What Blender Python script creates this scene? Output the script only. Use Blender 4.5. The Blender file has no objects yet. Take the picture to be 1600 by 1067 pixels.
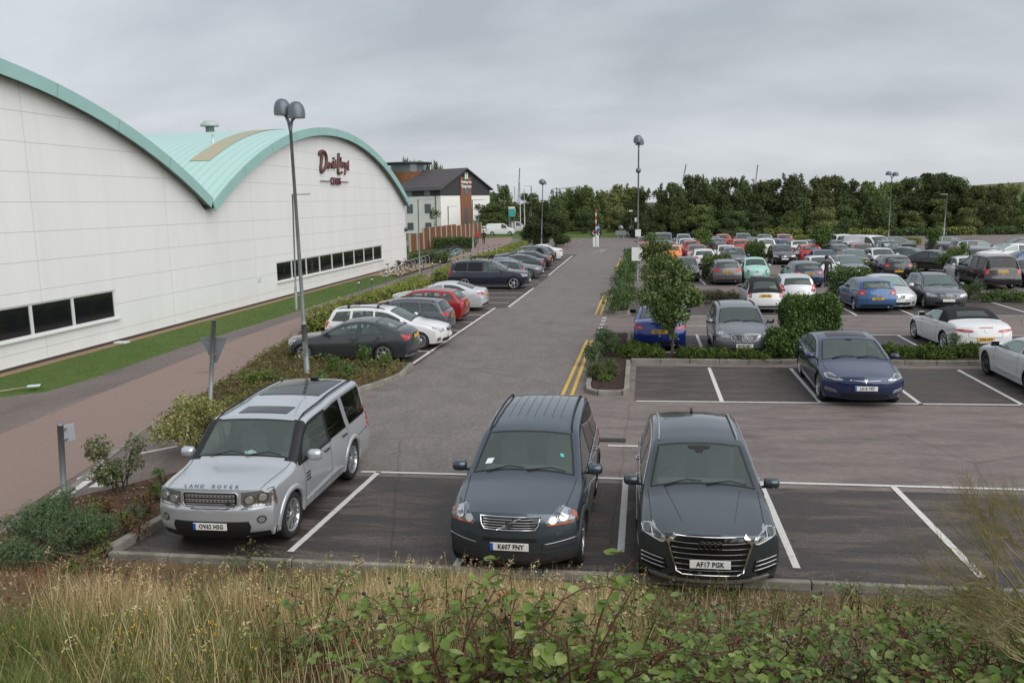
import bpy, bmesh, math, random
import numpy as np
from mathutils import Vector, Matrix
R_ = math.radians
random.seed(7); rng = np.random.default_rng(7)
scene = bpy.context.scene
COL = scene.collection

# ---------------------------------------------------------------- camera
HC = 5.05                                     # eye height above the car park
FPX = 1330.0                                  # focal length in pixels of a 1600 px wide frame
VPX, VPY, ROLL = 1008.0, 314.0, R_(1.2)       # vanishing point of the access road, roll of the hand-held camera
fw = Vector((VPX-800, VPY-533.5, FPX)).normalized()
dn = fw.cross(Vector((math.cos(ROLL), -math.sin(ROLL), 0))).normalized()
if dn.y < 0: dn = -dn
rt = dn.cross(fw)
if rt.x < 0: rt = -rt
RW = Matrix((rt, fw, -dn))                    # camera (right, down, forward) -> world
cam = bpy.data.cameras.new('camera'); camo = bpy.data.objects.new('camera', cam); COL.objects.link(camo)
ax, ay, az = RW.col[0], -RW.col[1], -RW.col[2]
m4 = Matrix.Identity(4)
for i in range(3):
    m4[i][0] = ax[i]; m4[i][1] = ay[i]; m4[i][2] = az[i]
m4[2][3] = HC
camo.matrix_world = m4
cam.sensor_width = 36; cam.lens = FPX/1600*36; cam.clip_end = 4000; cam.clip_start = .05
scene.camera = camo
def ray(px, py): return RW @ Vector((px-800, py-533.5, FPX))
def at(px, py, z=0.0):
    d = ray(px, py); t = (z-HC)/d.z
    return Vector((d.x*t, d.y*t, z))
def atY(px, py, Y):
    d = ray(px, py); t = Y/d.y
    return Vector((d.x*t, Y, HC+d.z*t))

# ---------------------------------------------------------------- world, sun, exposure
SUN_EL, SUN_AZ = R_(37), R_(128)               # high soft sun behind an overcast, from the right and behind the camera
world = bpy.data.worlds.new('World'); scene.world = world; world.use_nodes = True
nt = world.node_tree; N = nt.nodes; L = nt.links; N.clear()
out = N.new('ShaderNodeOutputWorld')
sky = N.new('ShaderNodeTexSky'); sky.sky_type = 'NISHITA'; sky.sun_disc = False
sky.sun_elevation = SUN_EL; sky.sun_rotation = SUN_AZ; sky.air_density = 1.0; sky.dust_density = 3.0
bg = N.new('ShaderNodeBackground'); bg.inputs[1].default_value = 0.08
L.new(sky.outputs[0], bg.inputs[0])
tc = N.new('ShaderNodeTexCoord')
sep = N.new('ShaderNodeSeparateXYZ'); L.new(tc.outputs['Generated'], sep.inputs[0])
ad = N.new('ShaderNodeMath'); ad.operation = 'ADD'; ad.inputs[1].default_value = .42
mxz = N.new('ShaderNodeMath'); mxz.operation = 'MAXIMUM'; mxz.inputs[1].default_value = 0.0
L.new(sep.outputs[2], mxz.inputs[0]); L.new(mxz.outputs[0], ad.inputs[0])
dx = N.new('ShaderNodeMath'); dx.operation = 'DIVIDE'; L.new(sep.outputs[0], dx.inputs[0]); L.new(ad.outputs[0], dx.inputs[1])
dy = N.new('ShaderNodeMath'); dy.operation = 'DIVIDE'; L.new(sep.outputs[1], dy.inputs[0]); L.new(ad.outputs[0], dy.inputs[1])
cb = N.new('ShaderNodeCombineXYZ'); L.new(dx.outputs[0], cb.inputs[0]); L.new(dy.outputs[0], cb.inputs[1])
mp = N.new('ShaderNodeMapping'); mp.inputs['Scale'].default_value = (.9, 1.5, 1); mp.inputs['Rotation'].default_value = (0, 0, .25)
mp.inputs['Location'].default_value = (3.1, 1.7, 0); L.new(cb.outputs[0], mp.inputs[0])
nz = N.new('ShaderNodeTexNoise'); nz.inputs['Scale'].default_value = .95; nz.inputs['Detail'].default_value = 7; nz.inputs['Roughness'].default_value = .54
nz.inputs['Distortion'].default_value = .35
L.new(mp.outputs[0], nz.inputs['Vector'])
nz2 = N.new('ShaderNodeTexNoise'); nz2.inputs['Scale'].default_value = 2.6; nz2.inputs['Detail'].default_value = 6; nz2.inputs['Roughness'].default_value = .5
L.new(mp.outputs[0], nz2.inputs['Vector'])
mxn = N.new('ShaderNodeMix'); mxn.inputs[0].default_value = .36
L.new(nz.outputs[0], mxn.inputs[2]); L.new(nz2.outputs[0], mxn.inputs[3])
cr = N.new('ShaderNodeValToRGB'); e = cr.color_ramp.elements
e[0].position = .37; e[0].color = (.262, .282, .308, 1)
e[1].position = .63; e[1].color = (.415, .434, .458, 1)
k = cr.color_ramp.elements.new(.5); k.color = (.342, .362, .388, 1)
L.new(mxn.outputs[0], cr.inputs[0])
bg2 = N.new('ShaderNodeBackground'); bg2.inputs[1].default_value = 1.0
L.new(cr.outputs[0], bg2.inputs[0])
mxs = N.new('ShaderNodeMixShader'); mxs.inputs[0].default_value = .9
L.new(bg.outputs[0], mxs.inputs[1]); L.new(bg2.outputs[0], mxs.inputs[2]); L.new(mxs.outputs[0], out.inputs[0])
sun = bpy.data.lights.new('sun', 'SUN'); sun.energy = 1.5; sun.angle = R_(80); sun.color = (1, .975, .94)
suno = bpy.data.objects.new('sun', sun); COL.objects.link(suno)
sd = Vector((math.sin(SUN_AZ)*math.cos(SUN_EL), math.cos(SUN_AZ)*math.cos(SUN_EL), math.sin(SUN_EL)))
suno.rotation_euler = sd.to_track_quat('Z', 'Y').to_euler()
scene.view_settings.view_transform = 'Standard'; scene.view_settings.look = 'None'
scene.view_settings.exposure = 0.80; scene.view_settings.gamma = 1.0
scene.cycles.max_bounces = 8; scene.cycles.transparent_max_bounces = 12
scene.cycles.diffuse_bounces = 3; scene.cycles.glossy_bounces = 3
scene.cycles.caustics_reflective = False; scene.cycles.caustics_refractive = False

# ---------------------------------------------------------------- materials
MATS = {}
def mat(name, col=(.5,.5,.5), rough=.5, metal=0.0, spec=.5, coat=0.0, noise=None, bump=0.0, bscale=30.0, ior=1.5, detail=5):
    """noise = (scale, colour2[, low, high]) mixes a second colour through a noise in object space"""
    if name in MATS: return MATS[name]
    m = bpy.data.materials.new(name); m.use_nodes = True; MATS[name] = m
    n, l = m.node_tree.nodes, m.node_tree.links
    b = n['Principled BSDF']
    b.inputs['Base Color'].default_value = (*col, 1); b.inputs['Roughness'].default_value = rough
    b.inputs['Metallic'].default_value = metal; b.inputs['IOR'].default_value = ior
    b.inputs['Specular IOR Level'].default_value = spec; b.inputs['Coat Weight'].default_value = coat; b.inputs['Coat Roughness'].default_value = .04
    if noise or bump:
        t = n.new('ShaderNodeTexCoord')
    if noise:
        a = n.new('ShaderNodeTexNoise'); a.inputs['Scale'].default_value = noise[0]; a.inputs['Detail'].default_value = detail; a.inputs['Roughness'].default_value = .6
        l.new(t.outputs['Object'], a.inputs['Vector'])
        r = n.new('ShaderNodeValToRGB'); r.color_ramp.elements[0].position = noise[2] if len(noise) > 2 else .35
        r.color_ramp.elements[1].position = noise[3] if len(noise) > 3 else .65
        r.color_ramp.elements[0].color = (*col, 1); r.color_ramp.elements[1].color = (*noise[1], 1)
        l.new(a.outputs[0], r.inputs[0]); l.new(r.outputs[0], b.inputs['Base Color'])
    if bump:
        a2 = n.new('ShaderNodeTexNoise'); a2.inputs['Scale'].default_value = bscale; a2.inputs['Detail'].default_value = 4
        l.new(t.outputs['Object'], a2.inputs['Vector'])
        bp = n.new('ShaderNodeBump'); bp.inputs['Strength'].default_value = bump; bp.inputs['Distance'].default_value = .02
        l.new(a2.outputs[0], bp.inputs['Height']); l.new(bp.outputs[0], b.inputs['Normal'])
    return m
def leafmat(name, cols, rough=.5, spec=.35, trans=.25, big=None):
    """leaf colours vary from leaf to leaf (random per mesh island)"""
    if name in MATS: return MATS[name]
    m = bpy.data.materials.new(name); m.use_nodes = True; MATS[name] = m
    n, l = m.node_tree.nodes, m.node_tree.links
    b = n['Principled BSDF']; b.inputs['Roughness'].default_value = rough; b.inputs['Specular IOR Level'].default_value = spec
    g = n.new('ShaderNodeNewGeometry'); r = n.new('ShaderNodeValToRGB')
    els = r.color_ramp.elements
    while len(els) < len(cols): els.new(.5)
    for i, c in enumerate(cols):
        els[i].position = i/(len(cols)-1); els[i].color = (*c, 1)
    l.new(g.outputs['Random Per Island'], r.inputs[0])
    col = r.outputs[0]
    if big:
        t = n.new('ShaderNodeTexCoord'); a = n.new('ShaderNodeTexNoise'); a.inputs['Scale'].default_value = big[0]; a.inputs['Detail'].default_value = 3
        l.new(t.outputs['Object'], a.inputs['Vector'])
        r2 = n.new('ShaderNodeValToRGB'); r2.color_ramp.elements[0].position = .42; r2.color_ramp.elements[1].position = .62
        l.new(a.outputs[0], r2.inputs[0])
        mx = n.new('ShaderNodeMix'); mx.data_type = 'RGBA'; mx.inputs[7].default_value = (*big[1], 1)
        mm = n.new('ShaderNodeMath'); mm.operation = 'MULTIPLY'; mm.inputs[1].default_value = big[2]
        l.new(r2.outputs[0], mm.inputs[0]); l.new(mm.outputs[0], mx.inputs[0]); l.new(col, mx.inputs[6]); col = mx.outputs[2]
    l.new(col, b.inputs['Base Color'])
    if trans:
        tr = n.new('ShaderNodeBsdfTranslucent'); l.new(col, tr.inputs[0])
        ms = n.new('ShaderNodeMixShader'); ms.inputs[0].default_value = trans
        o = n['Material Output']; l.new(b.outputs[0], ms.inputs[1]); l.new(tr.outputs[0], ms.inputs[2]); l.new(ms.outputs[0], o.inputs[0])
    return m
def glassmat(name, tint, haze, hazecol, spec=1.0):
    if name in MATS: return MATS[name]
    m = bpy.data.materials.new(name); m.use_nodes = True; MATS[name] = m
    n, l = m.node_tree.nodes, m.node_tree.links
    for x in list(n):
        if x.type == 'BSDF_PRINCIPLED': n.remove(x)
    o = n['Material Output']
    t = n.new('ShaderNodeBsdfTransparent'); t.inputs[0].default_value = (*tint, 1)
    d = n.new('ShaderNodeBsdfDiffuse'); d.inputs[0].default_value = (*hazecol, 1)
    a = n.new('ShaderNodeMixShader'); a.inputs[0].default_value = haze
    l.new(t.outputs[0], a.inputs[1]); l.new(d.outputs[0], a.inputs[2])
    g = n.new('ShaderNodeBsdfGlossy'); g.inputs['Roughness'].default_value = .015; g.inputs[0].default_value = (1, 1, 1, 1)
    ge = n.new('ShaderNodeNewGeometry'); dt = n.new('ShaderNodeVectorMath'); dt.operation = 'DOT_PRODUCT'
    l.new(ge.outputs['Normal'], dt.inputs[0]); l.new(ge.outputs['Incoming'], dt.inputs[1])
    def M2(op, v, x, second=False):
        q = n.new('ShaderNodeMath'); q.operation = op; q.use_clamp = op == 'ADD'
        l.new(x, q.inputs[1 if second else 0])
        if v is not None: q.inputs[0 if second else 1].default_value = v
        return q.outputs[0]
    c5 = M2('POWER', 5.0, M2('SUBTRACT', 1.0, M2('ABSOLUTE', None, dt.outputs['Value']), True))
    mm = n.new('ShaderNodeMath'); mm.operation = 'MULTIPLY_ADD'; mm.use_clamp = True
    l.new(c5, mm.inputs[0]); mm.inputs[1].default_value = 1-.045*spec; mm.inputs[2].default_value = .045*spec
    b = n.new('ShaderNodeMixShader'); l.new(mm.outputs[0], b.inputs[0]); l.new(a.outputs[0], b.inputs[1]); l.new(g.outputs[0], b.inputs[2])
    l.new(b.outputs[0], o.inputs[0])
    return m

# ---------------------------------------------------------------- mesh helpers
def tag(o, label=None, cat=None, group=None, kind=None):
    if label: o['label'] = label
    if cat: o['category'] = cat
    if group: o['group'] = group
    if kind: o['kind'] = kind
    return o
def thing(name, label, cat, loc=(0,0,0), rz=0.0, group=None):
    o = bpy.data.objects.new(name, None); COL.objects.link(o); o.empty_display_size = .2
    o.location = loc; o.rotation_euler = (0, 0, rz)
    return tag(o, label, cat, group)
def link(name, me, parent=None):
    o = bpy.data.objects.new(name, me); COL.objects.link(o)
    if parent: o.parent = parent
    return o
def copy_tree(o, parent=None):
    c = o.copy(); COL.objects.link(c)
    c.parent = parent
    for ch in KIDS.get(o.name, []) or list(o.children):
        copy_tree(ch, c)
    return c
KIDS = {}
class MB:
    def __init__(s): s.v = []; s.f = []; s.m = []; s.sm = []
    def add(s, vs, fs, mi=0, smooth=False):
        o = len(s.v); s.v += [tuple(v) for v in vs]
        for f in fs:
            s.f.append(tuple(i+o for i in f)); s.m.append(mi); s.sm.append(smooth)
    def box(s, c, d, mi=0, rz=0.0, bev=0.0, taper=None):
        x, y, z = d[0]/2, d[1]/2, d[2]/2
        b = min(bev, x*.9, y*.9, z*.9)
        cz, sz = math.cos(rz), math.sin(rz)
        def T(p, k=1):
            return (c[0]+p[0]*cz-p[1]*sz, c[1]+p[0]*sz+p[1]*cz, c[2]+p[2])
        if b <= 0:
            vs = [(i*x, j*y, k*z) for k in (-1,1) for j in (-1,1) for i in (-1,1)]
            if taper: vs = [(p[0]*(taper if p[2] > 0 else 1), p[1]*(taper if p[2] > 0 else 1), p[2]) for p in vs]
            s.add([T(p) for p in vs], [(0,2,3,1),(4,5,7,6),(0,1,5,4),(2,6,7,3),(0,4,6,2),(1,3,7,5)], mi)
        else:
            bm = bmesh.new(); bmesh.ops.create_cube(bm, size=1)
            for v in bm.verts: v.co = Vector((v.co.x*d[0], v.co.y*d[1], v.co.z*d[2]))
            bmesh.ops.bevel(bm, geom=list(bm.edges), offset=b, segments=2, affect='EDGES', profile=.5)
            bm.verts.index_update()
            s.add([T(v.co) for v in bm.verts], [[v.index for v in f.verts] for f in bm.faces], mi); bm.free()
    def tube(s, pts, r, n=8, mi=0, cap=True, smooth=True):
        pts = [Vector(p) for p in pts]; k = len(pts)
        rs = list(r) if isinstance(r, (list, tuple)) else [r]*k
        vs = []; up = None
        for i, p in enumerate(pts):
            d = (pts[min(i+1, k-1)]-pts[max(i-1, 0)])
            if d.length < 1e-9: d = Vector((0,0,1))
            d.normalize()
            if up is None:
                up = Vector((0,0,1)) if abs(d.z) < .9 else Vector((1,0,0))
            a = d.cross(up)
            if a.length < 1e-6: a = d.cross(Vector((0,1,0)))
            a.normalize(); b = d.cross(a); up = -b if False else a.cross(d)
            for j in range(n):
                t = 2*math.pi*j/n
                vs.append(p+(a*math.cos(t)+b*math.sin(t))*rs[i])
        fs = []
        for i in range(k-1):
            for j in range(n):
                fs.append((i*n+j, i*n+(j+1)%n, (i+1)*n+(j+1)%n, (i+1)*n+j))
        s.add(vs, fs, mi, smooth)
        if cap:
            o = len(s.v)-k*n
            s.f.append(tuple(o+j for j in range(n))); s.m.append(mi); s.sm.append(False)
            s.f.append(tuple(o+(k-1)*n+j for j in reversed(range(n)))); s.m.append(mi); s.sm.append(False)
    def lathe(s, prof, n=24, mi=0, M=None, smooth=True):
        """prof = (radius, height) pairs about local z"""
        vs = []
        for r, z in prof:
            for j in range(n):
                t = 2*math.pi*j/n; p = Vector((r*math.cos(t), r*math.sin(t), z))
                vs.append(M @ p if M else p)
        k = len(prof)
        s.add(vs, [(i*n+j, i*n+(j+1)%n, (i+1)*n+(j+1)%n, (i+1)*n+j) for i in range(k-1) for j in range(n)], mi, smooth)
    def poly(s, pts, z0, z1, mi=0):
        """vertical prism over a plan polygon"""
        n = len(pts)
        a = sum(pts[i][0]*pts[(i+1)%n][1]-pts[(i+1)%n][0]*pts[i][1] for i in range(n))
        if a < 0: pts = list(reversed(pts))
        vs = [(p[0], p[1], z0) for p in pts]+[(p[0], p[1], z1) for p in pts]
        s.add(vs, [tuple(range(n-1,-1,-1)), tuple(range(n, 2*n))]+[(i, (i+1)%n, n+(i+1)%n, n+i) for i in range(n)], mi)
    def mesh(s, name, mats):
        me = bpy.data.meshes.new(name); me.from_pydata(s.v, [], s.f)
        for m in mats: me.materials.append(m)
        if s.f:
            me.polygons.foreach_set('material_index', s.m); me.polygons.foreach_set('use_smooth', s.sm)
        me.update(); return me
    def build(s, name, mats, parent=None, loc=None):
        if not isinstance(mats, (list, tuple)): mats = [mats]
        o = link(name, s.mesh(name, mats), parent)
        if loc: o.location = loc
        return o
def npmesh(name, V, F4, mats, midx=None, smooth=False):
    """numpy verts (n,3) and quads (m,4) -> mesh"""
    me = bpy.data.meshes.new(name)
    V = np.asarray(V, np.float32); F4 = np.asarray(F4, np.int32); k = F4.shape[1]
    me.vertices.add(len(V)); me.vertices.foreach_set('co', V.ravel())
    me.loops.add(F4.size); me.loops.foreach_set('vertex_index', F4.ravel())
    me.polygons.add(len(F4)); me.polygons.foreach_set('loop_start', np.arange(0, F4.size, k, dtype=np.int32))
    for m in mats: me.materials.append(m)
    if midx is not None: me.polygons.foreach_set('material_index', np.asarray(midx, np.int32))
    if smooth: me.polygons.foreach_set('use_smooth', np.ones(len(F4), bool))
    me.update(calc_edges=True); me.validate(); return me
def sheet(name, pts, z, m, label=None, kind='structure'):
    me = bpy.data.meshes.new(name); me.from_pydata([(p[0], p[1], z) for p in pts], [], [tuple(range(len(pts)))])
    a = sum(pts[i][0]*pts[(i+1)%len(pts)][1]-pts[(i+1)%len(pts)][0]*pts[i][1] for i in range(len(pts)))
    if a < 0: me.flip_normals()
    me.materials.append(m); o = link(name, me); o['kind'] = kind
    if label: o['label'] = label
    return o
def text_mesh(txt, size, ext=.004, mats=None, sx=1.0, bold=0.0, align='CENTER', space=1.0):
    cu = bpy.data.curves.new('lettering', 'FONT'); cu.body = txt; cu.size = size; cu.extrude = ext; cu.align_x = align; cu.align_y = 'CENTER'
    cu.offset = bold; cu.resolution_u = 2; cu.space_character = space
    o = bpy.data.objects.new('lettering', cu); COL.objects.link(o)
    bpy.context.view_layer.update()
    me = bpy.data.meshes.new_from_object(o.evaluated_get(bpy.context.evaluated_depsgraph_get()))
    bpy.data.objects.remove(o); bpy.data.curves.remove(cu)
    if sx != 1:
        for v in me.vertices: v.co.x *= sx
    me.materials.clear()
    for m in (mats or []): me.materials.append(m)
    return me
def sm(x, a, b):
    t = min(max((x-a)/(b-a), 0), 1); return t*t*(3-2*t)
TRIM = mat('black_trim', (.012,.012,.013), .55)
RUBBER = mat('tyre_rubber', (.018,.018,.018), .85)
SATIN = mat('satin_silver', (.5,.51,.53), .35, .8)
PI_ = math.pi
def chaikin(p, n=2):
    p = [Vector(q) for q in p]
    for _ in range(n):
        q = [p[0]]
        for a, b in zip(p[:-1], p[1:]):
            q += [a*.78+b*.22, a*.22+b*.78]
        q.append(p[-1]); p = q
    return p
# ================================================================ GROUND
def asphalt(name, base, dark, light, dampscale=.35, stretch=(1,1,1), lo=.45, hi=.62, speck=.5, rough=(.55,.9), grain=1.0):
    m = bpy.data.materials.new(name); m.use_nodes = True
    n, l = m.node_tree.nodes, m.node_tree.links; b = n['Principled BSDF']
    t = n.new('ShaderNodeTexCoord'); mp = n.new('ShaderNodeMapping'); mp.inputs['Scale'].default_value = stretch
    l.new(t.outputs['Object'], mp.inputs[0])
    def noise(sc, det, v, ro=.6, dist=0):
        a = n.new('ShaderNodeTexNoise'); a.inputs['Scale'].default_value = sc; a.inputs['Detail'].default_value = det; a.inputs['Roughness'].default_value = ro; a.inputs['Distortion'].default_value = dist
        l.new(v, a.inputs['Vector']); return a.outputs[0]
    def ramp(x, p0, p1, c0=(0,0,0), c1=(1,1,1)):
        r = n.new('ShaderNodeValToRGB'); r.color_ramp.elements[0].position = p0; r.color_ramp.elements[1].position = p1
        r.color_ramp.elements[0].color = (*c0, 1); r.color_ramp.elements[1].color = (*c1, 1); l.new(x, r.inputs[0]); return r.outputs[0]
    def mix(f, a, c, mode='MIX'):
        x = n.new('ShaderNodeMix'); x.data_type = 'RGBA'; x.blend_type = mode
        for s_, v in ((0, f), (6, a), (7, c)):
            if isinstance(v, (int, float)): x.inputs[s_].default_value = v
            elif isinstance(v, tuple): x.inputs[s_].default_value = (*v, 1)
            else: l.new(v, x.inputs[s_])
        return x.outputs[2]
    damp = ramp(noise(dampscale, 9, mp.outputs[0], .68, .3), lo, hi)
    c = mix(damp, dark, base)
    big = ramp(noise(.09, 4, t.outputs['Object']), .35, .7)
    c = mix(.30, c, mix(big, base, light))
    sp = ramp(noise(9, 8, mp.outputs[0], .75), .40, .60, (.82,.82,.82), (1.10,1.10,1.10)); c = mix(grain, c, sp, 'MULTIPLY')
    fine = ramp(noise(38, 4, t.outputs['Object'], .85), .33, .68, (1-speck,)*3, (1+speck*.5,)*3)
    c = mix(1.0, c, fine, 'MULTIPLY')
    crk = n.new('ShaderNodeTexVoronoi'); crk.feature = 'DISTANCE_TO_EDGE'; crk.inputs['Scale'].default_value = .16
    wv = n.new('ShaderNodeMix'); wv.data_type = 'VECTOR'; wv.inputs[0].default_value = .12
    nzz = n.new('ShaderNodeTexNoise'); nzz.inputs['Scale'].default_value = 1.2; nzz.inputs['Detail'].default_value = 6; l.new(t.outputs['Object'], nzz.inputs['Vector'])
    l.new(t.outputs['Object'], wv.inputs[4]); l.new(nzz.outputs[1], wv.inputs[5]); l.new(wv.outputs[1], crk.inputs['Vector'])
    ck = ramp(crk.outputs[0], .0015, .004, (.72,.72,.72), (1,1,1)); c = mix(1.0, c, ck, 'MULTIPLY')
    oil = n.new('ShaderNodeTexVoronoi'); oil.inputs['Scale'].default_value = .42; ov = n.new('ShaderNodeMix'); ov.data_type = 'VECTOR'; ov.inputs[0].default_value = .25
    l.new(t.outputs['Object'], ov.inputs[4]); l.new(nzz.outputs[1], ov.inputs[5]); l.new(ov.outputs[1], oil.inputs['Vector'])
    c = mix(1.0, c, ramp(oil.outputs['Distance'], .03, .12, (.72,.72,.72), (1,1,1)), 'MULTIPLY')
    l.new(c, b.inputs['Base Color'])
    rr = n.new('ShaderNodeMapRange'); rr.inputs[3].default_value = rough[0]; rr.inputs[4].default_value = rough[1]; l.new(damp, rr.inputs[0]); l.new(rr.outputs[0], b.inputs['Roughness'])
    bp = n.new('ShaderNodeBump'); bp.inputs['Strength'].default_value = .35; bp.inputs['Distance'].default_value = .01; l.new(noise(70, 3, t.outputs['Object']), bp.inputs['Height']); l.new(bp.outputs[0], b.inputs['Normal'])
    b.inputs['Specular IOR Level'].default_value = .35
    return m
A_LOT = asphalt('asphalt_aisle', (0.243,0.201,0.184), (0.112,0.092,0.084), (0.295,0.249,0.227), 1.2, (.45,1.5,1), .36, .56)
A_ROAD = asphalt('asphalt_road', (0.230,0.204,0.187), (0.140,0.127,0.117), (0.298,0.268,0.246), 1.2, (1.2,.6,1), .36, .58)
A_BAY = asphalt('asphalt_bay', (0.119,0.098,0.087), (0.048,0.040,0.036), (0.158,0.132,0.119), 1.5, (.40,1.7,1), .45, .56)
A_BAYN = asphalt('asphalt_bay_dark', (0.136,0.114,0.103), (0.033,0.027,0.026), (0.177,0.147,0.133), 1.3, (.42,1.7,1), .475, .56, .6)
A_PATH = asphalt('path_pink', (.275,.200,.174), (.172,.124,.109), (.305,.224,.197), .30, (1,.7,1), .28, .38, .3, grain=.3)
A_FOOT = asphalt('footway', (0.213,0.174,0.159), (0.109,0.090,0.083), (0.230,0.193,0.178), .30, (1.6,.35,1), .40, .54)
SOIL = mat('soil', (.125,.072,.046), .95, 0, .2, 0, (3.0, (.045,.030,.020), .35, .7), .6, 25)
LITTER = mat('leaf_litter', (.17,.10,.055), .95, 0, .2, 0, (6.0, (.05,.045,.022), .35, .65), .7, 40)
MULCH = mat('bark_mulch', (.075,.048,.042), .95, 0, .2, 0, (14.0, (.02,.013,.012), .4, .65), .9, 60)
LAWN = mat('lawn', (.08,.135,.034), .95, 0, .1, 0, (.8, (.115,.15,.05), .4, .7), .5, 80)
FIELD = mat('far_ground', (.07,.085,.03), .95, 0, .1, 0, (.05, (.10,.10,.045), .4, .7))
GRAVEL = mat('gravel', (.36,.25,.16), .95, 0, .2, 0, (20, (.22,.15,.10), .4, .6), .6, 60)
CONC = mat('kerb_concrete', (.28,.262,.228), .9, 0, .3, 0, (3.5, (.17,.165,.135), .4, .66), .4, 60)
PAINTW = mat('road_paint_white', (.66,.65,.62), .7, 0, .4, 0, (9, (.48,.47,.44), .50, .74))
PAINTWW = mat('road_paint_worn', (.50,.49,.47), .7, 0, .4, 0, (7, (.22,.21,.20), .46, .62))
PAINTY = mat('road_paint_yellow', (.60,.40,.075), .7, 0, .4, 0, (8, (.42,.29,.07), .45, .7))

sheet('far_ground', [(-1500,-300),(1500,-300),(1500,2500),(-1500,2500)], -.06, FIELD)
sheet('car_park', [(-12.4,10.3),(60,10.3),(60,115.5),(3,115.5),(3,112),(-12.4,112)], 0, A_LOT)
sheet('access_road', [(-7.7,15.3),(-.9,15.3),(-1.6,17),(-2.25,20),(-2.2,112),(-7.0,112),(-7.1,19.5)], .004, A_ROAD)
sheet('cross_road', [(-60,105),(-7,105),(-7,104),(3,104),(3,122),(-60,122)], .006, A_LOT)
def P2(px, py): v = at(px, py); return (v.x, v.y)
sheet('parking_bay', [(-7.8,10.6),(30,10.6),(30,14.95),(-7.8,14.95)], .005, A_BAYN)
sheet('parking_bay', [(-.25,21.5),(40,21.5),(40,26.2),(-.25,26.2)], .005, A_BAY)
sheet('parking_bay', [(-.4,27.2),(45,27.2),(45,32.6),(-.4,32.6)], .005, A_BAY)
sheet('parking_bay', [(-.6,37.9),(50,37.9),(50,44.4),(-.6,44.4)], .005, A_BAY)
sheet('parking_bay', [(1.5,51.6),(50,51.6),(50,56.3),(1.5,56.3)], .005, A_BAY)
sheet('parking_bay', [(-12.2,26.0),(-7.25,26.0),(-7.2,41),(-6.6,41),(-6.6,84),(-12.2,84)], .006, A_BAY)
# path, footway, lawn along the club building
def xpink(y): return -10.5-(y-11.9)*.165
sheet('cycle_path', [(xpink(6)-1,4),(xpink(12.2),12.2),(xpink(32),32.0),(-14.1,36),(-14.2,120),(-16.2,120),(-16.1,45),(-16.0,36),(-15.9,32),(-15.65,28),(-15.1,20.5),(-14.75,16.9),(-14.1,4)], .010, A_PATH)
sheet('footway', [(-14.0,4),(-14.7,16.9),(-15.0,20.5),(-15.55,28),(-15.8,32),(-15.9,36),(-16.0,45),(-16.1,120),(-17.9,120),(-17.2,60),(-17.0,38.5),(-17.1,30.2),(-16.8,23.5),(-16.95,21.5),(-17.7,20.8),(-18.2,20.4),(-18.4,4)], .008, A_FOOT)
sheet('lawn', [(-18.2,20.4),(-17.7,20.8),(-16.95,21.5),(-16.8,23.5),(-17.1,30.2),(-17.0,38.5),(-17.2,58),(-18.4,60.5),(-20.0,60.5),(-20.0,4),(-18.5,4)], .006, LAWN)
sheet('gravel_strip', [(-20.5,4),(-19.95,4),(-19.95,60),(-17.9,61.5),(-17.0,90),(-20.5,90)], .012, GRAVEL)
# markings
def marks(name, segs, w, z, m, lab=None):
    mb = MB()
    for s in segs:
        (x0, y0), (x1, y1) = s[0], s[1]; ww = s[2] if len(s) > 2 else w
        dx_, dy_ = x1-x0, y1-y0; l = math.hypot(dx_, dy_); nx, ny = -dy_/l*ww/2, dx_/l*ww/2
        k = max(1, int(l/1.2)); V = []
        for i in range(k+1):
            q = i/k; j = 1+random.uniform(-.06,.06)
            V += [(x0+dx_*q+nx*j, y0+dy_*q+ny*j, z), (x0+dx_*q-nx*j, y0+dy_*q-ny*j, z)]
        mb.add(V, [(2*i, 2*i+1, 2*i+3, 2*i+2) for i in range(k)])
    o = mb.build(name, m); o['kind'] = 'structure'
    bm = bmesh.new(); bm.from_mesh(o.data); bmesh.ops.recalc_face_normals(bm, faces=bm.faces)
    if bm.faces and sum(f.normal.z for f in bm.faces) < 0: bmesh.ops.reverse_faces(bm, faces=bm.faces)
    bm.to_mesh(o.data); bm.free()
    return o
S = []
yl = 15.2
S += [((-5.4,yl-.02),(2.6,yl+.03)),((2.6,yl+.03),(30,yl+.1))]
for x0, x1, yb in ((-5.05,-5.2,11.35),(-2.55,-2.62,11.1),(-.33,-.33,11.85),(2.07,2.09,11.55),(4.33,4.46,11.5),(6.7,6.85,11.5),(9.1,9.25,11.5)):
    S.append(((x0,yl),(x1,yb),.105))
S += [((-.2,21.46),(9.1,21.64)),((9.1,21.64),(40,22.2))]
for x in (1.94,4.33,6.68,9.02,11.4,13.8,16.2): S.append(((x+.0,21.55),(x-.0,26.0),.10))
S += [((-.4,32.55),(45,32.7))]
for x in (1.95,4.35,6.75,9.15,11.55,13.95,16.35,18.75): S.append(((x,32.55),(x,27.9),.10))
S += [((1.0,37.95),(45,38.15))]
for x in (1.9,4.3,6.7,9.0,11.3,13.7,16.1,18.5,20.9): S.append(((x,38.0),(x,43.9),.10))
S += [((2,52.2),(50,52.4))]
for x in (3.6,6.0,8.3,10.7,13.1,15.5,17.9,20.3,22.7): S.append(((x,52.3),(x-.1,56.0),.10))
S += [((-.1,34.9),(2.9,34.9),.09)]
S += [((-7.42,26.1),(-7.27,41.0),.12),((-6.66,41.3),(-6.62,50.8),.12),((-6.7,59.5),(-6.85,81.5),.12)]
for k in range(24): S.append(((-7.35 if 26+2.42*k < 41 else -6.9, 26.2+2.42*k),(-12.1,26.2+2.42*k),.09))
S += [((-.75,17.35),(.35,17.35),.10)]
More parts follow.
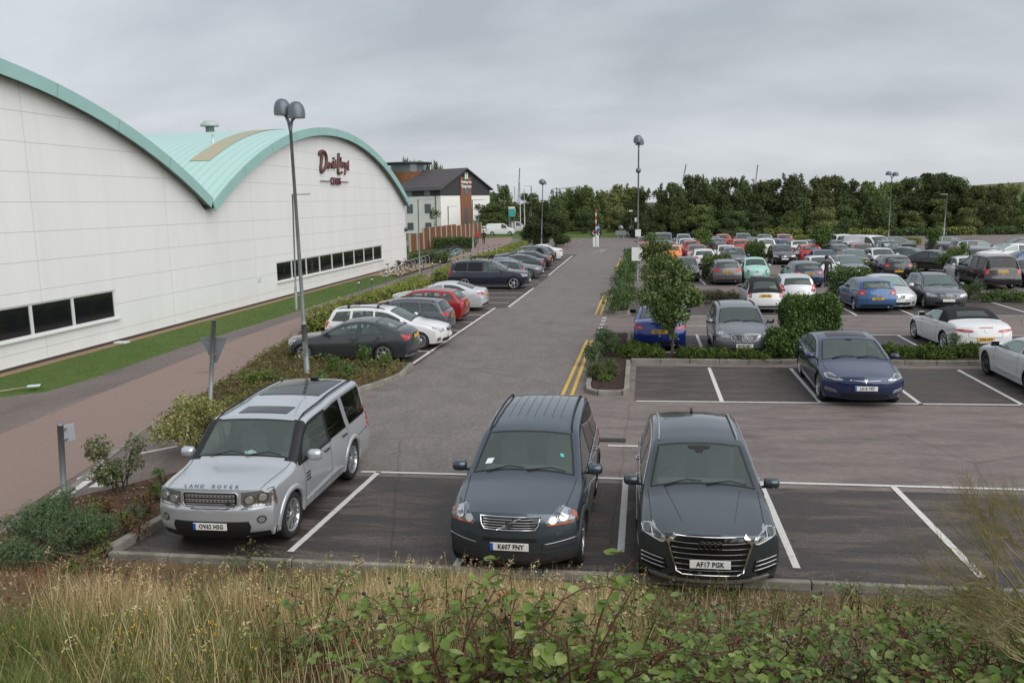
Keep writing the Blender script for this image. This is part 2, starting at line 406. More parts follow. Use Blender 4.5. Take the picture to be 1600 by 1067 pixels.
marks('bay_markings', S, .095, .012, PAINTW)
marks('double_yellow_lines', [((-2.15,22.0),(-2.10,31.2),.10),((-1.90,22.0),(-1.92,31.2),.10),((-2.2,38.3),(-2.22,46.2),.10),((-1.97,38.3),(-2.0,46.2),.10),((-2.15,60),(-2.15,78),.10),((-1.92,60),(-1.92,78),.10)], .1, .012, PAINTY)
S = []
for k in range(6): S.append(((-1.75,32.0+k*1.0),(-1.75,32.55+k*1.0),.18))
for k in range(3): S.append(((-1.15,32.2+k*.5),(-.6,32.2+k*.5),.22))
S += [((-7.05,54),(-5.6,55.2),.10),((-6.4,57),(-5.0,57.4),.10),((-5.2,86),(-4.5,92),.15),((-4.1,92),(-4.5,86.5),.15),((-3.2,85),(-1.6,85),.3),((-5,100),(-2,100),.2)]
S += [((-30,121.4),(2.5,121.4),.2)]+[((-8+1.6*k,106.5),(-7+1.6*k,106.5),.2) for k in range(7)]
sheet('cycle_path', [P2(*p) for p in ((690,425),(735,393),(744,373),(801,371),(798,381),(752,402),(722,419))], .013, A_PATH)
sheet('woodland_floor', [(3.2,115.6),(70,115.6),(90,200),(3.2,200)], .01, mat('woodland_floor', (.045,.040,.022), .95, 0, .1, 0, (1.5,(.03,.035,.014),.4,.6)))
sheet('verge', [(-60,122.1),(3,122.1),(3,165),(-60,165)], .01, LAWN)
marks('worn_road_markings', S, .1, .011, PAINTWW)
h = [P2(*p) for p in ((60,792),(178,764),(262,744),(300,735))]
PX = [P2(*p) for p in ((60,791),(95,776),(120,757),(143,737),(160,721),(222,673),(250,670))]
sheet('exit_lane', PX[:1]+[P2(178,764),P2(262,742),P2(330,728),(-7.7,14.9),(-7.0,15.3),(-7.0,19.3),P2(560,612),P2(470,640),P2(330,660),P2(250,670)]+PX[::-1][1:-1], .009, A_FOOT)
S = []
for (a, b) in (((84,786),(107,764)),((104,772),(134,752)),((128,750),(160,733)),((146,740),(168,727)),((150,762),(172,745))):
    p, q = at(*a), at(*b); S.append(((p.x, p.y), (q.x, q.y), .26))
p = [at(220,709), at(277,698), at(60,791), at(178,765)]
S += [((p[0].x,p[0].y),(p[1].x,p[1].y),.10), ((p[2].x,p[2].y),(p[3].x,p[3].y),.10)]
marks('hatched_lane_markings', S, .2, .016, PAINTW)
# drain grate beside the white line
g = MB(); c = at(957,688); g.box((c.x, c.y, .012), (.56,.26,.012), 0)
for k in range(7): g.box((c.x-.26+.087*k, c.y, .021), (.03,.22,.008), 1)
tag(g.build('drain_grate', [TRIM, mat('cast_iron', (.06,.058,.055), .6, .5)]), 'dark iron drain grate in the asphalt between the two grey cars', 'drain grate')

def kerb(name, pts, w=.125, h=.12, z0=0.0, label=None):
    """kerb stones of about 0.9 m laid along a line, each with its open joint"""
    mb = MB(); 
    for a, b in zip(pts[:-1], pts[1:]):
        a, b = Vector((a[0],a[1],0)), Vector((b[0],b[1],0)); l = (b-a).length; k = max(1, round(l/.915)); d = (b-a)/k; ang = math.atan2(d.y, d.x)
        for i in range(k):
            c = a+d*(i+.5); hh = h+random.uniform(-.004,.004)
            mb.box((c.x, c.y, z0+hh/2-.01), (d.length-.012, w, hh+.02), 0, ang+random.uniform(-.006,.006), bev=.014)
    o = mb.build(name, CONC); o['kind'] = 'structure'; return o
kerb('kerb', [(-7.80,10.86),(-4,10.86),(4.8,10.95),(30,11.2)], .10, .11)
kerb('kerb', [(-7.86,10.95),(-7.74,12.4),(-7.72,14.6)], .15, .15)
# planting beds: soil raised inside their kerbs
def bed(name, pts, z, m): 
    mb = MB(); mb.poly(pts, -.02, z, 0); o = mb.build(name, m); o['kind'] = 'structure'; return o
I1 = [(-.52,22.35),(-.62,22.2),(-1.25,22.15),(-1.48,22.4),(-1.52,23),(-1.50,32.2),(-1.30,32.5),(-.7,32.5),(-.55,32.3),(-.55,28.0)]
bed('planting_bed', [(-.52,22.4),(-1.2,22.2),(-1.48,22.6),(-1.48,32.3),(-.6,32.3),(-.6,28.0),(45,28.3),(45,27.0),(-.5,26.75)], .09, MULCH)
kerb('kerb', [(-.50,26.6),(-.47,22.35),(-.60,22.16),(-1.22,22.12),(-1.46,22.35),(-1.54,23),(-1.54,32.2),(-1.3,32.5),(-.72,32.5),(-.55,32.2),(-.55,28.2)], .14, .13)
kerb('kerb', [(-.42,26.75),(45,26.95)], .14, .14); kerb('kerb', [(-.5,28.15),(45,28.35)], .12, .12)
bed('planting_bed', [(-.75,39.0),(-1.1,38.8),(-1.6,39.1),(-1.7,52),(-.9,52),(-.7,46),(50,46.3),(50,44.6),(-.6,44.5)], .09, MULCH)
kerb('kerb', [(-.70,44.5),(-.70,39.1),(-.85,38.75),(-1.5,38.75),(-1.72,39.2),(-1.78,52)], .14, .13)
kerb('kerb', [(-.62,44.5),(50,44.7)], .14, .14)
bed('planting_bed', [(2.0,56.6),(50,56.8),(50,58.0),(2.0,57.8)], .09, MULCH); kerb('kerb', [(2.0,56.5),(50,56.7)], .14, .13)
B1 = [P2(*p) for p in ((236,671),(330,613),(400,566),(455,533),(462,553),(640,573),(625,589),(597,600),(566,610),(470,640),(330,662))]
bed('verge', B1, .10, LITTER)
kerb('kerb', [P2(*p) for p in ((463,553),(643,573))], .11, .115)
kerb('kerb', [P2(*p) for p in ((643,573),(626,590),(598,601),(566,611),(470,641),(330,663),(237,672))], .14, .14)
kerb('kerb', [P2(*p) for p in ((20,777),(60,791))]+[] if False else [P2(*p) for p in ((0,838),(60,793),(95,777),(143,739),(222,674),(330,612),(400,565),(462,531))], .10, .05)
bed('verge', [(-13.3,9.0),(-11.0,9.0),P2(0,842)]+[P2(*p) for p in ((60,795),(178,768),(262,746),(330,730))]+[(-7.85,14.7),(-7.85,10.8),(-7.85,9.0)], .07, SOIL)
bed('planting_bed', [(-13.9,32.5),(-12.3,28.6),(-12.3,98),(-14.0,98)], .08, LITTER)
kerb('kerb', [(-12.25,28.5),(-12.25,98)], .12, .11)
kerb('kerb', [(-14.0,33),(-14.05,98)], .06, .06)
# embankment under the photographer
def bankz(x, y):
    t = max(0, (10.75-y)); z = .03+2.55*(1-math.exp(-(t/6.2)**1.55))*1.35
    if x < -6: z *= 1-.25*sm(-x, 6, 12)
    return z+.10*math.sin(1.3*x+.6*y)*min(1, t/2)+.05*math.sin(3.1*x-2.2*y)*min(1, t/2)
xs = np.linspace(-16, 22, 150); yy = np.linspace(-8, 10.75, 76)
V = []; F = []
for j, y in enumerate(yy):
    for i, x in enumerate(xs): V.append((x, y, bankz(x, y)))
nx = len(xs)
for j in range(len(yy)-1):
    for i in range(nx-1): F.append((j*nx+i, j*nx+i+1, (j+1)*nx+i+1, (j+1)*nx+i))
BANK = mat('bank_soil', (.17,.115,.065), .95, 0, .2, 0, (2.2, (.10,.085,.04), .38, .66), .8, 30)
o = link('embankment', npmesh('embankment', V, F, [BANK], None, True)); o['kind'] = 'structure'

# ================================================================ CLUB BUILDING
WX = -20.4
def cladding():
    m = bpy.data.materials.new('wall_panels'); m.use_nodes = True; n, l = m.node_tree.nodes, m.node_tree.links; b = n['Principled BSDF']
    t = n.new('ShaderNodeTexCoord'); s = n.new('ShaderNodeSeparateXYZ'); l.new(t.outputs['Object'], s.inputs[0])
    def M(op, a, v=None, c=None):
        q = n.new('ShaderNodeMath'); q.operation = op; l.new(a, q.inputs[0])
        if v is not None: q.inputs[1].default_value = v
        if c is not None: l.new(c, q.inputs[1])
        return q.outputs[0]
    zf = M('FRACT', M('DIVIDE', M('ADD', s.outputs[2], -.02), .985)); yf = M('FRACT', M('DIVIDE', M('ADD', s.outputs[1], -38.5+82), 8.2))
    hz = M('LESS_THAN', M('ABSOLUTE', M('SUBTRACT', zf, .5)), .013); vt = M('LESS_THAN', M('ABSOLUTE', M('SUBTRACT', yf, .5)), .0022)
    a = n.new('ShaderNodeTexNoise'); a.inputs['Scale'].default_value = .35; a.inputs['Detail'].default_value = 5
    mp = n.new('ShaderNodeMapping'); mp.inputs['Scale'].default_value = (1, 2.2, .5); l.new(t.outputs['Object'], mp.inputs[0]); l.new(mp.outputs[0], a.inputs['Vector'])
    r = n.new('ShaderNodeValToRGB'); r.color_ramp.elements[0].color = (.74,.745,.74,1); r.color_ramp.elements[1].color = (.79,.795,.79,1); r.color_ramp.elements[0].position = .3; r.color_ramp.elements[1].position = .7
    l.new(a.outputs[0], r.inputs[0])
    x = n.new('ShaderNodeMix'); x.data_type = 'RGBA'; x.inputs[7].default_value = (.26,.27,.27,1); l.new(r.outputs[0], x.inputs[6]); l.new(M('MULTIPLY', hz, .48), x.inputs[0])
    x2 = n.new('ShaderNodeMix'); x2.data_type = 'RGBA'; x2.inputs[7].default_value = (.50,.51,.50,1); l.new(x.outputs[2], x2.inputs[6]); l.new(M('MULTIPLY', vt, .6), x2.inputs[0])
    st_ = n.new('ShaderNodeTexNoise'); st_.inputs['Scale'].default_value = 1.0; st_.inputs['Detail'].default_value = 6; st_.inputs['Roughness'].default_value = .7
    mp2 = n.new('ShaderNodeMapping'); mp2.inputs['Scale'].default_value = (1, 3.2, .10); l.new(t.outputs['Object'], mp2.inputs[0]); l.new(mp2.outputs[0], st_.inputs['Vector'])
    r3 = n.new('ShaderNodeValToRGB'); r3.color_ramp.elements[0].position = .50; r3.color_ramp.elements[1].position = .74; r3.color_ramp.elements[0].color = (1,1,1,1); r3.color_ramp.elements[1].color = (.955,.953,.945,1); l.new(st_.outputs[0], r3.inputs[0])
    x3 = n.new('ShaderNodeMix'); x3.data_type = 'RGBA'; x3.blend_type = 'MULTIPLY'; x3.inputs[0].default_value = 1; l.new(x2.outputs[2], x3.inputs[6]); l.new(r3.outputs[0], x3.inputs[7])
    l.new(x3.outputs[2], b.inputs['Base Color']); b.inputs['Roughness'].default_value = .45
    return m
WALLM = cladding()
GREEN = mat('roof_green', (.30,.50,.47), .55, 0, .4, 0, (.6, (.27,.46,.43), .35, .7))
def roofsheet():
    m = mat('roof_sheet', (.36,.60,.54), .5); n, l = m.node_tree.nodes, m.node_tree.links; b = n['Principled BSDF']
    t = n.new('ShaderNodeTexCoord'); w = n.new('ShaderNodeTexWave'); w.wave_type = 'BANDS'; w.bands_direction = 'X'; w.inputs['Scale'].default_value = .62
    l.new(t.outputs['Object'], w.inputs['Vector']); r = n.new('ShaderNodeValToRGB'); r.color_ramp.elements[0].color = (.36,.56,.52,1); r.color_ramp.elements[1].color = (.43,.63,.585,1); r.color_ramp.elements[0].position = .05; r.color_ramp.elements[1].position = .3
    l.new(w.outputs[1], r.inputs[0]); l.new(r.outputs[0], b.inputs['Base Color']); return m
ROOFM = roofsheet()
DARKGL = mat('dark_window_glass', (.010,.011,.013), .05, 0, .6, .0)
FRAMEW = mat('white_frame', (.62,.63,.62), .4)
club = thing('leisure_club_building', 'large pale panelled club building with twin arched green roofs beside the lawn', 'building', (WX, 4, 0))
def warc(y, c, half, zb_, zt_): 
    s = zt_-zb_; R = (half*half+s*s)/(2*s); dy_ = y-c; return zt_-R+math.sqrt(max(R*R-dy_*dy_, 0))
YV = 37.7
A1 = (20.6, 17.1, 5.55, 10.10); A2 = (54.75, 17.05, 5.36, 10.05)
def rooftop(y): return warc(y, *A1) if y < YV else warc(y, *A2)
OFF = Vector((-WX, -4, 0))
W1 = (14, 30.3); W2 = (45.2, 64.9); wz0, wz1 = .97, 2.06
m = MB()
ys_ = sorted(set([3.7,5,7,9,11,14,17,20,23,26,28,30.3,32,34,36,37.0,37.7,38.6,40,43,45.2,48,51,54,57,60,62.5,64.9,67,69,70.3,71.3,71.75]))
for a, b in zip(ys_[:-1], ys_[1:]):
    win = (a >= W1[0]-.01 and b <= W1[1]+.01) or (a >= W2[0]-.01 and b <= W2[1]+.01)
    za, zb_ = rooftop(a)-.30, rooftop(b)-.30
    if win:
        m.add([(WX,a,.12),(WX,b,.12),(WX,b,wz0),(WX,a,wz0)], [(0,1,2,3)]); m.add([(WX,a,wz1),(WX,b,wz1),(WX,b,zb_),(WX,a,za)], [(0,1,2,3)])
    else: m.add([(WX,a,.12),(WX,b,.12),(WX,b,zb_),(WX,a,za)], [(0,1,2,3)])
for (a, b) in (W1, W2):   # reveals
    m.add([(WX,a,wz0),(WX,b,wz0),(WX-.16,b,wz0),(WX-.16,a,wz0)], [(0,1,2,3)]); m.add([(WX,a,wz1),(WX,b,wz1),(WX-.16,b,wz1),(WX-.16,a,wz1)], [(3,2,1,0)])
    m.add([(WX,a,wz0),(WX,a,wz1),(WX-.16,a,wz1),(WX-.16,a,wz0)], [(0,1,2,3)]); m.add([(WX,b,wz0),(WX,b,wz1),(WX-.16,b,wz1),(WX-.16,b,wz0)], [(3,2,1,0)])
m.add([(WX,71.75,.12),(WX-45,71.75,.12),(WX-45,71.75,rooftop(71.75)-.3),(WX,71.75,rooftop(71.75)-.3)], [(0,1,2,3)])
m.box((WX-.05,37.7,.06),(.06,68.0,.14),1)
w_ = m.build('wall', [WALLM, mat('plinth', (.06,.055,.05), .9)], club); w_.location = OFF
# shift local: the thing's origin is at (WX,4,0)
def roof_arc(c, y0, y1, name):
    m = MB(); n = 40; e0 = []; 
    XF, XB = WX+.42, WX-46
    Q = [(y0+(y1-y0)*k/n) for k in range(n+1)]
    Z = [warc(y, *c) for y in Q]
    V = [(XF,y,z) for y, z in zip(Q, Z)]+[(XB,y,z) for y, z in zip(Q, Z)]
    m.add(V, [(i, i+1, n+2+i, n+1+i) for i in range(n)], 0, True)
    # underside
    V = [(XF-.02,y,z-.30) for y, z in zip(Q, Z)]+[(WX-.3,y,z-.30) for y, z in zip(Q, Z)]
    m.add(V, [(i, n+1+i, n+2+i, i+1) for i in range(n)], 1, True)
    o = m.build('roof', [ROOFM, mat('soffit', (.20,.22,.21), .8)], club); o.location = OFF
    f = MB(); V = []
    for i, y in enumerate(Q):
        dy_ = (y-c[0]); R = (c[1]**2+(c[3]-c[2])**2)/(2*(c[3]-c[2])); n_ = Vector((0, dy_/R, math.sqrt(max(1-(dy_/R)**2, 0))))
        p = Vector((XF, y, Z[i]))
        for (o_, u) in ((.0,.04),(.055,.04),(.055,-.44),(0,-.44)): V.append(p+Vector((o_,0,0))+n_*u)
    f.add(V, [(4*i+j, 4*i+(j+1)%4, 4*i+4+(j+1)%4, 4*i+4+j) for i in range(n) for j in range(4)]+[(0,1,2,3),(4*n+3,4*n+2,4*n+1,4*n)], 0)
    for k in range(1, 10):   # cover straps at the joints
        i = k*4; p = [Vector(V[4*i+1])+Vector((.006,0,0)), Vector(V[4*i+2])+Vector((.006,0,0))]; d_ = Vector((0,.02,0))
        f.add([p[0]-d_, p[0]+d_, p[1]+d_, p[1]-d_], [(0,3,2,1)], 1)
    q = f.build('fascia', [GREEN, mat('roof_green_joint', (.21,.38,.35), .6)], o)
    return o
r1 = roof_arc(A1, 3.7, YV, 'roof'); r2 = roof_arc(A2, YV, 71.8, 'roof')
for k in range(6):
    yk = 41+5.2*k
st = MB(); V = []
for k in range(15):
    y = 42.1+k*.84; z = warc(y, *A2)+.025; V += [(WX-1.9-.03*k,y,z),(WX-3.05-.03*k,y,z)]
st.add(V, [(2*i, 2*i+2, 2*i+3, 2*i+1) for i in range(14)]); q = st.build('stained_roof_panels', mat('roof_stain', (.42,.37,.26), .9, 0, .2, 0, (1.2, (.34,.40,.32), .45, .6)), r2); 
for (vx, vy, s_) in ((-28.8,54.75,.62),(-62,54.75,1.2)):
    v = MB(); z = rooftop(vy); v.lathe([(s_*.45,-.3),(s_*.45,.55)], 16, 0, Matrix.Translation((vx,vy,z)), False); v.lathe([(s_*.45,.5),(s_*.95,.5),(s_*1.0,.58),(s_*.55,.85),(0,.9)], 18, 1, Matrix.Translation((vx,vy,z)))
    q = v.build('roof_vent', [mat('vent_grey', (.12,.15,.15), .6), mat('vent_cowl', (.38,.42,.42), .5)], r2)
v = MB(); z = rooftop(50); v.tube([(-23.8,45.5,rooftop(45.5)-.05),(-23.8,45.5,rooftop(45.5)+.45)], .07, 8); v.build('roof_pipe', FRAMEW, r2)
for (a, b), n_ in ((W1, [14,14.92,17.07,19.22,21.37,23.52,25.67,27.82]), (W2, [45.2+2.19*k for k in range(10)])):
    ed = [y for y in n_ if a <= y <= b]
    if b-ed[-1] > .4: ed.append(b)
    ed[0] = a; ed[-1] = b
    ed = [e for i, e in enumerate(ed)]
    for y0, y1 in zip(ed[:-1], ed[1:]):
        f = MB(); X = WX-.07
        f.box((X, (y0+y1)/2, wz0+.03),(.05,y1-y0,.06),0); f.box((X,(y0+y1)/2,wz1-.03),(.05,y1-y0,.06),0)
        f.box((X, y0+.035, (wz0+wz1)/2),(.05,.07,wz1-wz0-.12),0); f.box((X, y1-.035,(wz0+wz1)/2),(.05,.07,wz1-wz0-.12),0)
        o = f.build('window', FRAMEW, club); o.location = OFF
        g = MB(); g.box((X-.012,(y0+y1)/2,(wz0+wz1)/2),(.012,y1-y0-.13,wz1-wz0-.11),0); gg = g.build('pane', DARKGL, o)
    f = MB(); f.box((WX+.05,(a+b)/2,wz0-.04),(.14,b-a+.2,.05),0,bev=.01); q = f.build('window_sill', FRAMEW, club); q.location = OFF
# air brick and wall lamp
f = MB(); f.box((WX+.03,42.9,1.35),(.05,.35,.22),0); q = f.build('air_vent', FRAMEW, club); q.location = OFF
f = MB(); f.box((WX+.12,71.4,3.0),(.26,.16,.24),0,bev=.03); f.tube([(WX,71.4,3.2),(WX+.3,71.4,3.2)],.03,6); q = f.build('wall_lamp', TRIM, club); q.location = OFF
# lettering on the arched wall: brushed strokes, built as rounded tubes
MAROON = mat('sign_maroon', (.11,.04,.035), .5)
sg = thing('club_sign', 'maroon hand drawn lettering with a small word below on the pale arched wall', 'sign', (WX+.06, 55, 6.4))
def wallpt(px, py):
    d = ray(px, py); t = (WX+.10)/d.x; return Vector((WX+.10, d.y*t, HC+d.z*t))-Vector((WX+.06, 55, 6.4))
CX, CY, K_ = 400, 140, 300/1600
def cw(pts): return [wallpt(CX+x*K_, CY+y*K_) for x, y in pts]
strokes = {'d_capital': ([(535,548),(528,530),(545,514),(572,518),(588,560),(590,610),(580,650),(560,680),(545,692),(540,660),(546,600),(552,540)], .135),
 'a': ([(612,610),(600,618),(598,645),(606,660),(614,640),(616,612),(618,655)], .085), 'v': ([(622,615),(630,655),(638,610)], .085), 'i': ([(644,595),(645,655)], .09),
 'd': ([(660,612),(652,620),(651,648),(658,655),(664,635),(664,570),(665,655)], .085),
 'l_capital': ([(690,532),(688,600),(684,660),(686,704),(716,692)], .12), 'l': ([(706,566),(708,650)], .085), 'o': ([(722,605),(716,630),(722,655),(730,630),(722,605)], .085),
 'y': ([(736,605),(742,650),(752,605),(746,665),(741,712)], .085), 'd.': ([(762,612),(756,630),(760,665),(768,640),(770,585),(770,678)], .085)}
for nm, (pts, r) in strokes.items():
    b = MB(); P = chaikin(cw(pts), 2) if len(pts) > 3 else cw(pts); b.tube(P, r*.74, 8); b.build('letter', MAROON, sg)
b = MB(); b.tube(cw([(646,578),(648,574)]), .09, 8); b.build('letter_dot', MAROON, sg)
t = text_mesh('CLUBS', .66, .04, [MAROON], sx=.92, bold=.006, space=1.08)
c0, c1 = cw([(625,766),(703,770)]); t.transform(Matrix.Translation((c0+c1)/2) @ Matrix.Rotation(math.pi/2, 4, 'Z') @ Matrix.Rotation(math.pi/2, 4, 'X'))
link('lettering', t, sg)
for a, b_ in (((540,763),(618,765)),((708,770),(772,773))):
    b = MB(); b.tube(cw([a, b_]), .035, 6); b.build('sign_bar', MAROON, sg)
# ================================================================ CARS
from mathutils.bvhtree import BVHTree
TRIM = mat('black_trim', (.012,.012,.013), .55)
RUBBER = mat('tyre_rubber', (.018,.018,.018), .85)
ALLOY = mat('alloy', (.55,.56,.58), .28, .85)
DKALLOY = mat('dark_alloy', (.10,.10,.11), .35, .7)
CHROME = mat('chrome', (.75,.76,.78), .12, 1.0)
SATIN = mat('satin_silver', (.5,.51,.53), .35, .8)
GLOSSBLK = mat('gloss_black', (.008,.008,.009), .08, 0, .6)
SEATM = mat('seat_fabric', (.085,.085,.085), .8)
LENS = mat('lamp_clear', (.42,.44,.46), .12, .55, .8, 1.0)
LENSD = mat('lamp_dark', (.05,.055,.06), .12, .3, .8, 1.0)
REDL = mat('lamp_red', (.42,.010,.016), .14, 0, .5, .6)
AMBER = mat('lamp_amber', (.45,.09,.02), .15, 0, .7, 1.0)
WHITEL = mat('lamp_white', (.50,.52,.54), .12, .3, .7, 1.0)
PLW = mat('plate_white', (.78,.78,.75), .4); PLY = mat('plate_yellow', (.72,.40,.02), .4); PLB = mat('plate_blue', (.02,.10,.45), .4)
INK = mat('plate_ink', (.01,.01,.012), .5)
CLAD = mat('dark_cladding', (.035,.036,.038), .6)
SOFT = mat('soft_top', (.013,.013,.015), .9, bump=.2, bscale=200)
PAPER = mat('paper', (.72,.75,.75), .6); TEALP = mat('teal_sticker', (.1,.5,.42), .5)
GLASS = glassmat('car_glass', (.66,.78,.74), .15, (.36,.47,.435), 1.0)
GLASSD = glassmat('car_glass_dark', (.12,.13,.13), .22, (.012,.014,.014), .9)
LENSM = mat('lamp_smoked', (.17,.18,.19), .10, .4, .8, 1.0)
def paint(name, col, metal=.0, rough=.32):
    return mat('paint_'+name, col, rough, metal, .5, 1.0)

class Design: pass
DUM = [bpy.data.materials.new('slot_%d' % k) for k in range(4)]
def make_design(key, L, W, H, axf, axr, rw, sil, belt, y_cowl, y_hdr, y_rh, y_rb, wins, tum=.30, zs=.24, bow_f=(.30,2.6), bow_r=(.16,2.8),
                prof_f=((.2,-.10),(.35,-.02),(.5,0),(.62,-.01),(.8,-.06),(1.1,-.14)), prof_r=((.2,-.08),(.4,0),(.6,0),(.8,-.03),(1.1,-.10)),
                sh=.045, crown=((3,.10),(.9,.08),(.3,.06),(-3,.06)), clad=0, roof=None, pillars=False, arch=1.10, p_in=.075, plan=(.09,.07), wm=.075, rwm=.10, fil=.05, zmid=.60, limr=.10, rwdark=False):
    d = Design(); d.key = key; d.L, d.W, d.H, d.axf, d.axr, d.rw = L, W, H, axf, axr, rw
    d.zs = zs; d.wins = wins; d.y_cowl, d.y_hdr, d.y_rh, d.y_rb = y_cowl, y_hdr, y_rh, y_rb; d.arch = arch; d.fil = fil; d.limr = limr
    S = chaikin([(a, b, 0) for a, b in sil], 2); sy = np.array([q.x for q in S]); sz = np.array([q.y for q in S])
    arc = np.concatenate([[0], np.cumsum(np.hypot(np.diff(sy), np.diff(sz)))])
    d.y0f, d.y0r = sy[0], sy[-1]
    def zt(y): return float(np.interp(-y, -sy, sz))
    def yarc(a): return float(np.interp(a, arc, sy))
    def arcy(y): return float(np.interp(-y, -sy, arc))
    cy = np.array([c[0] for c in crown][::-1]); cz = np.array([c[1] for c in crown][::-1])
    def zb(y): return belt[0]+(belt[1]-belt[0])*(L/2-y)/L
    def T(y, z):
        u = abs(y)/(L/2); w = W/2*(1-(plan[0] if y > 0 else plan[1])*u**4)
        b = zb(y)
        if z < zmid: return w*(1-.055*((zmid-z)/(zmid-zs))**2)
        if z < b: return w*(1-sh*((z-zmid)/(b-zmid))**2)
        return w*(1-sh)-.012*min((z-b)/.03, 1)-max(z-b-.0, 0)*tum
    def ze(y): return zt(y)-float(np.interp(y, cy, cz))
    def top(x, y):
        e = ze(y); w = T(y, e); return e+(zt(y)-e)*(1-min(abs(x)/w, 1)**2.3)
    pfz = [p[0] for p in prof_f]; pfy = [p[1] for p in prof_f]; prz = [p[0] for p in prof_r]; pry = [p[1] for p in prof_r]
    def bowf(x, z): return bow_f[0]*(1-min(abs(x)/T(d.y0f, z), 1)**bow_f[1])+float(np.interp(z, pfz, pfy))
    def bowr(x, z): return bow_r[0]*(1-min(abs(x)/T(d.y0r, z), 1)**bow_r[1])+float(np.interp(z, prz, pry))
    d.YF = lambda x, z: d.y0f+bowf(x, z)
    d.YR = lambda x, z: d.y0r-bowr(x, z)
    d.T, d.top, d.ze, d.zt, d.zb, d.yarc, d.arcy = T, top, ze, zt, zb, yarc, arcy
    # ---- stations
    ys = set(np.round([yarc(a) for a in np.linspace(0, arc[-1], 64)], 4).tolist())
    ys = sorted(ys, reverse=True)
    def section(y, inset=0.0, zbot=None):
        e, t = ze(y)-inset, zt(y)-inset; z0 = zs if zbot is None else zbot
        r = fil; b = min(zb(y), e-r-.03); P = []
        for k in range(4): P.append((T(y, z0)*k/4-0*inset, z0, 'b'))
        for k in range(9): z = z0+(b-z0)*k/9; P.append((T(y, z)-inset, z, 's'))
        for k in range(5): z = b+(e-r-b)*k/5; P.append((T(y, z)-inset, z, 'u'))
        w = T(y, e+inset)-inset
        A = (T(y, e-r)-inset, e-r); C = (w, e); xe = w-r*1.15
        B = (xe, e+(t-e)*(1-(xe/w)**2.3))
        for k in range(5):
            q = k/4; P.append(((1-q)**2*A[0]+2*q*(1-q)*C[0]+q*q*B[0], (1-q)**2*A[1]+2*q*(1-q)*C[1]+q*q*B[1], 'f'))
        for k in range(1, 8):
            x = xe*(1-k/7); P.append((x, e+(t-e)*(1-(x/w)**2.3), 't'))
        return P
    def loft(stations, caps, mats_fn, sect):
        m = MB(); base = sect(stations[0]); h = len(base); M = 2*h-2
        rows = []
        for i, y in enumerate(stations):
            P = sect(y); ring = P+[(-p[0], p[1], p[2]) for p in P[-2:0:-1]]
            pts = []
            for x, z, g in ring:
                yy = y
                if caps:
                    kf = 1-sm(d.y0f-y, 0, .75); kr = 1-sm(y-d.y0r, 0, .45)
                    if kf > 0: yy += kf*bowf(x, z)
                    if kr > 0: yy -= kr*bowr(x, z)
                pts.append((x, yy, z))
            rows.append(pts)
        V = [p for r_ in rows for p in r_]; F = []; MI = []
        gs = [p[2] for p in base]; gr = gs+gs[-2:0:-1]
        for i in range(len(rows)-1):
            for j in range(M):
                F.append((i*M+j, i*M+(j+1)%M, (i+1)*M+(j+1)%M, (i+1)*M+j))
                jj = j if j < h-1 else M-1-j
                zm_ = V[i*M+j][2]
                MI.append(mats_fn(gs[min(jj, h-1)], (stations[i]+stations[i+1])/2, zm_))
        for end in (0, 1):
            ring = rows[0] if end == 0 else rows[-1]; o0 = 0 if end == 0 else (len(rows)-1)*M
            zc = (min(p[2] for p in ring)+max(p[2] for p in ring))/2
            prev = list(range(o0, o0+M))
            if caps:
                for s_ in (.94,.84,.72,.6,.48,.36,.24,.12):
                    cur = []
                    for p in ring:
                        x, z = p[0]*s_, zc+(p[2]-zc)*s_
                        V.append((x, d.YF(x, z) if end == 0 else d.YR(x, z), z)); cur.append(len(V)-1)
                    for j in range(M):
                        q = (prev[j], cur[j], cur[(j+1)%M], prev[(j+1)%M]); F.append(q if end == 0 else q[::-1])
                        MI.append(3 if clad and V[cur[j]][2] < clad else 0)
                    prev = cur
                V.append((0, d.YF(0, zc) if end == 0 else d.YR(0, zc), zc))
                for j in range(M):
                    q = (prev[j], len(V)-1, prev[(j+1)%M]); F.append(q if end == 0 else q[::-1]); MI.append(0)
            else:
                F.append(tuple(prev[::-1]) if end == 1 else tuple(prev)); MI.append(1)
        me = bpy.data.meshes.new(key); me.from_pydata(V, [], F)
        return me, MI
    def mf(g, y, z):
        if g == 'b': return 1
        if clad and g == 's' and z < clad: return 3
        if roof and g in 'tf' and roof[1] < y < roof[0]: return 2
        if roof and len(roof) > 2 and g == 'u' and roof[1] < y < roof[2]: return 2
        if pillars and g == 'u' and pillars[1] < y < pillars[0]: return 2
        if pillars and g == 'f' and y_hdr < y < y_cowl+.02: return 2
        return 0
    me, MI = loft(ys, True, mf, section)
    for k in range(4): me.materials.append(DUM[k])
    me.polygons.foreach_set('material_index', MI)
    bm = bmesh.new(); bm.from_mesh(me); bmesh.ops.remove_doubles(bm, verts=bm.verts, dist=.0003); bmesh.ops.recalc_face_normals(bm, faces=bm.faces); bm.to_mesh(me)
    d.bvh = BVHTree.FromBMesh(bm); bm.free()
    # ---- windows as patches on the surfaces
    def patch_top(ya, yb, mx, nu=12, nv=10):
        a, b = arcy(ya), arcy(yb); G = []
        for j in range(nv+1):
            y = yarc(a+(b-a)*j/nv); w = T(y, ze(y))-mx
            G.append([Vector((w*(2*i/nu-1), y, top(w*(2*i/nu-1), y))) for i in range(nu+1)])
        return G
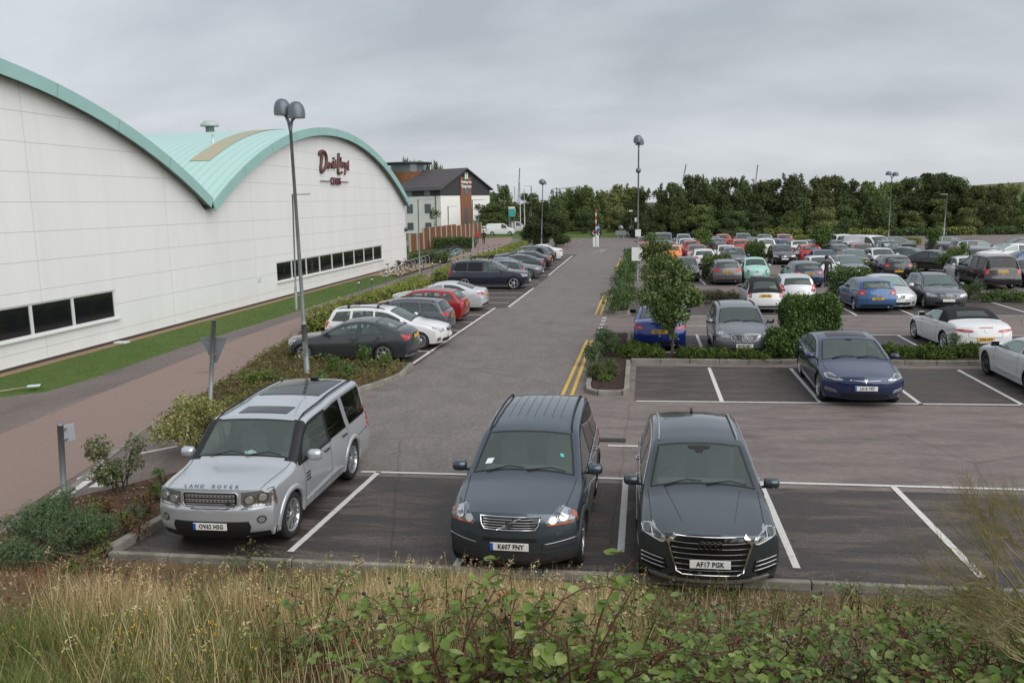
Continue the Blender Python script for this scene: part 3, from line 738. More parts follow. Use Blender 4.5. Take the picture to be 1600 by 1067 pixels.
    def patch_side(yfb, yft, yrb, yrt, side, n=10, m=6):
        G = []
        for i in range(n+1):
            q = i/n; yb_ = yfb+(yrb-yfb)*q; yt_ = yft+(yrt-yft)*q
            z0 = zb(yb_)+.03; z1 = max(ze(yt_)-p_in, z0+.006); col = []
            for j in range(m+1):
                y = yb_+(yt_-yb_)*j/m; z = z0+(z1-z0)*j/m
                col.append(Vector((side*T(y, z), y, z)))
            G.append(col)
        return G
    def normals(G):
        n, m = len(G), len(G[0]); R = []
        for i in range(n):
            r_ = []
            for j in range(m):
                a = G[min(i+1, n-1)][j]-G[max(i-1, 0)][j]; b = G[i][min(j+1, m-1)]-G[i][max(j-1, 0)]
                c = a.cross(b)
                r_.append(c.normalized() if c.length > 1e-9 else Vector((0,0,1)))
            R.append(r_)
        return R
    def shell(G, out_, in_, dirn=None):
        n, m = len(G), len(G[0]); Nn = normals(G) if dirn is None else [[dirn]*m for _ in range(n)]
        if dirn is None:
            c = sum((v for r_ in Nn for v in r_), Vector())
            mid = sum((v for r_ in G for v in r_), Vector())/(n*m)
            if c.dot(mid-Vector((0, mid.y*.6, .6))) < 0: Nn = [[-v for v in r_] for r_ in Nn]
        o = [[G[i][j]+Nn[i][j]*out_ for j in range(m)] for i in range(n)]
        b = [[G[i][j]-Nn[i][j]*in_ for j in range(m)] for i in range(n)]
        V = [v for r_ in o for v in r_]+[v for r_ in b for v in r_]; k = n*m; F = []
        for i in range(n-1):
            for j in range(m-1):
                q = (i*m+j, i*m+j+1, (i+1)*m+j+1, (i+1)*m+j); F.append(q); F.append(tuple(x+k for x in q[::-1]))
        loop = [i*m for i in range(n)]+[(n-1)*m+j for j in range(1, m)]+[i*m+m-1 for i in range(n-2, -1, -1)]+[j for j in range(m-2, 0, -1)]
        for a, b2 in zip(loop, loop[1:]+loop[:1]): F.append((a, b2, b2+k, a+k))
        return V, F
    def bmof(VF):
        me_ = bpy.data.meshes.new('x'); me_.from_pydata([tuple(v) for v in VF[0]], [], VF[1])
        bm_ = bmesh.new(); bm_.from_mesh(me_); bmesh.ops.recalc_face_normals(bm_, faces=bm_.faces); return bm_, me_
    cut1 = MB(); cut2 = MB()
    R1 = rw*arch
    for y in (axf, axr):
        for s in (-1, 1):
            Mx = Matrix.Translation((s*(W/2-.36), y, rw)) @ Matrix.Rotation(s*math.pi/2, 4, 'Y')
            n = 36; vs = [Mx @ Vector((R1*math.cos(2*math.pi*j/n), R1*math.sin(2*math.pi*j/n), z)) for z in (0, .6) for j in range(n)]
            cut1.add(vs, [tuple(range(n-1,-1,-1)), tuple(range(n, 2*n))]+[(j, (j+1)%n, n+(j+1)%n, n+j) for j in range(n)], 0)
    cys = [yarc(a) for a in np.linspace(arcy(y_cowl-.02), arcy(y_rb+.02), 26)]
    cme, cmi = loft(cys, False, lambda *a: 1, lambda y: section(y, .065, .50))
    cut1.add([v.co[:] for v in cme.vertices], [list(p.vertices) for p in cme.polygons])
    d.gl = []                                                    # (name, grid, dark)
    WS = patch_top(y_cowl, y_hdr, wm); RWp = patch_top(y_rh, y_rb, rwm)
    d.gl.append(('windscreen', WS, False)); d.gl.append(('rear_window', RWp, rwdark))
    for G in (WS, RWp):
        av = sum((v for r_ in normals(G) for v in r_), Vector()).normalized()
        if av.z < 0: av = -av
        for r_ in G:
            for i in range(len(r_)):
                h = d.bvh.ray_cast(r_[i]+av*.5, -av)[0]
                if h is not None and (h-r_[i]).length < .35: r_[i] = h
    for G in (WS, RWp):
        av = sum((v for r_ in normals(G) for v in r_), Vector()).normalized()
        if av.z < 0: av = -av
        V, F = shell(G, .12, .18, av); cut2.add(V, F)
    for wv in wins:
        for s in (-1, 1):
            G = patch_side(*wv[:4], s)
            for r_ in G:
                for i in range(len(r_)):
                    h = d.bvh.ray_cast(Vector((s*10, r_[i].y, r_[i].z)), Vector((-s, 0, 0)))[0]
                    if h is not None and abs(h.x-r_[i].x) < .2: r_[i] = h
            V, F = shell(G, .08, .22, Vector((s, 0, 0))); cut2.add(V, F)
            d.gl.append(('side_window', G, wv[4] if len(wv) > 4 else False))
    bo = link('tmp_body', me)
    for c in (cut1, cut2):
        cm = c.mesh('tmp_cut', [DUM[0], DUM[1]]); cm.polygons.foreach_set('material_index', [1]*len(cm.polygons))
        bm_ = bmesh.new(); bm_.from_mesh(cm); bmesh.ops.recalc_face_normals(bm_, faces=bm_.faces); bm_.to_mesh(cm); bm_.free()
        co = link('tmp_cut', cm)
        md = bo.modifiers.new('b', 'BOOLEAN'); md.operation = 'DIFFERENCE'; md.object = co; md.solver = 'EXACT'; md.use_self = False
        bpy.context.view_layer.update()
        nm = bpy.data.meshes.new_from_object(bo.evaluated_get(bpy.context.evaluated_depsgraph_get()))
        bo.modifiers.clear(); bo.data = nm; bpy.data.objects.remove(co)
    me = bo.data; bpy.data.objects.remove(bo)
    me.polygons.foreach_set('use_smooth', [True]*len(me.polygons)); me.set_sharp_from_angle(angle=R_(33))
    order = [DUM.index(m_) for m_ in me.materials]; mi_ = np.zeros(len(me.polygons), np.int32); me.polygons.foreach_get('material_index', mi_); mi_ = np.array(order)[mi_]
    me.materials.clear()
    for m_ in (TRIM, TRIM, TRIM, CLAD): me.materials.append(m_)
    me.polygons.foreach_set('material_index', mi_); me.name = 'body'; d.body = me
    d.nrm = normals
    return d

# ---- pieces laid on a design's surfaces
def grid_poly(poly, step=.05):
    bm = bmesh.new(); f = bm.faces.new([bm.verts.new((p[0], p[1], 0)) for p in poly])
    xs = [p[0] for p in poly]; zz = [p[1] for p in poly]
    for k, (lo, hi) in enumerate(((min(xs), max(xs)), (min(zz), max(zz)))):
        n = int((hi-lo)/step)
        for i in range(1, n+1):
            co = lo+(hi-lo)*i/(n+1); pl = [0,0,0]; pl[k] = co; no = [0,0,0]; no[k] = 1
            bmesh.ops.bisect_plane(bm, geom=list(bm.verts)+list(bm.edges)+list(bm.faces), plane_co=pl, plane_no=no)
    bmesh.ops.triangulate(bm, faces=[f for f in bm.faces if len(f.verts) > 4])
    bm.verts.index_update()
    V = [(v.co.x, v.co.y) for v in bm.verts]; F = [[v.index for v in f.verts] for f in bm.faces]
    B = [[v.index for v in e.verts] for e in bm.edges if len(e.link_faces) == 1]; bm.free()
    return V, F, B
def panel(m, mapf, poly, off=.008, depth=.03, mi=0, step=.05):
    """a plate of its own thickness that follows a surface; mapf(u, v, off) -> point"""
    V, F, B = grid_poly(poly, step); k = len(V)
    P = [mapf(u, v, off) for u, v in V]+[mapf(u, v, off-depth) for u, v in V]
    c = sum((Vector(p) for p in P[:k]), Vector())/k; c2 = sum((Vector(p) for p in P[k:]), Vector())/k
    FF = []
    for f in F:
        n = (Vector(P[f[1]])-Vector(P[f[0]])).cross(Vector(P[f[2]])-Vector(P[f[0]]))
        FF.append(tuple(f) if n.dot(c-c2) > 0 else tuple(reversed(f)))
    FF += [(a, b, b+k, a+k) for a, b in B]
    m.add(P, FF, mi, False)
def stroke(m, mapf, pts, r=.008, off=.01, mi=0, n=6, closed=False, sub=6):
    Q = []
    if closed: pts = list(pts)+[pts[0]]
    for a, b in zip(pts[:-1], pts[1:]):
        for k in range(sub): Q.append(mapf(a[0]+(b[0]-a[0])*k/sub, a[1]+(b[1]-a[1])*k/sub, off))
    Q.append(mapf(pts[-1][0], pts[-1][1], off)); m.tube(Q, r, n, mi)
def ribbon(m, mapf, pts, w=.008, off=.004, mi=0, sub=5):
    Q = []
    for a, b in zip(pts[:-1], pts[1:]):
        for k in range(sub): Q.append((a[0]+(b[0]-a[0])*k/sub, a[1]+(b[1]-a[1])*k/sub))
    Q.append(pts[-1]); V = []
    for i, p in enumerate(Q):
        a, b = Q[max(i-1, 0)], Q[min(i+1, len(Q)-1)]; dx_, dz = b[0]-a[0], b[1]-a[1]; l = math.hypot(dx_, dz) or 1
        nx, nz_ = -dz/l*w/2, dx_/l*w/2
        V += [mapf(p[0]+nx, p[1]+nz_, off), mapf(p[0]-nx, p[1]-nz_, off)]
    m.add(V, [(2*i, 2*i+1, 2*i+3, 2*i+2) for i in range(len(Q)-1)], mi)
def mirx(poly): return [(-p[0], p[1]) for p in poly]
def ell(cx, cz, rx, rz, n=20): return [(cx+rx*math.cos(2*math.pi*k/n), cz+rz*math.sin(2*math.pi*k/n)) for k in range(n)]
def rrect(cx, cz, w, h, r=.015): return [(cx-w/2+r, cz-h/2), (cx+w/2-r, cz-h/2), (cx+w/2, cz-h/2+r), (cx+w/2, cz+h/2-r), (cx+w/2-r, cz+h/2), (cx-w/2+r, cz+h/2), (cx-w/2, cz+h/2-r), (cx-w/2, cz-h/2+r)]

def wheel_meshes(r, w, style, key):
    """axis along x, outer face towards +x; returns tyre, rim and hub meshes"""
    MX = Matrix.Rotation(math.pi/2, 4, 'Y')
    rr = r*.70
    t = MB(); t.lathe([(rr, -w/2), (r*.9, -w/2), (r*.985, -w*.42), (r, -w*.3), (r, w*.3), (r*.985, w*.42), (r*.92, w/2), (rr+.01, w/2), (rr, w*.46), (rr, -w/2)], 36, 0, MX)
    m = MB(); m.lathe([(rr+.004, w*.47), (rr-.012, w*.5), (rr-.028, w*.46), (rr-.03, w*.1), (rr-.03, -w*.4)], 32, 0, MX)
    n, kind = style
    ro = rr-.015
    for k in range(n):
        a = 2*math.pi*k/n
        for dd in ((-.5, .5) if kind == 'twin' else (0,)):
            a0 = a+dd*.10; a1 = a+dd*(.34 if kind == 'twin' else 0)
            hw0, hw1 = (.035, .03) if kind == 'spoke' else ((.018, .016) if kind == 'twin' else ((.03, .06) if kind == 'plate' else (.022, .018)))
            P = []
            for (rad, aa, hw, x0, x1) in ((.05, a0, hw0, w*.30, w*.40), (ro, a1, hw1, w*.36, w*.46)):
                cx_, cz_ = math.cos(aa), math.sin(aa)
                for sx in (-1, 1):
                    y, z = rad*cx_-sx*hw*cz_, rad*cz_+sx*hw*cx_
                    P += [(x0, y, z), (x1, y, z)]
            m.add(P, [(1,3,7,5), (0,1,5,4), (2,6,7,3), (0,4,6,2), (4,5,7,6), (0,2,3,1)], 0)
    m.lathe([(.075, w*.3), (.07, w*.42), (.03, w*.44), (0.0, w*.44)], 16, 0, MX)
    b = MB(); b.lathe([(0, w*.12), (rr*.62, w*.12), (rr*.62, w*.02), (rr-.032, 0.0), (rr-.032, -w*.4)], 24, 0, MX)
    return t.mesh('tyre', [RUBBER]), m.mesh('rim', [ALLOY]), b.mesh('wheel', [TRIM])

def finish_design(d, front, rear, wheel=(5,'spoke'), tyre_w=.235, rails=None, arch_trim=None, sill=False, mirror=(.24,.16), handle=CHROME, rim_mat=None, seams=None, wiper=True, chrome_line=False, seats=True, mirror_mat=0):
    """adds everything but the body: glass, lamps, grille, wheels, mirrors, seams; front(d) and rear(d) return lists of (name, mesh[, kids])"""
    parts = []
    T = d.T
    def cast(org, dr, shrink, o, ok):
        h0 = None
        for k in range(40):
            h, nn, i_, q_ = d.bvh.ray_cast(org, dr)
            if h is not None:
                if nn.dot(dr) > 0: nn = -nn
                nn = (nn-dr*.6).normalized(); h0 = h+nn*o
                if ok(h): return h0
            org = shrink(org)
        return h0 if h0 is not None else org+dr*9
    sh_ = lambda p: Vector((p.x*.992, p.y, p.z+(.60-p.z)*.03))
    FM = lambda x, z, o: cast(Vector((x, 10, z)), Vector((0, -1, 0)), sh_, o, lambda h: h.y > d.y0f-.16)
    RM = lambda x, z, o: cast(Vector((x, -10, z)), Vector((0, 1, 0)), sh_, o, lambda h: h.y < d.y0r+d.limr)
    def SMAP(s): return lambda y, z, o: cast(Vector((s*10, y, z)), Vector((-s, 0, 0)), lambda p: Vector((p.x, p.y*.992, p.z+(.60-p.z)*.03)), o, lambda h: abs(h.x) > d.W*.36)
    TM = lambda x, y, o: cast(Vector((x, y, 10)), Vector((0, 0, -1)), lambda p: Vector((p.x*.985, p.y*.985, p.z)), o, lambda h: True)
    d.FM, d.RM, d.SMAP, d.TM = FM, RM, SMAP, TM
    # glass, each pane 5 mm thick with a black printed edge
    for name, G, dark in d.gl:
        n, m_ = len(G), len(G[0]); Nn = d.nrm(G)
        c = sum((v for r_ in Nn for v in r_), Vector()); mid = sum((v for r_ in G for v in r_), Vector())/(n*m_)
        s = 1 if c.dot(mid-Vector((0, mid.y*.6, .6))) > 0 else -1
        if name == 'side_window': Nn = [[Vector((1 if G[0][0].x > 0 else -1, 0, 0))*s for _ in r_] for r_ in Nn]
        ex = .012
        V = [G[i][j]+Nn[i][j]*s*.003 for i in range(n) for j in range(m_)]
        F = [(i*m_+j, i*m_+j+1, (i+1)*m_+j+1, (i+1)*m_+j) for i in range(n-1) for j in range(m_-1)]
        p = MB(); p.add(V, F, 0, True)
        # frit: a black border strip on the pane's outer edge
        loop = [(i, 0) for i in range(n)]+[(n-1, j) for j in range(1, m_)]+[(i, m_-1) for i in range(n-2, -1, -1)]+[(0, j) for j in range(m_-2, 0, -1)]
        cen = mid; q = []
        bw = .03 if name != 'side_window' else .014
        for (i, j) in loop:
            P = G[i][j]+Nn[i][j]*s*.006; ctr = G[min(max(i, 1), n-2)][min(max(j, 1), m_-2)]+Nn[i][j]*s*.006
            dv = ctr-P; dl = dv.length
            q += [P, P+dv*(min(bw/dl, .9) if dl > 1e-6 else 0)]
        k = len(loop); p.add(q, [(2*a, 2*a+1, 2*((a+1)%k)+1, 2*((a+1)%k)) for a in range(k)], 1)
        parts.append((name, p.mesh(name, [GLASSD if dark else GLASS, TRIM]), []))
    # wheels
    tm, rm, hm = wheel_meshes(d.rw, tyre_w, wheel, d.key)
    if rim_mat: rm.materials.clear(); rm.materials.append(rim_mat)
    for y in (d.axf, d.axr):
        for s in (1, -1):
            parts.append(('wheel', hm, [('tyre', tm), ('rim', rm)], (s*(d.W/2-tyre_w/2-.035), y, d.rw), 0 if s > 0 else math.pi))
    # mirrors, handles
    ym = d.y_cowl-.32; zm = d.zb(ym)+.10
    for s in (1, -1):
        m = MB(); x0 = T(ym, zm)
        bm = bmesh.new(); bmesh.ops.create_uvsphere(bm, u_segments=14, v_segments=9, radius=1)
        for v in bm.verts:
            q = v.co; sx = math.copysign(abs(q.x)**.6, q.x); sz = math.copysign(abs(q.z)**.7, q.z)
            v.co = Vector((s*(x0+.06+mirror[0]/2+sx*mirror[0]/2), ym+.02+(q.y if q.y > 0 else q.y*.25)*.10, zm+.02+sz*mirror[1]/2-.0))
        bm.verts.index_update(); m.add([v.co for v in bm.verts], [[v.index for v in f.verts] for f in bm.faces], 0, True); bm.free()
        m.tube([(s*(x0-.02), ym+.02, zm-.05), (s*(x0+.10), ym+.03, zm-.035)], .022, 6, 1)
        g = MB(); g.box((s*(x0+.06+mirror[0]/2), ym-.012, zm+.02), (mirror[0]*.84, .006, mirror[1]*.8), 0, bev=.002)
        parts.append(('door_mirror', m.mesh('door_mirror', [TRIM, TRIM]), [('mirror_glass', g.mesh('mirror_glass', [GLOSSBLK]))], None, 0, mirror_mat))
    for wv in d.wins[:2]:
        for s in (1, -1):
            if wv[2]-wv[0] > -.45: continue
            y = wv[2]+.16; z = d.zb(y)-.085; m = MB()
            m.tube([SMAP(s)(y+.1, z, -.002), SMAP(s)(y+.08, z, .03), SMAP(s)(y-.08, z+.004, .03), SMAP(s)(y-.1, z+.004, -.002)], .014, 6, 0)
            parts.append(('door_handle', m.mesh('door_handle', [handle or TRIM]), [], None, 0, None if handle else 0))
    # shut lines
    for s in (1, -1):
        S = SMAP(s)
        for sl in (seams if seams is not None else default_seams(d)):
            m = MB(); ribbon(m, S, sl, .009, .003); parts.append(('shut_line', m.mesh('shut_line', [TRIM]), []))
    yh = d.y_cowl+.04
    for s in (1, -1):
        m = MB(); ribbon(m, TM, [(s*(T(d.y0f, d.ze(d.y0f))-.16), d.y0f+.12), (s*(T(yh, d.ze(yh))-.07), yh)], .009, .003, sub=12)
        parts.append(('shut_line', m.mesh('shut_line', [TRIM]), []))
    if sill:
        for s in (1, -1):
            m = MB(); panel(m, SMAP(s), [(d.axf-d.rw*1.2, .26), (d.axr+d.rw*1.2, .26), (d.axr+d.rw*1.2, sill), (d.axf-d.rw*1.2, sill)], .012, .03, 0, .25)
            parts.append(('sill_cladding', m.mesh('sill_cladding', [CLAD]), []))
    if arch_trim is not None:
        for y in (d.axf, d.axr):
            for s in (1, -1):
                m = MB(); R1 = d.rw*d.arch; n = 26; V = []
                for k in range(n+1):
                    a = R_(-12+204*k/n); cs, sn = math.cos(a), math.sin(a)
                    for rr, o in ((R1-.004, -.05), (R1-.004, .014), (R1+.02, .022), (R1+.075, .014), (R1+.085, -.004)):
                        yy, zz = y+rr*cs, d.rw+rr*sn
                        V.append(SMAP(s)(yy, min(max(zz, d.zs-.02), d.zb(yy)+.02), o))
                m.add(V, [(k*5+j, k*5+j+1, k*5+j+6, k*5+j+5) for k in range(n) for j in range(4)], 0, True)
                parts.append(('wheel_arch_trim', m.mesh('wheel_arch_trim', [arch_trim or TRIM]), [], None, 0, 0 if arch_trim == 0 else None))
    if rails:
        ya, yb, h, rmat = rails
        for s in (1, -1):
            m = MB(); Q = []
            for k in range(13):
                y = ya+(yb-ya)*k/12; x = T(y, d.ze(y))-.10; hh = h*min(1, k*1.2, (12-k)*1.2)
                Q.append((s*x, y, d.top(x, y)+hh-.004))
            m.tube(Q, .017, 8, 0); parts.append(('roof_rail', m.mesh('roof_rail', [rmat]), []))
    if chrome_line:
        for s in (1, -1):
            m = MB(); y0, y1 = d.wins[0][0], d.wins[-1][2]
            low = [(y0+(y1-y0)*k/12, d.zb(y0+(y1-y0)*k/12)+.014) for k in range(13)]
            stroke(m, SMAP(s), low, .008, .004, sub=1)
            if chrome_line == 2:
                up = []
                for k in range(17):
                    y = y0-.05+(y1-y0+.05)*k/16; z = max(d.ze(y)-.058, d.zb(y)+.014); up.append((y, z))
                stroke(m, SMAP(s), up, .008, .006, sub=1)
            parts.append(('window_trim', m.mesh('window_trim', [CHROME]), []))
    if wiper:
        for (x0, x1, dy_) in ((-.05, -.62, .04), (.55, .0, .04)):
            m = MB(); a, b = d.y_cowl+.01, d.y_cowl-.06
            m.tube([TM(x0, a, .02), TM((x0*.4+x1*.6), b, .03), TM(x1, b+.02, .018)], [.012, .009, .006], 5, 0)
            parts.append(('wiper', m.mesh('wiper', [TRIM]), []))
    if seats:
        zf = .50; yc = (d.y_cowl+d.y_rh)/2
        for x in (-.37, .37):
            m = MB(); y = d.y_hdr-.55; tp = min(zf+.92, d.zt(y-.2)-.17); hb = tp-.14-zf-.10
            m.box((x, y+.2, zf+.12), (.48, .5, .2), 0, bev=.06); m.box((x, y-.1, zf+.12+hb/2), (.46, .16, hb), 0, bev=.07); m.box((x, y-.12, tp-.09), (.25, .09, .15), 0, bev=.04)
            parts.append(('seat', m.mesh('seat', [SEATM]), []))
        m = MB(); y = max(d.y_hdr-1.5, d.y_rb+.75)
        m.box((0, y+.2, zf+.12), (1.2, .45, .2), 0, bev=.05); hb = min(.62, d.zt(y-.15)-.22-zf); m.box((0, y-.08, zf+.06+hb/2), (1.1, .15, hb), 0, bev=.06)
        parts.append(('rear_seat', m.mesh('rear_seat', [SEATM]), []))
        m = MB(); zc = d.zt(d.y_cowl)
        m.box((0, d.y_cowl-.30, zc-.15), (1.30, .50, .14), 0, bev=.05); parts.append(('dashboard', m.mesh('dashboard', [SEATM]), []))
        m = MB(); Mw = Matrix.Translation((.37, d.y_cowl-.66, zc-.10)) @ Matrix.Rotation(R_(65), 4, 'X')
        m.lathe([(.19+.016*math.cos(a), .016*math.sin(a)) for a in [2*math.pi*k/8 for k in range(9)]], 24, 0, Mw)
        parts.append(('steering_wheel', m.mesh('steering_wheel', [TRIM]), []))
    parts += front(d)+rear(d)
    d.parts = parts
    return d
def default_seams(d):
    o = []
    lo = d.zs+.12
    def door(yf, yr):
        return [(yf, d.zb(yf)+.01), (yf+.0, d.zb(yf)-.25), (yf-.02, lo+.06), (yf-.06, lo), (yr+.06, lo), (yr+.02, lo+.06), (yr, d.zb(yr)-.2), (yr, d.zb(yr)+.01)]
    w = d.wins
    o.append(door(min(d.y_cowl-.10, d.axf-d.rw*1.25), w[0][2]-.04))
    if len(w) > 1 and w[1][2]-w[1][0] < -.5:
        yr = w[1][2]-.06; r1 = d.axr+d.rw*1.12
        o.append([(w[1][0]+.03, lo), (r1, lo), (r1+.0, lo+.12), (r1-.10, .78), (yr, d.zb(yr)-.08), (yr, d.zb(yr)+.01)])
    o.append([(d.axr-d.rw*.35, d.rw*d.arch+d.rw*.93), (d.y0r+.16, .84)])
    return o
def plate_part(d, front, z, txt=None, w=.52, euro=False, tilt=0):
    """number plate on the nose or the tail, with its letters"""
    h = .111; y = d.YF(0, z)+.02 if front else d.YR(0, z)-.02
    m = MB(); m.box((0, y, z), (w, .014, h), 0, bev=.004)
    if euro: m.box(((w/2-.022)*(-1 if not front else 1), y+(.0075 if front else -.0075), z), (.042, .004, h-.008), 1)
    kids = []
    if txt:
        me = text_mesh(txt, .098, .0015, [INK], sx=.80, bold=.0025, space=1.05)
        M = Matrix.Translation((-.02 if euro and front else 0, y+(.0095 if front else -.0095), z)) @ (Matrix.Rotation(math.pi, 4, 'Z') if front else Matrix.Identity(4)) @ Matrix.Rotation(math.pi/2, 4, 'X')
        me.transform(M); me.name = 'plate_lettering'; kids = [('plate_lettering', me)]
    return ('number_plate', m.mesh('number_plate', [PLW if front else PLY, PLB]), kids)
def lamp_pair(d, name, mapf, poly, mats, extra=None, off=.010, side=None, sidez=None):
    r = []
    for s in (1, -1):
        m = MB(); P = poly if s > 0 else mirx(poly); panel(m, mapf, P, off, .03, 0, .06)
        if side:
            panel(m, d.SMAP(s), side, .008, .02, 0, .08)
        if extra: extra(m, s)
        r.append((name, m.mesh(name, mats), []))
    return r

# generic noses and tails -------------------------------------------------------
def std_front(gr=(.55,.12), gz=.62, hl=None, plz=.45, txt=None, slats=3, intake=True, drl=False, emblem=None, chrome=True, euro=False, hmats=None, gtop=1.0):
    def fn(d):
        o = []; FM = d.FM
        ytop = d.ze(d.y0f)
        wz = d.T(d.y0f, gz)
        m = MB(); w, h = gr
        G = [(-w*gtop/2*1.0, gz+h/2), (w*gtop/2, gz+h/2), (w/2*.96, gz-h/2*.3), (w/2*.8, gz-h/2), (-w/2*.8, gz-h/2), (-w/2*.96, gz-h/2*.3)]
        panel(m, FM, G, .008, .03, 0, .06)
        if chrome: stroke(m, FM, G, .006, .012, 1, closed=True, sub=3)
        for k in range(slats):
            z = gz-h/2+h*(k+1)/(slats+1); ww = w*.46*(.86+.14*(k+1)/(slats+1)); stroke(m, FM, [(-ww, z), (ww, z)], .007, .014, 1, sub=6)
        if emblem == 'star':
            Q = ell(0, gz, .075, .075, 24); stroke(m, FM, Q, .007, .035, 1, closed=True, sub=1)
            for a in (90, 210, 330): stroke(m, FM, [(0, gz), (.075*math.cos(R_(a)), gz+.075*math.sin(R_(a)))], .007, .035, 1, sub=2)
        elif emblem == 'round':
            panel(m, FM, ell(0, gz+h*.1, .055, .055, 16), .025, .02, 1, .2)
        o.append(('grille', m.mesh('grille', [GLOSSBLK, CHROME]), []))
        H_ = hl or [(wz*.52, gz-.02), (wz*.60, gz+.07), (wz*.86, gz+.13), (wz*.955, gz+.12), (wz*.955, gz+.03), (wz*.80, gz-.05)]
        cx = sum(p[0] for p in H_)/len(H_); cz = sum(p[1] for p in H_)/len(H_)
        def ex(m, s):
            panel(m, FM, ell(s*(cx-.03), cz, .045, .04, 14), .016, .02, 1, .2)
            panel(m, FM, ell(s*(cx+.07), cz+.02, .04, .036, 14), .016, .02, 1, .2)
            if drl: stroke(m, FM, [(s*p[0]*.99, p[1]+.008) for p in H_[-1:]+H_[:1]] , .009, .016, 1, sub=3)
        z0 = max(p[1] for p in H_); z1 = min(p[1] for p in H_)
        o += lamp_pair(d, 'headlight', FM, H_, hmats or [LENS, WHITEL], ex, side=[(d.y0f+.06, z0-.015), (d.y0f-.16, z0), (d.y0f-.03, z1+.03), (d.y0f+.06, z1+.02)] if hl is None else None)
        if intake:
            m = MB(); panel(m, FM, [(-.5, .26), (.5, .26), (.56, .36), (.5, .385), (-.5, .385), (-.56, .36)], .006, .02, 0, .06)
            o.append(('lower_intake', m.mesh('lower_intake', [TRIM]), []))
            for s in (1, -1):
                m = MB(); panel(m, FM, [(s*.62, .30), (s*.75, .30), (s*.77, .40), (s*.66, .43)], .008, .02, 0, .06); panel(m, FM, ell(s*.69, .355, .035, .035, 12), .014, .02, 1, .2)
                o.append(('fog_light', m.mesh('fog_light', [TRIM, LENS]), []))
        o.append(plate_part(d, True, plz, txt, euro=euro))
        return o
    return fn
def std_rear(tl=None, plz=.78, txt=None, side=True, bumper=True, exhaust=True, emblem=True, tmats=None, badge=None, strip=False, diffuser=.36):
    def fn(d):
        o = []; RM = d.RM
        zt_ = d.ze(d.y0r); w = d.T(d.y0r, .8)
        P = tl or [(w*.62, .80), (w*.68, .92), (w*.97, .94), (w*.97, .76), (w*.80, .76)]
        z0 = max(p[1] for p in P); z1 = min(p[1] for p in P)
        def ex(m, s):
            c = (sum(p[0] for p in P)/len(P), sum(p[1] for p in P)/len(P))
            panel(m, RM, [(s*(c[0]-.03+(p[0]-c[0])*.34), c[1]-.012+(p[1]-c[1])*.20) for p in P], .014, .02, 1, .1)
        o += lamp_pair(d, 'tail_light', RM, P, tmats or [REDL, WHITEL], ex, side=[(d.y0r-.05, z0-.01), (d.y0r+.20, z0-.02), (d.y0r+.08, z1+.05), (d.y0r-.05, z1+.02)] if side else None)
        if bumper:
            m = MB(); panel(m, RM, [(-w*.8, .25), (w*.8, .25), (w*.86, diffuser-.03), (w*.6, diffuser), (-w*.6, diffuser), (-w*.86, diffuser-.03)], .006, .02, 0, .08)
            o.append(('rear_valance', m.mesh('rear_valance', [TRIM]), []))
        m = MB(); ribbon(m, RM, [(-w*.6, .58), (-w*.62, zt_-.04)], .008, .004); ribbon(m, RM, [(w*.6, .58), (w*.62, zt_-.04)], .008, .004); ribbon(m, RM, [(-w*.6, .58), (w*.6, .58)], .008, .004)
        o.append(('boot_seam', m.mesh('boot_seam', [TRIM]), []))
        if strip:
            m = MB(); stroke(m, RM, [(-.32, plz+.085), (.32, plz+.085)], .010, .012); o.append(('boot_trim', m.mesh('boot_trim', [CHROME]), []))
        if emblem:
            m = MB(); z = plz+.14 if plz+.19 < zt_ else plz-.13
            panel(m, RM, ell(0, z, .045, .045, 16), .012, .02, 0, .2); o.append(('emblem', m.mesh('emblem', [mat('badge_grey', (.25,.26,.27), .35, .5)]), []))
        if badge: o.append(badge(d))
        if exhaust:
            m = MB(); y = d.YR(.45, .27); m.tube([(.48, y+.2, .255), (.48, y-.03, .255)], .035, 10, 0); o.append(('exhaust', m.mesh('exhaust', [SATIN]), []))
        o.append(plate_part(d, False, plz, txt))
        return o
    return fn
def place_car(d, name, pnt, label, cat, loc, rz, group=None, accent=None, plates=None, simple=False):
    root = thing(name, label, cat, loc, rz, group)
    def add(nm, me, par, slots=None):
        o = link(nm, me, par)
        return o
    b = link('body', d.body, root)
    b.material_slots[0].link = 'OBJECT'; b.material_slots[0].material = pnt
    if accent is not None:
        b.material_slots[2].link = 'OBJECT'; b.material_slots[2].material = accent
    else:
        b.material_slots[2].link = 'OBJECT'; b.material_slots[2].material = pnt
    for p in d.parts:
        nm, me, kids = p[:3]
        if simple and nm in ('dashboard', 'steering_wheel', 'wiper', 'shut_line', 'boot_seam', 'door_handle', 'exhaust', 'window_trim'): continue
        o = link(nm, me, root)
        if len(p) > 3 and p[3] is not None: o.location = p[3]
        if len(p) > 4 and p[4]: o.rotation_euler = (0, 0, p[4])
        if len(p) > 5 and p[5] is not None:
            o.material_slots[p[5]].link = 'OBJECT'; o.material_slots[p[5]].material = pnt
        if simple and nm != 'wheel': continue
        for q in kids:
            c = link(q[0], q[1], o)
    return root
# ---------------------------------------------------------------- car designs
SIL = {}
DES = {}
WN = lambda cowl, b, c, r=None, dark=False: None
def design(key, **k):
    DES[key] = make_design(key, **k); return DES[key]
FPROF_SUV = ((.2,-.12),(.34,-.03),(.5,0),(.7,0),(.9,-.04),(1.1,-.12))
RPROF_SUV = ((.2,-.10),(.4,0),(.62,0),(.75,-.03),(1.1,-.08))

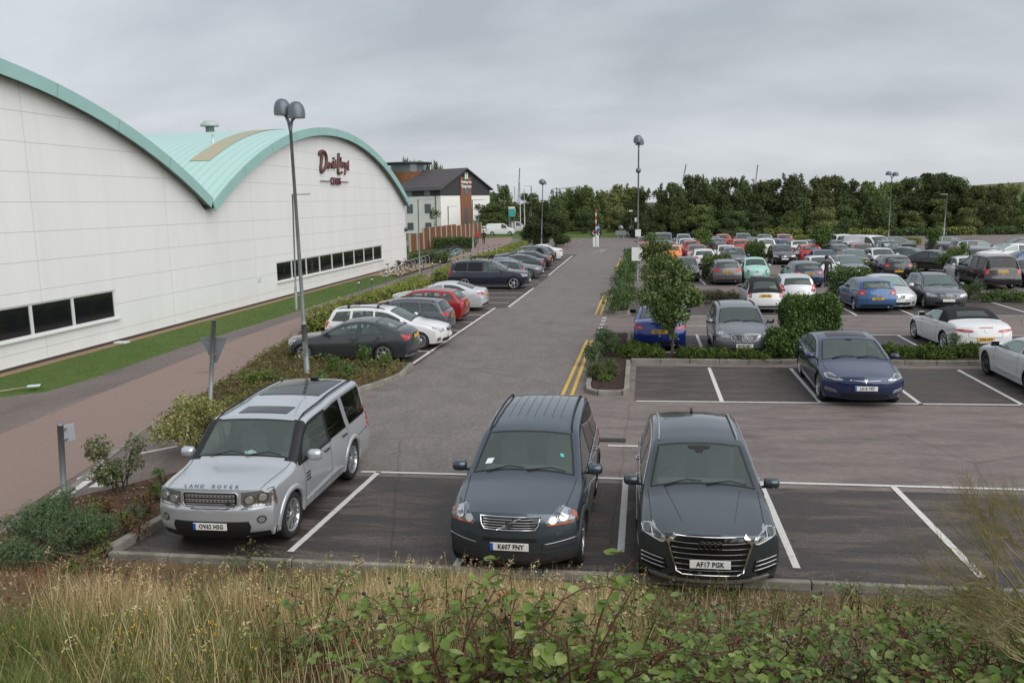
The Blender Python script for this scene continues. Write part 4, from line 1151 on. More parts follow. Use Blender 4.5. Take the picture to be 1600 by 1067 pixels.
def suv_box(key):
    return design(key, L=4.83, W=1.90, H=1.88, axf=1.555, axr=-1.33, rw=.385,
      sil=[(2.22,1.085),(2.0,1.13),(1.6,1.16),(1.30,1.20),(.74,1.70),(.60,1.775),(.2,1.80),(-.42,1.82),(-.62,1.85),(-1.3,1.865),(-2.0,1.86),(-2.20,1.84),(-2.27,1.76),(-2.37,1.16),(-2.385,1.12)],
      belt=(1.09,1.115), y_cowl=1.25, y_hdr=.66, y_rh=-2.26, y_rb=-2.36, tum=.17, zs=.30, bow_f=(.20,3.2), bow_r=(.05,4), prof_f=((.25,-.10),(.40,-.02),(.5,0),(.78,0),(.80,-.035),(1.09,-.06),(1.2,-.09)), prof_r=RPROF_SUV,
      wins=[(1.08,.92,-.10,-.10),(-.19,-.19,-1.02,-.92,True),(-1.22,-1.10,-2.16,-2.10,True)], sh=.03, crown=((3,.045),(1.3,.04),(.6,.045),(-3,.05)), pillars=(1.25,-.2), arch=1.10, plan=(.085,.04), p_in=.10, wm=.11, rwm=.16, fil=.06, zmid=.72, limr=.25, rwdark=True)
d = suv_box('square_suv')
def lr_front(d):
    o = []; FM = d.FM
    m = MB(); G = rrect(0, .925, .84, .215, .03); panel(m, FM, G, .006, .03, 0, .06); stroke(m, FM, G, .012, .012, 1, closed=True, sub=3)
    for z in (.975, .905):
        panel(m, FM, rrect(0, z+.005, .76, .045, .01), .022, .02, 1, .08)
        for k in range(13): panel(m, FM, ell(-.345+.0575*k, z+.005, .015, .010, 10), .026, .008, 0, .3)
    panel(m, FM, ell(-.29, .875, .055, .028, 14), .03, .02, 2, .3)
    panel(m, FM, rrect(0, .855, .76, .02, .006), .02, .02, 1, .08)
    o.append(('grille', m.mesh('grille', [GLOSSBLK, SATIN, mat('badge_green', (.02,.045,.035), .3)]), []))
    H_ = [(.47,.80),(.47,1.035),(.90,1.06),(.965,1.04),(.965,.84),(.90,.80)]
    def ex(m, s):
        panel(m, FM, ell(s*.585, .915, .088, .088, 18), .016, .02, 1, .3); panel(m, FM, ell(s*.585, .915, .055, .055, 18), .022, .02, 2, .3)
        panel(m, FM, ell(s*.76, .94, .078, .078, 18), .016, .02, 1, .3); panel(m, FM, ell(s*.76, .94, .05, .05, 16), .022, .02, 2, .3)
        for k in range(7): panel(m, FM, rrect(s*(.60+.045*k), .825, .03, .018, .004), .018, .02, 3, .3)
        panel(m, FM, [(s*.90,.84),(s*.965,.85),(s*.965,1.03),(s*.915,1.03)], .016, .02, 4, .1)
    o += lamp_pair(d, 'headlight', FM, H_, [LENSM, CHROME, LENS, WHITEL, AMBER], ex, side=[(d.y0f+.02,1.03),(d.y0f-.13,1.03),(d.y0f-.11,.87),(d.y0f+.02,.85)])
    m = MB(); panel(m, FM, [(-.56,.375),(.56,.375),(.60,.50),(.57,.585),(-.57,.585),(-.60,.50)], .012, .03, 0, .06); panel(m, FM, rrect(0,.47,.95,.02,.004), .02, .02, 0, .06)
    o.append(('lower_intake', m.mesh('lower_intake', [TRIM]), []))
    m = MB(); panel(m, FM, [(-.86,.30),(.86,.30),(.9,.40),(-.9,.40)], .010, .03, 0, .08); o.append(('bumper_skirt', m.mesh('bumper_skirt', [TRIM]), []))
    for s in (1, -1):
        m = MB(); panel(m, FM, ell(s*.745, .605, .062, .062, 18), .008, .02, 0, .3); panel(m, FM, ell(s*.745, .605, .045, .045, 16), .016, .02, 1, .3); o.append(('fog_light', m.mesh('fog_light', [TRIM, LENS]), []))
    m = MB(); ribbon(m, FM, [(-.93,.785),(.93,.785)], .012, .004); o.append(('bumper_seam', m.mesh('bumper_seam', [TRIM]), []))
    me_all = MB()
    txt = 'LAND ROVER'; n = len(txt)
    kids = []
    M0 = MB()
    for i, ch in enumerate(txt):
        if ch == ' ': continue
        x = .40-.0885*i
        t = text_mesh(ch, .072, .003, [TRIM], sx=1.15, bold=.001)
        y = d.YF(x, 1.08)-.02
        t.transform(Matrix.Translation((x, y-.02, d.top(x, y-.03)+.030)) @ Matrix.Rotation(math.pi, 4, 'Z') @ Matrix.Rotation(R_(52), 4, 'X'))
        M0.add([v.co[:] for v in t.vertices], [list(p.vertices) for p in t.polygons])
    o.append(('bonnet_lettering', M0.mesh('bonnet_lettering', [mat('letter_grey', (.10,.105,.11), .4, .5)]), []))
    o.append(plate_part(d, True, .51, 'OV62 HSG', euro=True))
    # roof glass, roof stripes, side vent
    m = MB(); panel(m, d.TM, [(-.42,.43),(.42,.43),(.42,.05),(-.42,.05)], .010, .02, 0, .1); o.append(('sunroof', m.mesh('sunroof', [GLOSSBLK]), []))
    m = MB(); panel(m, d.TM, [(-.56,-.68),(.56,-.68),(.56,-1.95),(-.56,-1.95)], .010, .02, 0, .1); o.append(('roof_glass', m.mesh('roof_glass', [GLOSSBLK]), []))
    m = MB(); m.box((.0,-1.98,1.89),(.16,.12,.05),0,bev=.02); o.append(('aerial', m.mesh('aerial', [TRIM]), []))
    for s in (1, -1):
        m = MB(); S = d.SMAP(s)
        for k in range(3): panel(m, S, [(1.02,.78+.055*k),(.86,.78+.055*k),(.86,.80+.055*k),(1.02,.80+.055*k)], .012, .02, 0, .2)
        o.append(('side_vent', m.mesh('side_vent', [TRIM]), []))
    m = MB(); bm = bmesh.new(); bmesh.ops.create_icosphere(bm, subdivisions=2, radius=1)
    for v in bm.verts: v.co = Vector((v.co.x*.10+.02, v.co.y*.07+.93, 1.215+v.co.z*.03+.02*math.sin(9*v.co.x)))
    bm.verts.index_update(); m.add([v.co for v in bm.verts], [[v.index for v in f.verts] for f in bm.faces]); bm.free()
    o.append(('crumpled_paper', m.mesh('crumpled_paper', [PAPER]), []))
    return o
def lr_rear(d):
    o = []
    P = [(.80,.78),(.80,1.30),(.90,1.30),(.93,1.1),(.93,.78)]
    o += lamp_pair(d, 'tail_light', d.RM, P, [REDL], None, side=[(d.y0r-.01,1.08),(d.y0r+.10,1.08),(d.y0r+.08,.80),(d.y0r-.01,.80)])
    o.append(plate_part(d, False, .95)); return o
finish_design(d, lr_front, lr_rear, wheel=(7,'twin'), tyre_w=.255, rails=(.62,-2.1,.032,TRIM), arch_trim=0, sill=False, handle=TRIM, mirror=(.25,.20))

d = design('rounded_suv', L=4.80, W=1.90, H=1.76, axf=1.50, axr=-1.355, rw=.375,
      sil=[(2.06,1.02),(1.8,1.075),(1.45,1.125),(1.12,1.165),(.32,1.60),(.12,1.67),(-.3,1.73),(-.9,1.76),(-1.6,1.745),(-2.0,1.70),(-2.12,1.60),(-2.27,1.12),(-2.30,1.06)],
      belt=(1.04,1.08), y_cowl=1.04, y_hdr=.26, y_rh=-2.06, y_rb=-2.25, tum=.27, zs=.28, bow_f=(.32,2.6), bow_r=(.12,3.2), prof_f=FPROF_SUV, prof_r=RPROF_SUV,
      wins=[(.98,.80,-.24,-.24),(-.32,-.32,-1.12,-1.08,True),(-1.24,-1.16,-2.02,-1.86,True)], sh=.06, crown=((3,.10),(1.2,.09),(.6,.075),(.1,.05),(-3,.05)), arch=1.08, plan=(.15,.05), wm=.10, rwm=.12, clad=.52, zmid=.66, limr=.2, rwdark=True)
def volvo_front(d):
    o = []; FM = d.FM
    m = MB(); G = [(-.40,0.970),(.40,0.970),(.385,0.865),(.34,0.800),(-.34,0.800),(-.385,0.865)]
    panel(m, FM, G, .008, .03, 0, .05); stroke(m, FM, G, .013, .014, 1, closed=True, sub=4)
    for k in range(4): z = .832+.034*k; stroke(m, FM, [(-.355,z),(.355,z)], .007, .014, 2, sub=8)
    stroke(m, FM, [(.17,0.800),(-.17,0.970)], .010, .022, 1)
    stroke(m, FM, ell(0,0.885,.042,.042,18), .011, .026, 3, closed=True, sub=1); stroke(m, FM, [(-.035,0.925),(-.06,0.955)], .009, .026, 3, sub=1)
    panel(m, FM, rrect(0,0.885,.10,.022,.004), .034, .01, 3, .2)
    o.append(('grille', m.mesh('grille', [GLOSSBLK, CHROME, SATIN, mat('badge_dark', (.06,.06,.07), .3, .6)]), []))
    H_ = [(.47,0.875),(.53,0.965),(.66,1.030),(0.865,1.050),(0.950,0.995),(0.950,0.865),(0.805,0.830),(.50,0.840)]
    def ex(m, s):
        panel(m, FM, ell(s*.565,0.910,.055,.052,16), .016, .02, 1, .3); panel(m, FM, ell(s*.70,0.940,.082,.080,18), .016, .02, 1, .3); panel(m, FM, ell(s*.70,0.940,.055,.055,18), .022, .02, 2, .3)
        panel(m, FM, [(s*.80,0.855),(s*.885,0.875),(s*.885,0.985),(s*.835,1.030),(s*.80,0.965)], .017, .02, 3, .1); panel(m, FM, [(s*.50,0.843),(s*.80,0.843),(s*.80,0.865),(s*.50,0.860)], .017, .02, 3, .1)
    o += lamp_pair(d, 'headlight', FM, H_, [LENSM, WHITEL, CHROME, AMBER], ex, side=[(d.y0f+.03,1.020),(d.y0f-.10,1.020),(d.y0f-.02,0.885),(d.y0f+.03,0.875)])
    m = MB(); panel(m, FM, [(-.36,.635),(.36,.635),(.36,.69),(-.36,.69)], .006, .02, 0, .06); panel(m, FM, [(-.60,.36),(.60,.36),(.68,.47),(.40,.50),(-.40,.50),(-.68,.47)], .012, .03, 1, .06)
    o.append(('lower_intake', m.mesh('lower_intake', [TRIM, CLAD]), []))
    for s in (1, -1):
        m = MB(); panel(m, FM, [(s*.44,.61),(s*.86,.65),(s*.86,.56),(s*.44,.53)], .010, .03, 0, .06); stroke(m, FM, [(s*.46,.60),(s*.86,.64)], .006, .014, 1); o.append(('bumper_insert', m.mesh('bumper_insert', [CLAD, SATIN]), []))
        m = MB(); panel(m, FM, rrect(s*.64,.725,.09,.035,.008), .008, .02, 0, .2); o.append(('washer_cover', m.mesh('washer_cover', [CLAD]), []))
    o.append(plate_part(d, True, .575, 'K607 FNY', euro=True))
    m = MB(); panel(m, d.TM, [(.50,.90),(.60,.90),(.575,.80),(.475,.80)], .014, .004, 0, .2); o.append(('windscreen_sticker', m.mesh('windscreen_sticker', [PAPER]), []))
    m = MB(); panel(m, d.TM, [(-.52,.74),(-.57,.74),(-.555,.68),(-.505,.68)], .014, .004, 0, .2); o.append(('windscreen_sticker', m.mesh('windscreen_sticker', [TEALP]), []))
    m = MB()
    for k in range(7): x = -.42+.14*k; ribbon(m, d.TM, [(x,-.25),(x,-1.95)], .007, .003)
    o.append(('roof_ribs', m.mesh('roof_ribs', [TRIM]), []))
    return o
def volvo_tail(d):
    P = [(.70,.80),(.72,1.0),(.78,1.04),(.90,1.04),(.92,.80)]
    o = lamp_pair(d, 'tail_light', d.RM, P, [REDL], None, side=[(d.y0r-.02,1.02),(d.y0r+.16,1.02),(d.y0r+.10,.84),(d.y0r-.02,.82)])
    o.append(plate_part(d, False, .86)); return o
finish_design(d, volvo_front, volvo_tail, wheel=(5,'spoke'), rails=(.22,-1.9,.05,TRIM), sill=.42, mirror=(.23,.17), chrome_line=1, arch_trim=CLAD)

d = design('sport_suv', L=4.66, W=1.90, H=1.66, axf=1.44, axr=-1.38, rw=.375,
      sil=[(1.98,.955),(1.72,1.02),(1.35,1.08),(.98,1.12),(.18,1.55),(-.05,1.61),(-.5,1.655),(-1.0,1.655),(-1.6,1.60),(-1.88,1.54),(-2.14,1.10),(-2.19,1.04)],
      belt=(.96,1.03), y_cowl=.92, y_hdr=.13, y_rh=-1.84, y_rb=-2.11, tum=.33, zs=.26, bow_f=(.34,2.6), bow_r=(.13,3.2), prof_f=((.2,-.10),(.32,-.01),(.45,0),(.85,0),(.95,-.03),(1.1,-.10)), prof_r=RPROF_SUV,
      wins=[(.84,.66,-.30,-.30),(-.38,-.38,-1.20,-1.14),(-1.30,-1.24,-1.86,-1.62,True)], sh=.065, crown=((3,.09),(1.0,.085),(.4,.075),(0,.055),(-3,.05)), arch=1.08, plan=(.07,.05), wm=.095, rwm=.12, zmid=.64)
def audi_front(d):
    o = []; FM = d.FM
    G = [(-.455,.925),(.455,.925),(.535,.84),(.42,.44),(.35,.405),(-.35,.405),(-.42,.44),(-.535,.84)]
    m = MB(); panel(m, FM, G, .008, .03, 0, .06)
    for k in range(6):
        z = .475+.074*k; w = .40+(.10 if z > .5 else .04)*(z-.44)/.4+.01; stroke(m, FM, [(-w,z),(w,z)], .0065, .014, 1, sub=10)
    for a, b in zip(G, G[1:]+G[:1]):
        wd = .013 if a[1] < .9 or b[1] < .9 else .011
        stroke(m, FM, [a, b], wd, .012, 2, sub=5)
    for s in (1, -1): panel(m, FM, [(s*.455,.94),(s*.555,.845),(s*.515,.79),(s*.50,.835),(s*.42,.915)], .030, .02, 2, .06)
    for k in range(4): stroke(m, FM, ell(-.105+.07*k,.825,.046,.046,18), .011, .032, 3, closed=True, sub=1)
    o.append(('grille', m.mesh('grille', [GLOSSBLK, mat('dull_slat', (.22,.23,.24), .35, .7), CHROME, GLOSSBLK]), []))
    H_ = [(.555,.835),(.575,.90),(.885,.985),(.905,.93),(.85,.875),(.64,.81)]
    def ex(m, s):
        stroke(m, FM, [(s*.57,.82),(s*.62,.81),(s*.85,.875),(s*.895,.94)], .008, .014, 1, sub=4)
        stroke(m, FM, [(s*.72,.845),(s*.74,.915)], .007, .014, 1, sub=3); stroke(m, FM, [(s*.60,.895),(s*.88,.98)], .008, .016, 1, sub=3)
        panel(m, FM, rrect(s*.655,.865,.07,.045,.01), .016, .02, 2, .2); panel(m, FM, rrect(s*.80,.905,.08,.045,.01), .016, .02, 2, .2)
    o += lamp_pair(d, 'headlight', FM, H_, [LENS, WHITEL, LENSD], ex, side=[(d.y0f+.04,1.0),(d.y0f-.12,.99),(d.y0f+.0,.92),(d.y0f+.04,.92)])
    for s in (1, -1):
        m = MB(); P = [(s*.54,.45),(s*.58,.60),(s*.87,.63),(s*.87,.42),(s*.64,.38)]; panel(m, FM, P, .006, .03, 0, .06)
        for k in range(3): z = .455+.06*k; stroke(m, FM, [(s*(.57+.008*k),z),(s*.87,z+.028)], .008, .016, 1, sub=5)
        o.append(('side_intake', m.mesh('side_intake', [GLOSSBLK, SATIN]), []))
    m = MB(); panel(m, FM, [(-.75,.29),(.75,.29),(.78,.34),(-.78,.34)], .014, .03, 0, .08); o.append(('bumper_lip', m.mesh('bumper_lip', [SATIN]), []))
    m = MB(); panel(m, FM, [(-.55,.345),(.55,.345),(.5,.39),(-.5,.39)], .010, .03, 0, .08); o.append(('lower_intake', m.mesh('lower_intake', [TRIM]), []))
    o.append(plate_part(d, True, .565, 'AF17 PGK'))
    m = MB(); panel(m, d.TM, [(-.17,.20),(.17,.20),(.15,.26),(.07,.27),(.04,.34),(-.04,.34),(-.07,.27),(-.15,.26)], .012, .004, 0, .2); o.append(('sensor_housing', m.mesh('sensor_housing', [TRIM]), []))
    m = MB(); m.tube([(0,-1.55,1.60),(0,-1.66,1.66)], [.03,.012], 6, 0); o.append(('aerial', m.mesh('aerial', [TRIM]), []))
    m = MB()
    for s in (1, -1):
        ribbon(m, d.TM, [(s*.34,1.95),(s*.52,.98)], .006, .003)
    o.append(('bonnet_crease', m.mesh('bonnet_crease', [TRIM]), []))
    return o
finish_design(d, audi_front, std_rear(plz=.84), wheel=(5,'twin'), rails=(.0,-1.62,.035,SATIN), mirror=(.23,.16), chrome_line=2)

LIFT = dict(L=4.98, W=1.96, H=1.44, axf=1.52, axr=-1.44, rw=.352,
      sil=[(2.06,.77),(1.75,.86),(1.45,.93),(1.18,.975),(.32,1.33),(.08,1.39),(-.35,1.44),(-.75,1.44),(-1.25,1.375),(-1.85,1.16),(-2.15,1.07),(-2.34,1.0)],
      belt=(.83,.98), y_cowl=1.10, y_hdr=.20, y_rh=-1.0, y_rb=-1.92, tum=.42, zs=.20, bow_f=(.40,2.4), bow_r=(.15,3),
      wins=[(.98,.78,-.32,-.32),(-.40,-.40,-1.42,-1.22)], sh=.06, crown=((3,.08),(1.2,.085),(.6,.085),(0,.06),(-3,.06)), arch=1.06, plan=(.07,.05), wm=.085, rwm=.12)
d = design('liftback', **LIFT)
def tesla_front(d):
    o = []; FM = d.FM
    m = MB(); stroke(m, FM, [(-.36,.685),(-.10,.675),(0,.645),(.10,.675),(.36,.685)], .009, .008, 0); panel(m, FM, [(-.06,.70),(.06,.70),(.02,.685),(.008,.62),(-.008,.62),(-.02,.685)], .012, .02, 0, .2)
    o.append(('nose_trim', m.mesh('nose_trim', [CHROME]), []))
    H_ = [(.52,.665),(.50,.69),(.72,.775),(.88,.84),(.905,.77),(.86,.69),(.66,.655)]
    def ex(m, s):
        stroke(m, FM, [(s*.52,.672),(s*.66,.664),(s*.86,.70),(s*.90,.77),(s*.88,.83)], .011, .014, 1, sub=4)
        panel(m, FM, [(s*.60,.69),(s*.84,.725),(s*.86,.785),(s*.72,.75)], .014, .02, 2, .1)
    o += lamp_pair(d, 'headlight', FM, H_, [LENS, WHITEL, LENSD], ex)
    m = MB(); panel(m, FM, [(-.52,.24),(.52,.24),(.55,.33),(.42,.37),(-.42,.37),(-.55,.33)], .008, .03, 0, .06); o.append(('lower_intake', m.mesh('lower_intake', [TRIM]), []))
    for s in (1, -1):
        m = MB(); panel(m, FM, [(s*.60,.32),(s*.64,.40),(s*.88,.45),(s*.88,.40)], .008, .03, 0, .06); stroke(m, FM, [(s*.64,.41),(s*.88,.46)], .008, .014, 1); stroke(m, FM, [(s*.62,.365),(s*.88,.415)], .006, .014, 1)
        o.append(('side_intake', m.mesh('side_intake', [TRIM, SATIN]), []))
    m = MB(); panel(m, d.TM, [(-.10,.25),(.10,.25),(.05,.33),(-.05,.33)], .012, .004, 0, .2); o.append(('sensor_housing', m.mesh('sensor_housing', [TRIM]), []))
    m = MB(); panel(m, d.TM, [(-.50,.02),(.50,.02),(.50,-.85),(-.50,-.85)], .006, .02, 0, .1); o.append(('roof_glass', m.mesh('roof_glass', [GLOSSBLK]), []))
    o.append(plate_part(d, True, .50, 'LA16 YST', euro=True))
    return o
finish_design(d, tesla_front, std_rear(plz=.74), wheel=(10,'slim'), mirror=(.22,.14), chrome_line=2, handle=CHROME)

d = design('coupe_hatchback', L=4.34, W=1.75, H=1.40, axf=1.42, axr=-1.295, rw=.315,
      sil=[(1.86,.74),(1.55,.85),(1.2,.91),(.92,.96),(.20,1.30),(0,1.35),(-.35,1.395),(-.7,1.40),(-1.15,1.33),(-1.72,1.11),(-1.92,1.09),(-2.05,.97),(-2.07,.93)],
      belt=(.80,.97), y_cowl=.86, y_hdr=.10, y_rh=-.98, y_rb=-1.70, tum=.42, zs=.20, bow_f=(.32,2.5), bow_r=(.14,3),
      wins=[(.74,.58,-.42,-.42),(-.52,-.52,-1.34,-1.02)], sh=.06, crown=((3,.08),(1.2,.08),(.6,.08),(0,.06),(-3,.06)), arch=1.09, plan=(.08,.07), wm=.085, rwm=.12)
finish_design(d, std_front(emblem='star', txt=None), std_rear(tl=[(.50,.82),(.54,.92),(.84,.95),(.84,.76),(.66,.76)], plz=.82, tmats=[REDL, mat('lamp_pink', (.6,.25,.25), .15, 0, .7, 1.0)]), wheel=(7,'spoke'), chrome_line=False, handle=0)

d = design('compact_estate', L=4.52, W=1.76, H=1.50, axf=1.36, axr=-1.34, rw=.315,
      sil=[(1.94,.78),(1.62,.91),(1.35,.965),(1.12,1.0),(.32,1.37),(.1,1.43),(-.3,1.48),(-.8,1.50),(-1.5,1.475),(-1.86,1.44),(-1.95,1.38),(-2.13,1.04),(-2.17,.98)],
      belt=(.87,1.0), y_cowl=1.03, y_hdr=.24, y_rh=-1.90, y_rb=-2.11, tum=.34, zs=.21, bow_f=(.32,2.5), bow_r=(.12,3),
      wins=[(.94,.76,-.28,-.28),(-.36,-.36,-1.14,-1.10),(-1.24,-1.20,-1.90,-1.72)], sh=.05, crown=((3,.08),(1.2,.08),(.6,.08),(0,.05),(-3,.05)), arch=1.08, plan=(.09,.05), wm=.085, rwm=.12)
def bars(m, y): pass
finish_design(d, std_front(gr=(.62,.10), gz=.66, slats=1, emblem='round'), std_rear(tl=[(.72,.86),(.74,1.0),(.86,1.02),(.86,.74),(.78,.74)], plz=.8), wheel=(9,'plate'), rails=(.05,-1.7,.04,TRIM), handle=0)

d = design('saloon', L=4.66, W=1.81, H=1.44, axf=1.46, axr=-1.33, rw=.325,
      sil=[(2.0,.76),(1.7,.87),(1.3,.925),(1.02,.965),(.18,1.33),(-.05,1.39),(-.45,1.44),(-.85,1.43),(-1.25,1.34),(-1.72,1.10),(-2.05,1.06),(-2.20,1.0),(-2.23,.95)],
      belt=(.84,.98), y_cowl=.95, y_hdr=.06, y_rh=-1.08, y_rb=-1.68, tum=.40, zs=.20, bow_f=(.32,2.5), bow_r=(.16,3),
      wins=[(.84,.66,-.34,-.34),(-.42,-.42,-1.38,-1.12)], sh=.055, crown=((3,.08),(1.2,.08),(.6,.08),(0,.06),(-3,.06)), arch=1.08, plan=(.08,.07), wm=.085, rwm=.12)
finish_design(d, std_front(emblem='round', drl=True), std_rear(tl=[(.50,.83),(.52,.91),(.84,.93),(.87,.82),(.70,.78)], plz=.86-.12, tmats=[REDL, REDL]), wheel=(5,'twin'), chrome_line=2, handle=0)
d = design('sport_saloon', L=4.72, W=1.84, H=1.40, axf=1.46, axr=-1.34, rw=.335,
      sil=[(2.02,.76),(1.7,.87),(1.3,.925),(1.02,.96),(.22,1.30),(0,1.355),(-.4,1.40),(-.8,1.39),(-1.25,1.30),(-1.85,1.08),(-2.08,1.06),(-2.22,1.03),(-2.25,.95)],
      belt=(.84,1.0), y_cowl=.95, y_hdr=.10, y_rh=-1.02, y_rb=-1.80, tum=.42, zs=.20, bow_f=(.32,2.5), bow_r=(.16,3),
      wins=[(.84,.66,-.34,-.34),(-.42,-.42,-1.52,-1.16)], sh=.055, crown=((3,.08),(1.2,.08),(.6,.08),(0,.06),(-3,.06)), arch=1.08, plan=(.08,.07), wm=.085, rwm=.12)
finish_design(d, std_front(emblem='star', slats=1, drl=True), std_rear(tl=[(.46,.80),(.62,.88),(.85,.93),(.87,.84),(.66,.76)], plz=.70, tmats=[REDL, mat('lamp_pink',)], txt='KJ16 WSU', strip=False), wheel=(5,'spoke'), chrome_line=1, handle=0)
HATCH = dict(L=4.26, W=1.79, H=1.46, axf=1.31, axr=-1.33, rw=.32,
      sil=[(1.82,.78),(1.5,.91),(1.2,.97),(.98,1.005),(.24,1.36),(.02,1.42),(-.4,1.46),(-.9,1.45),(-1.4,1.40),(-1.72,1.34),(-2.0,1.02),(-2.05,.96)],
      belt=(.87,1.01), y_cowl=.90, y_hdr=.16, y_rh=-1.68, y_rb=-1.98, tum=.36, zs=.21, bow_f=(.30,2.5), bow_r=(.12,3),
      wins=[(.80,.62,-.34,-.34),(-.42,-.42,-1.18,-1.08),(-1.30,-1.22,-1.72,-1.54)], sh=.055, crown=((3,.08),(1.1,.08),(.5,.08),(0,.05),(-3,.05)), arch=1.08, plan=(.09,.06), wm=.085, rwm=.14)
d = design('hatchback', **HATCH)
finish_design(d, std_front(emblem='round'), std_rear(tl=[(.55,.83),(.57,.95),(.84,.97),(.86,.80),(.70,.78)], plz=.52, txt=None), wheel=(5,'spoke'), handle=0)
MPV = dict(L=4.38, W=1.79, H=1.57, axf=1.40, axr=-1.30, rw=.325,
      sil=[(1.84,.86),(1.6,.96),(1.35,1.02),(1.15,1.06),(.36,1.44),(.14,1.50),(-.3,1.555),(-.9,1.565),(-1.5,1.53),(-1.82,1.48),(-2.03,1.08),(-2.08,1.02)],
      belt=(.90,1.05), y_cowl=1.08, y_hdr=.29, y_rh=-1.78, y_rb=-2.02, tum=.33, zs=.22, bow_f=(.34,2.5), bow_r=(.13,3),
      wins=[(1.0,.80,-.30,-.30),(-.38,-.38,-1.18,-1.12),(-1.28,-1.22,-1.82,-1.64)], sh=.055, crown=((3,.09),(1.2,.085),(.6,.08),(0,.05),(-3,.05)), arch=1.08, plan=(.09,.06), wm=.09, rwm=.12)
d = design('tall_hatchback', **MPV)
finish_design(d, std_front(gr=(.80,.19), gz=.70, emblem='star', slats=2, txt='MU68 HMO', plz=.47, gtop=1.0, hl=[(.42,.72),(.46,.79),(.70,.90),(.83,.90),(.83,.78),(.66,.70)]), std_rear(tl=[(.42,.86),(.46,.98),(.85,1.0),(.86,.86),(.60,.82)], plz=.84, strip=True, diffuser=.34), wheel=(5,'twin'), rails=(0,-1.6,.02,TRIM), handle=0, chrome_line=1)
def fiat(key, roof):
    d = design(key, L=3.57, W=1.66, H=1.49, axf=1.10, axr=-1.20, rw=.295,
      sil=[(1.44,.80),(1.25,.91),(1.02,.98),(.84,1.02),(.32,1.36),(.12,1.43),(-.25,1.485),(-.7,1.475),(-1.1,1.39),(-1.32,1.27),(-1.56,.98),(-1.62,.92)],
      belt=(.87,.95), y_cowl=.78, y_hdr=.24, y_rh=-1.12, y_rb=-1.50, tum=.34, zs=.20, bow_f=(.34,2.3), bow_r=(.16,2.5),
      wins=[(.68,.52,-.42,-.42),(-.50,-.50,-1.18,-.98)], sh=.06, crown=((3,.09),(1,.09),(.4,.07),(-3,.07)), arch=1.1, plan=(.10,.10), roof=roof, wm=.085, rwm=.16)
    def ff(d):
        o = []
        for s in (1, -1):
            m = MB(); panel(m, d.FM, ell(s*.545,.745,.088,.095,18), .012, .03, 0, .3); panel(m, d.FM, ell(s*.545,.745,.05,.05,14), .020, .02, 1, .3)
            panel(m, d.FM, ell(s*.57,.59,.045,.045,14), .012, .03, 0, .3); o.append(('headlight', m.mesh('headlight', [LENS, LENSD]), []))
        m = MB(); stroke(m, d.FM, [(-.28,.72),(.28,.72)], .009, .012); panel(m, d.FM, ell(0,.72,.05,.045,14), .02, .02, 1, .3); o.append(('nose_trim', m.mesh('nose_trim', [CHROME, mat('badge_maroon',(.2,.02,.03),.3)]), []))
        m = MB(); panel(m, d.FM, [(-.40,.33),(.40,.33),(.44,.42),(-.44,.42)], .008, .02, 0, .1); stroke(m, d.FM, [(-.5,.32),(.5,.32)], .01, .012, 1); o.append(('lower_intake', m.mesh('lower_intake', [TRIM, CHROME]), []))
        o.append(plate_part(d, True, .54)); return o
    def fr(d):
        P = rrect(.655,.79,.12,.20,.03)
        def ex(m, s): panel(m, d.RM, rrect(s*.655,.79,.06,.11,.02), .014, .02, 1, .1)
        o = lamp_pair(d, 'tail_light', d.RM, P, [REDL, mat('lamp_pink')], ex)
        m = MB(); stroke(m, d.RM, [(-.16,.86),(.16,.86)], .012, .014); o.append(('boot_trim', m.mesh('boot_trim', [CHROME]), []))
        m = MB(); panel(m, d.RM, [(-.66,.23),(.66,.23),(.70,.33),(-.70,.33)], .008, .02, 0, .1); o.append(('rear_valance', m.mesh('rear_valance', [CLAD]), []))
        o.append(plate_part(d, False, .775, 'EX66 UPB')); return o
    finish_design(d, ff, fr, wheel=(8,'spoke'), tyre_w=.2, mirror=(.18,.13), handle=CHROME)
fiat('city_car_soft_top', (.22,-1.62)); fiat('city_car', None)
d = design('roadster', L=4.39, W=1.83, H=1.37, axf=1.38, axr=-1.15, rw=.335,
      sil=[(1.88,.74),(1.55,.86),(1.2,.92),(.78,.975),(.06,1.29),(-.12,1.335),(-.45,1.365),(-.8,1.34),(-1.12,1.20),(-1.36,1.06),(-1.6,1.04),(-1.92,1.0),(-2.04,.93)],
      belt=(.85,.98), y_cowl=.72, y_hdr=-.02, y_rh=-.92, y_rb=-1.24, tum=.40, zs=.19, bow_f=(.32,2.5), bow_r=(.16,3),
      wins=[(.60,.44,-.60,-.60)], sh=.055, crown=((3,.08),(1,.08),(.5,.08),(0,.06),(-3,.06)), arch=1.07, plan=(.09,.09), roof=(0,-1.34,-.60), wm=.085, rwm=.28)
def alfa_badge(d):
    m = MB(); stroke(m, d.RM, [(-.20,.895),(.20,.895)], .012, .006, 0); panel(m, d.RM, ell(0,.80,.04,.04,14), .012, .02, 1, .3)
    return ('boot_badge', m.mesh('boot_badge', [REDL, SATIN]), [])
finish_design(d, std_front(), std_rear(tl=[(.36,.775),(.40,.81),(.70,.84),(.85,.84),(.85,.79),(.62,.745),(.44,.745)], plz=.53, txt='RV60 CYW', emblem=False, badge=alfa_badge, diffuser=.40), wheel=(5,'twin'), handle=0)
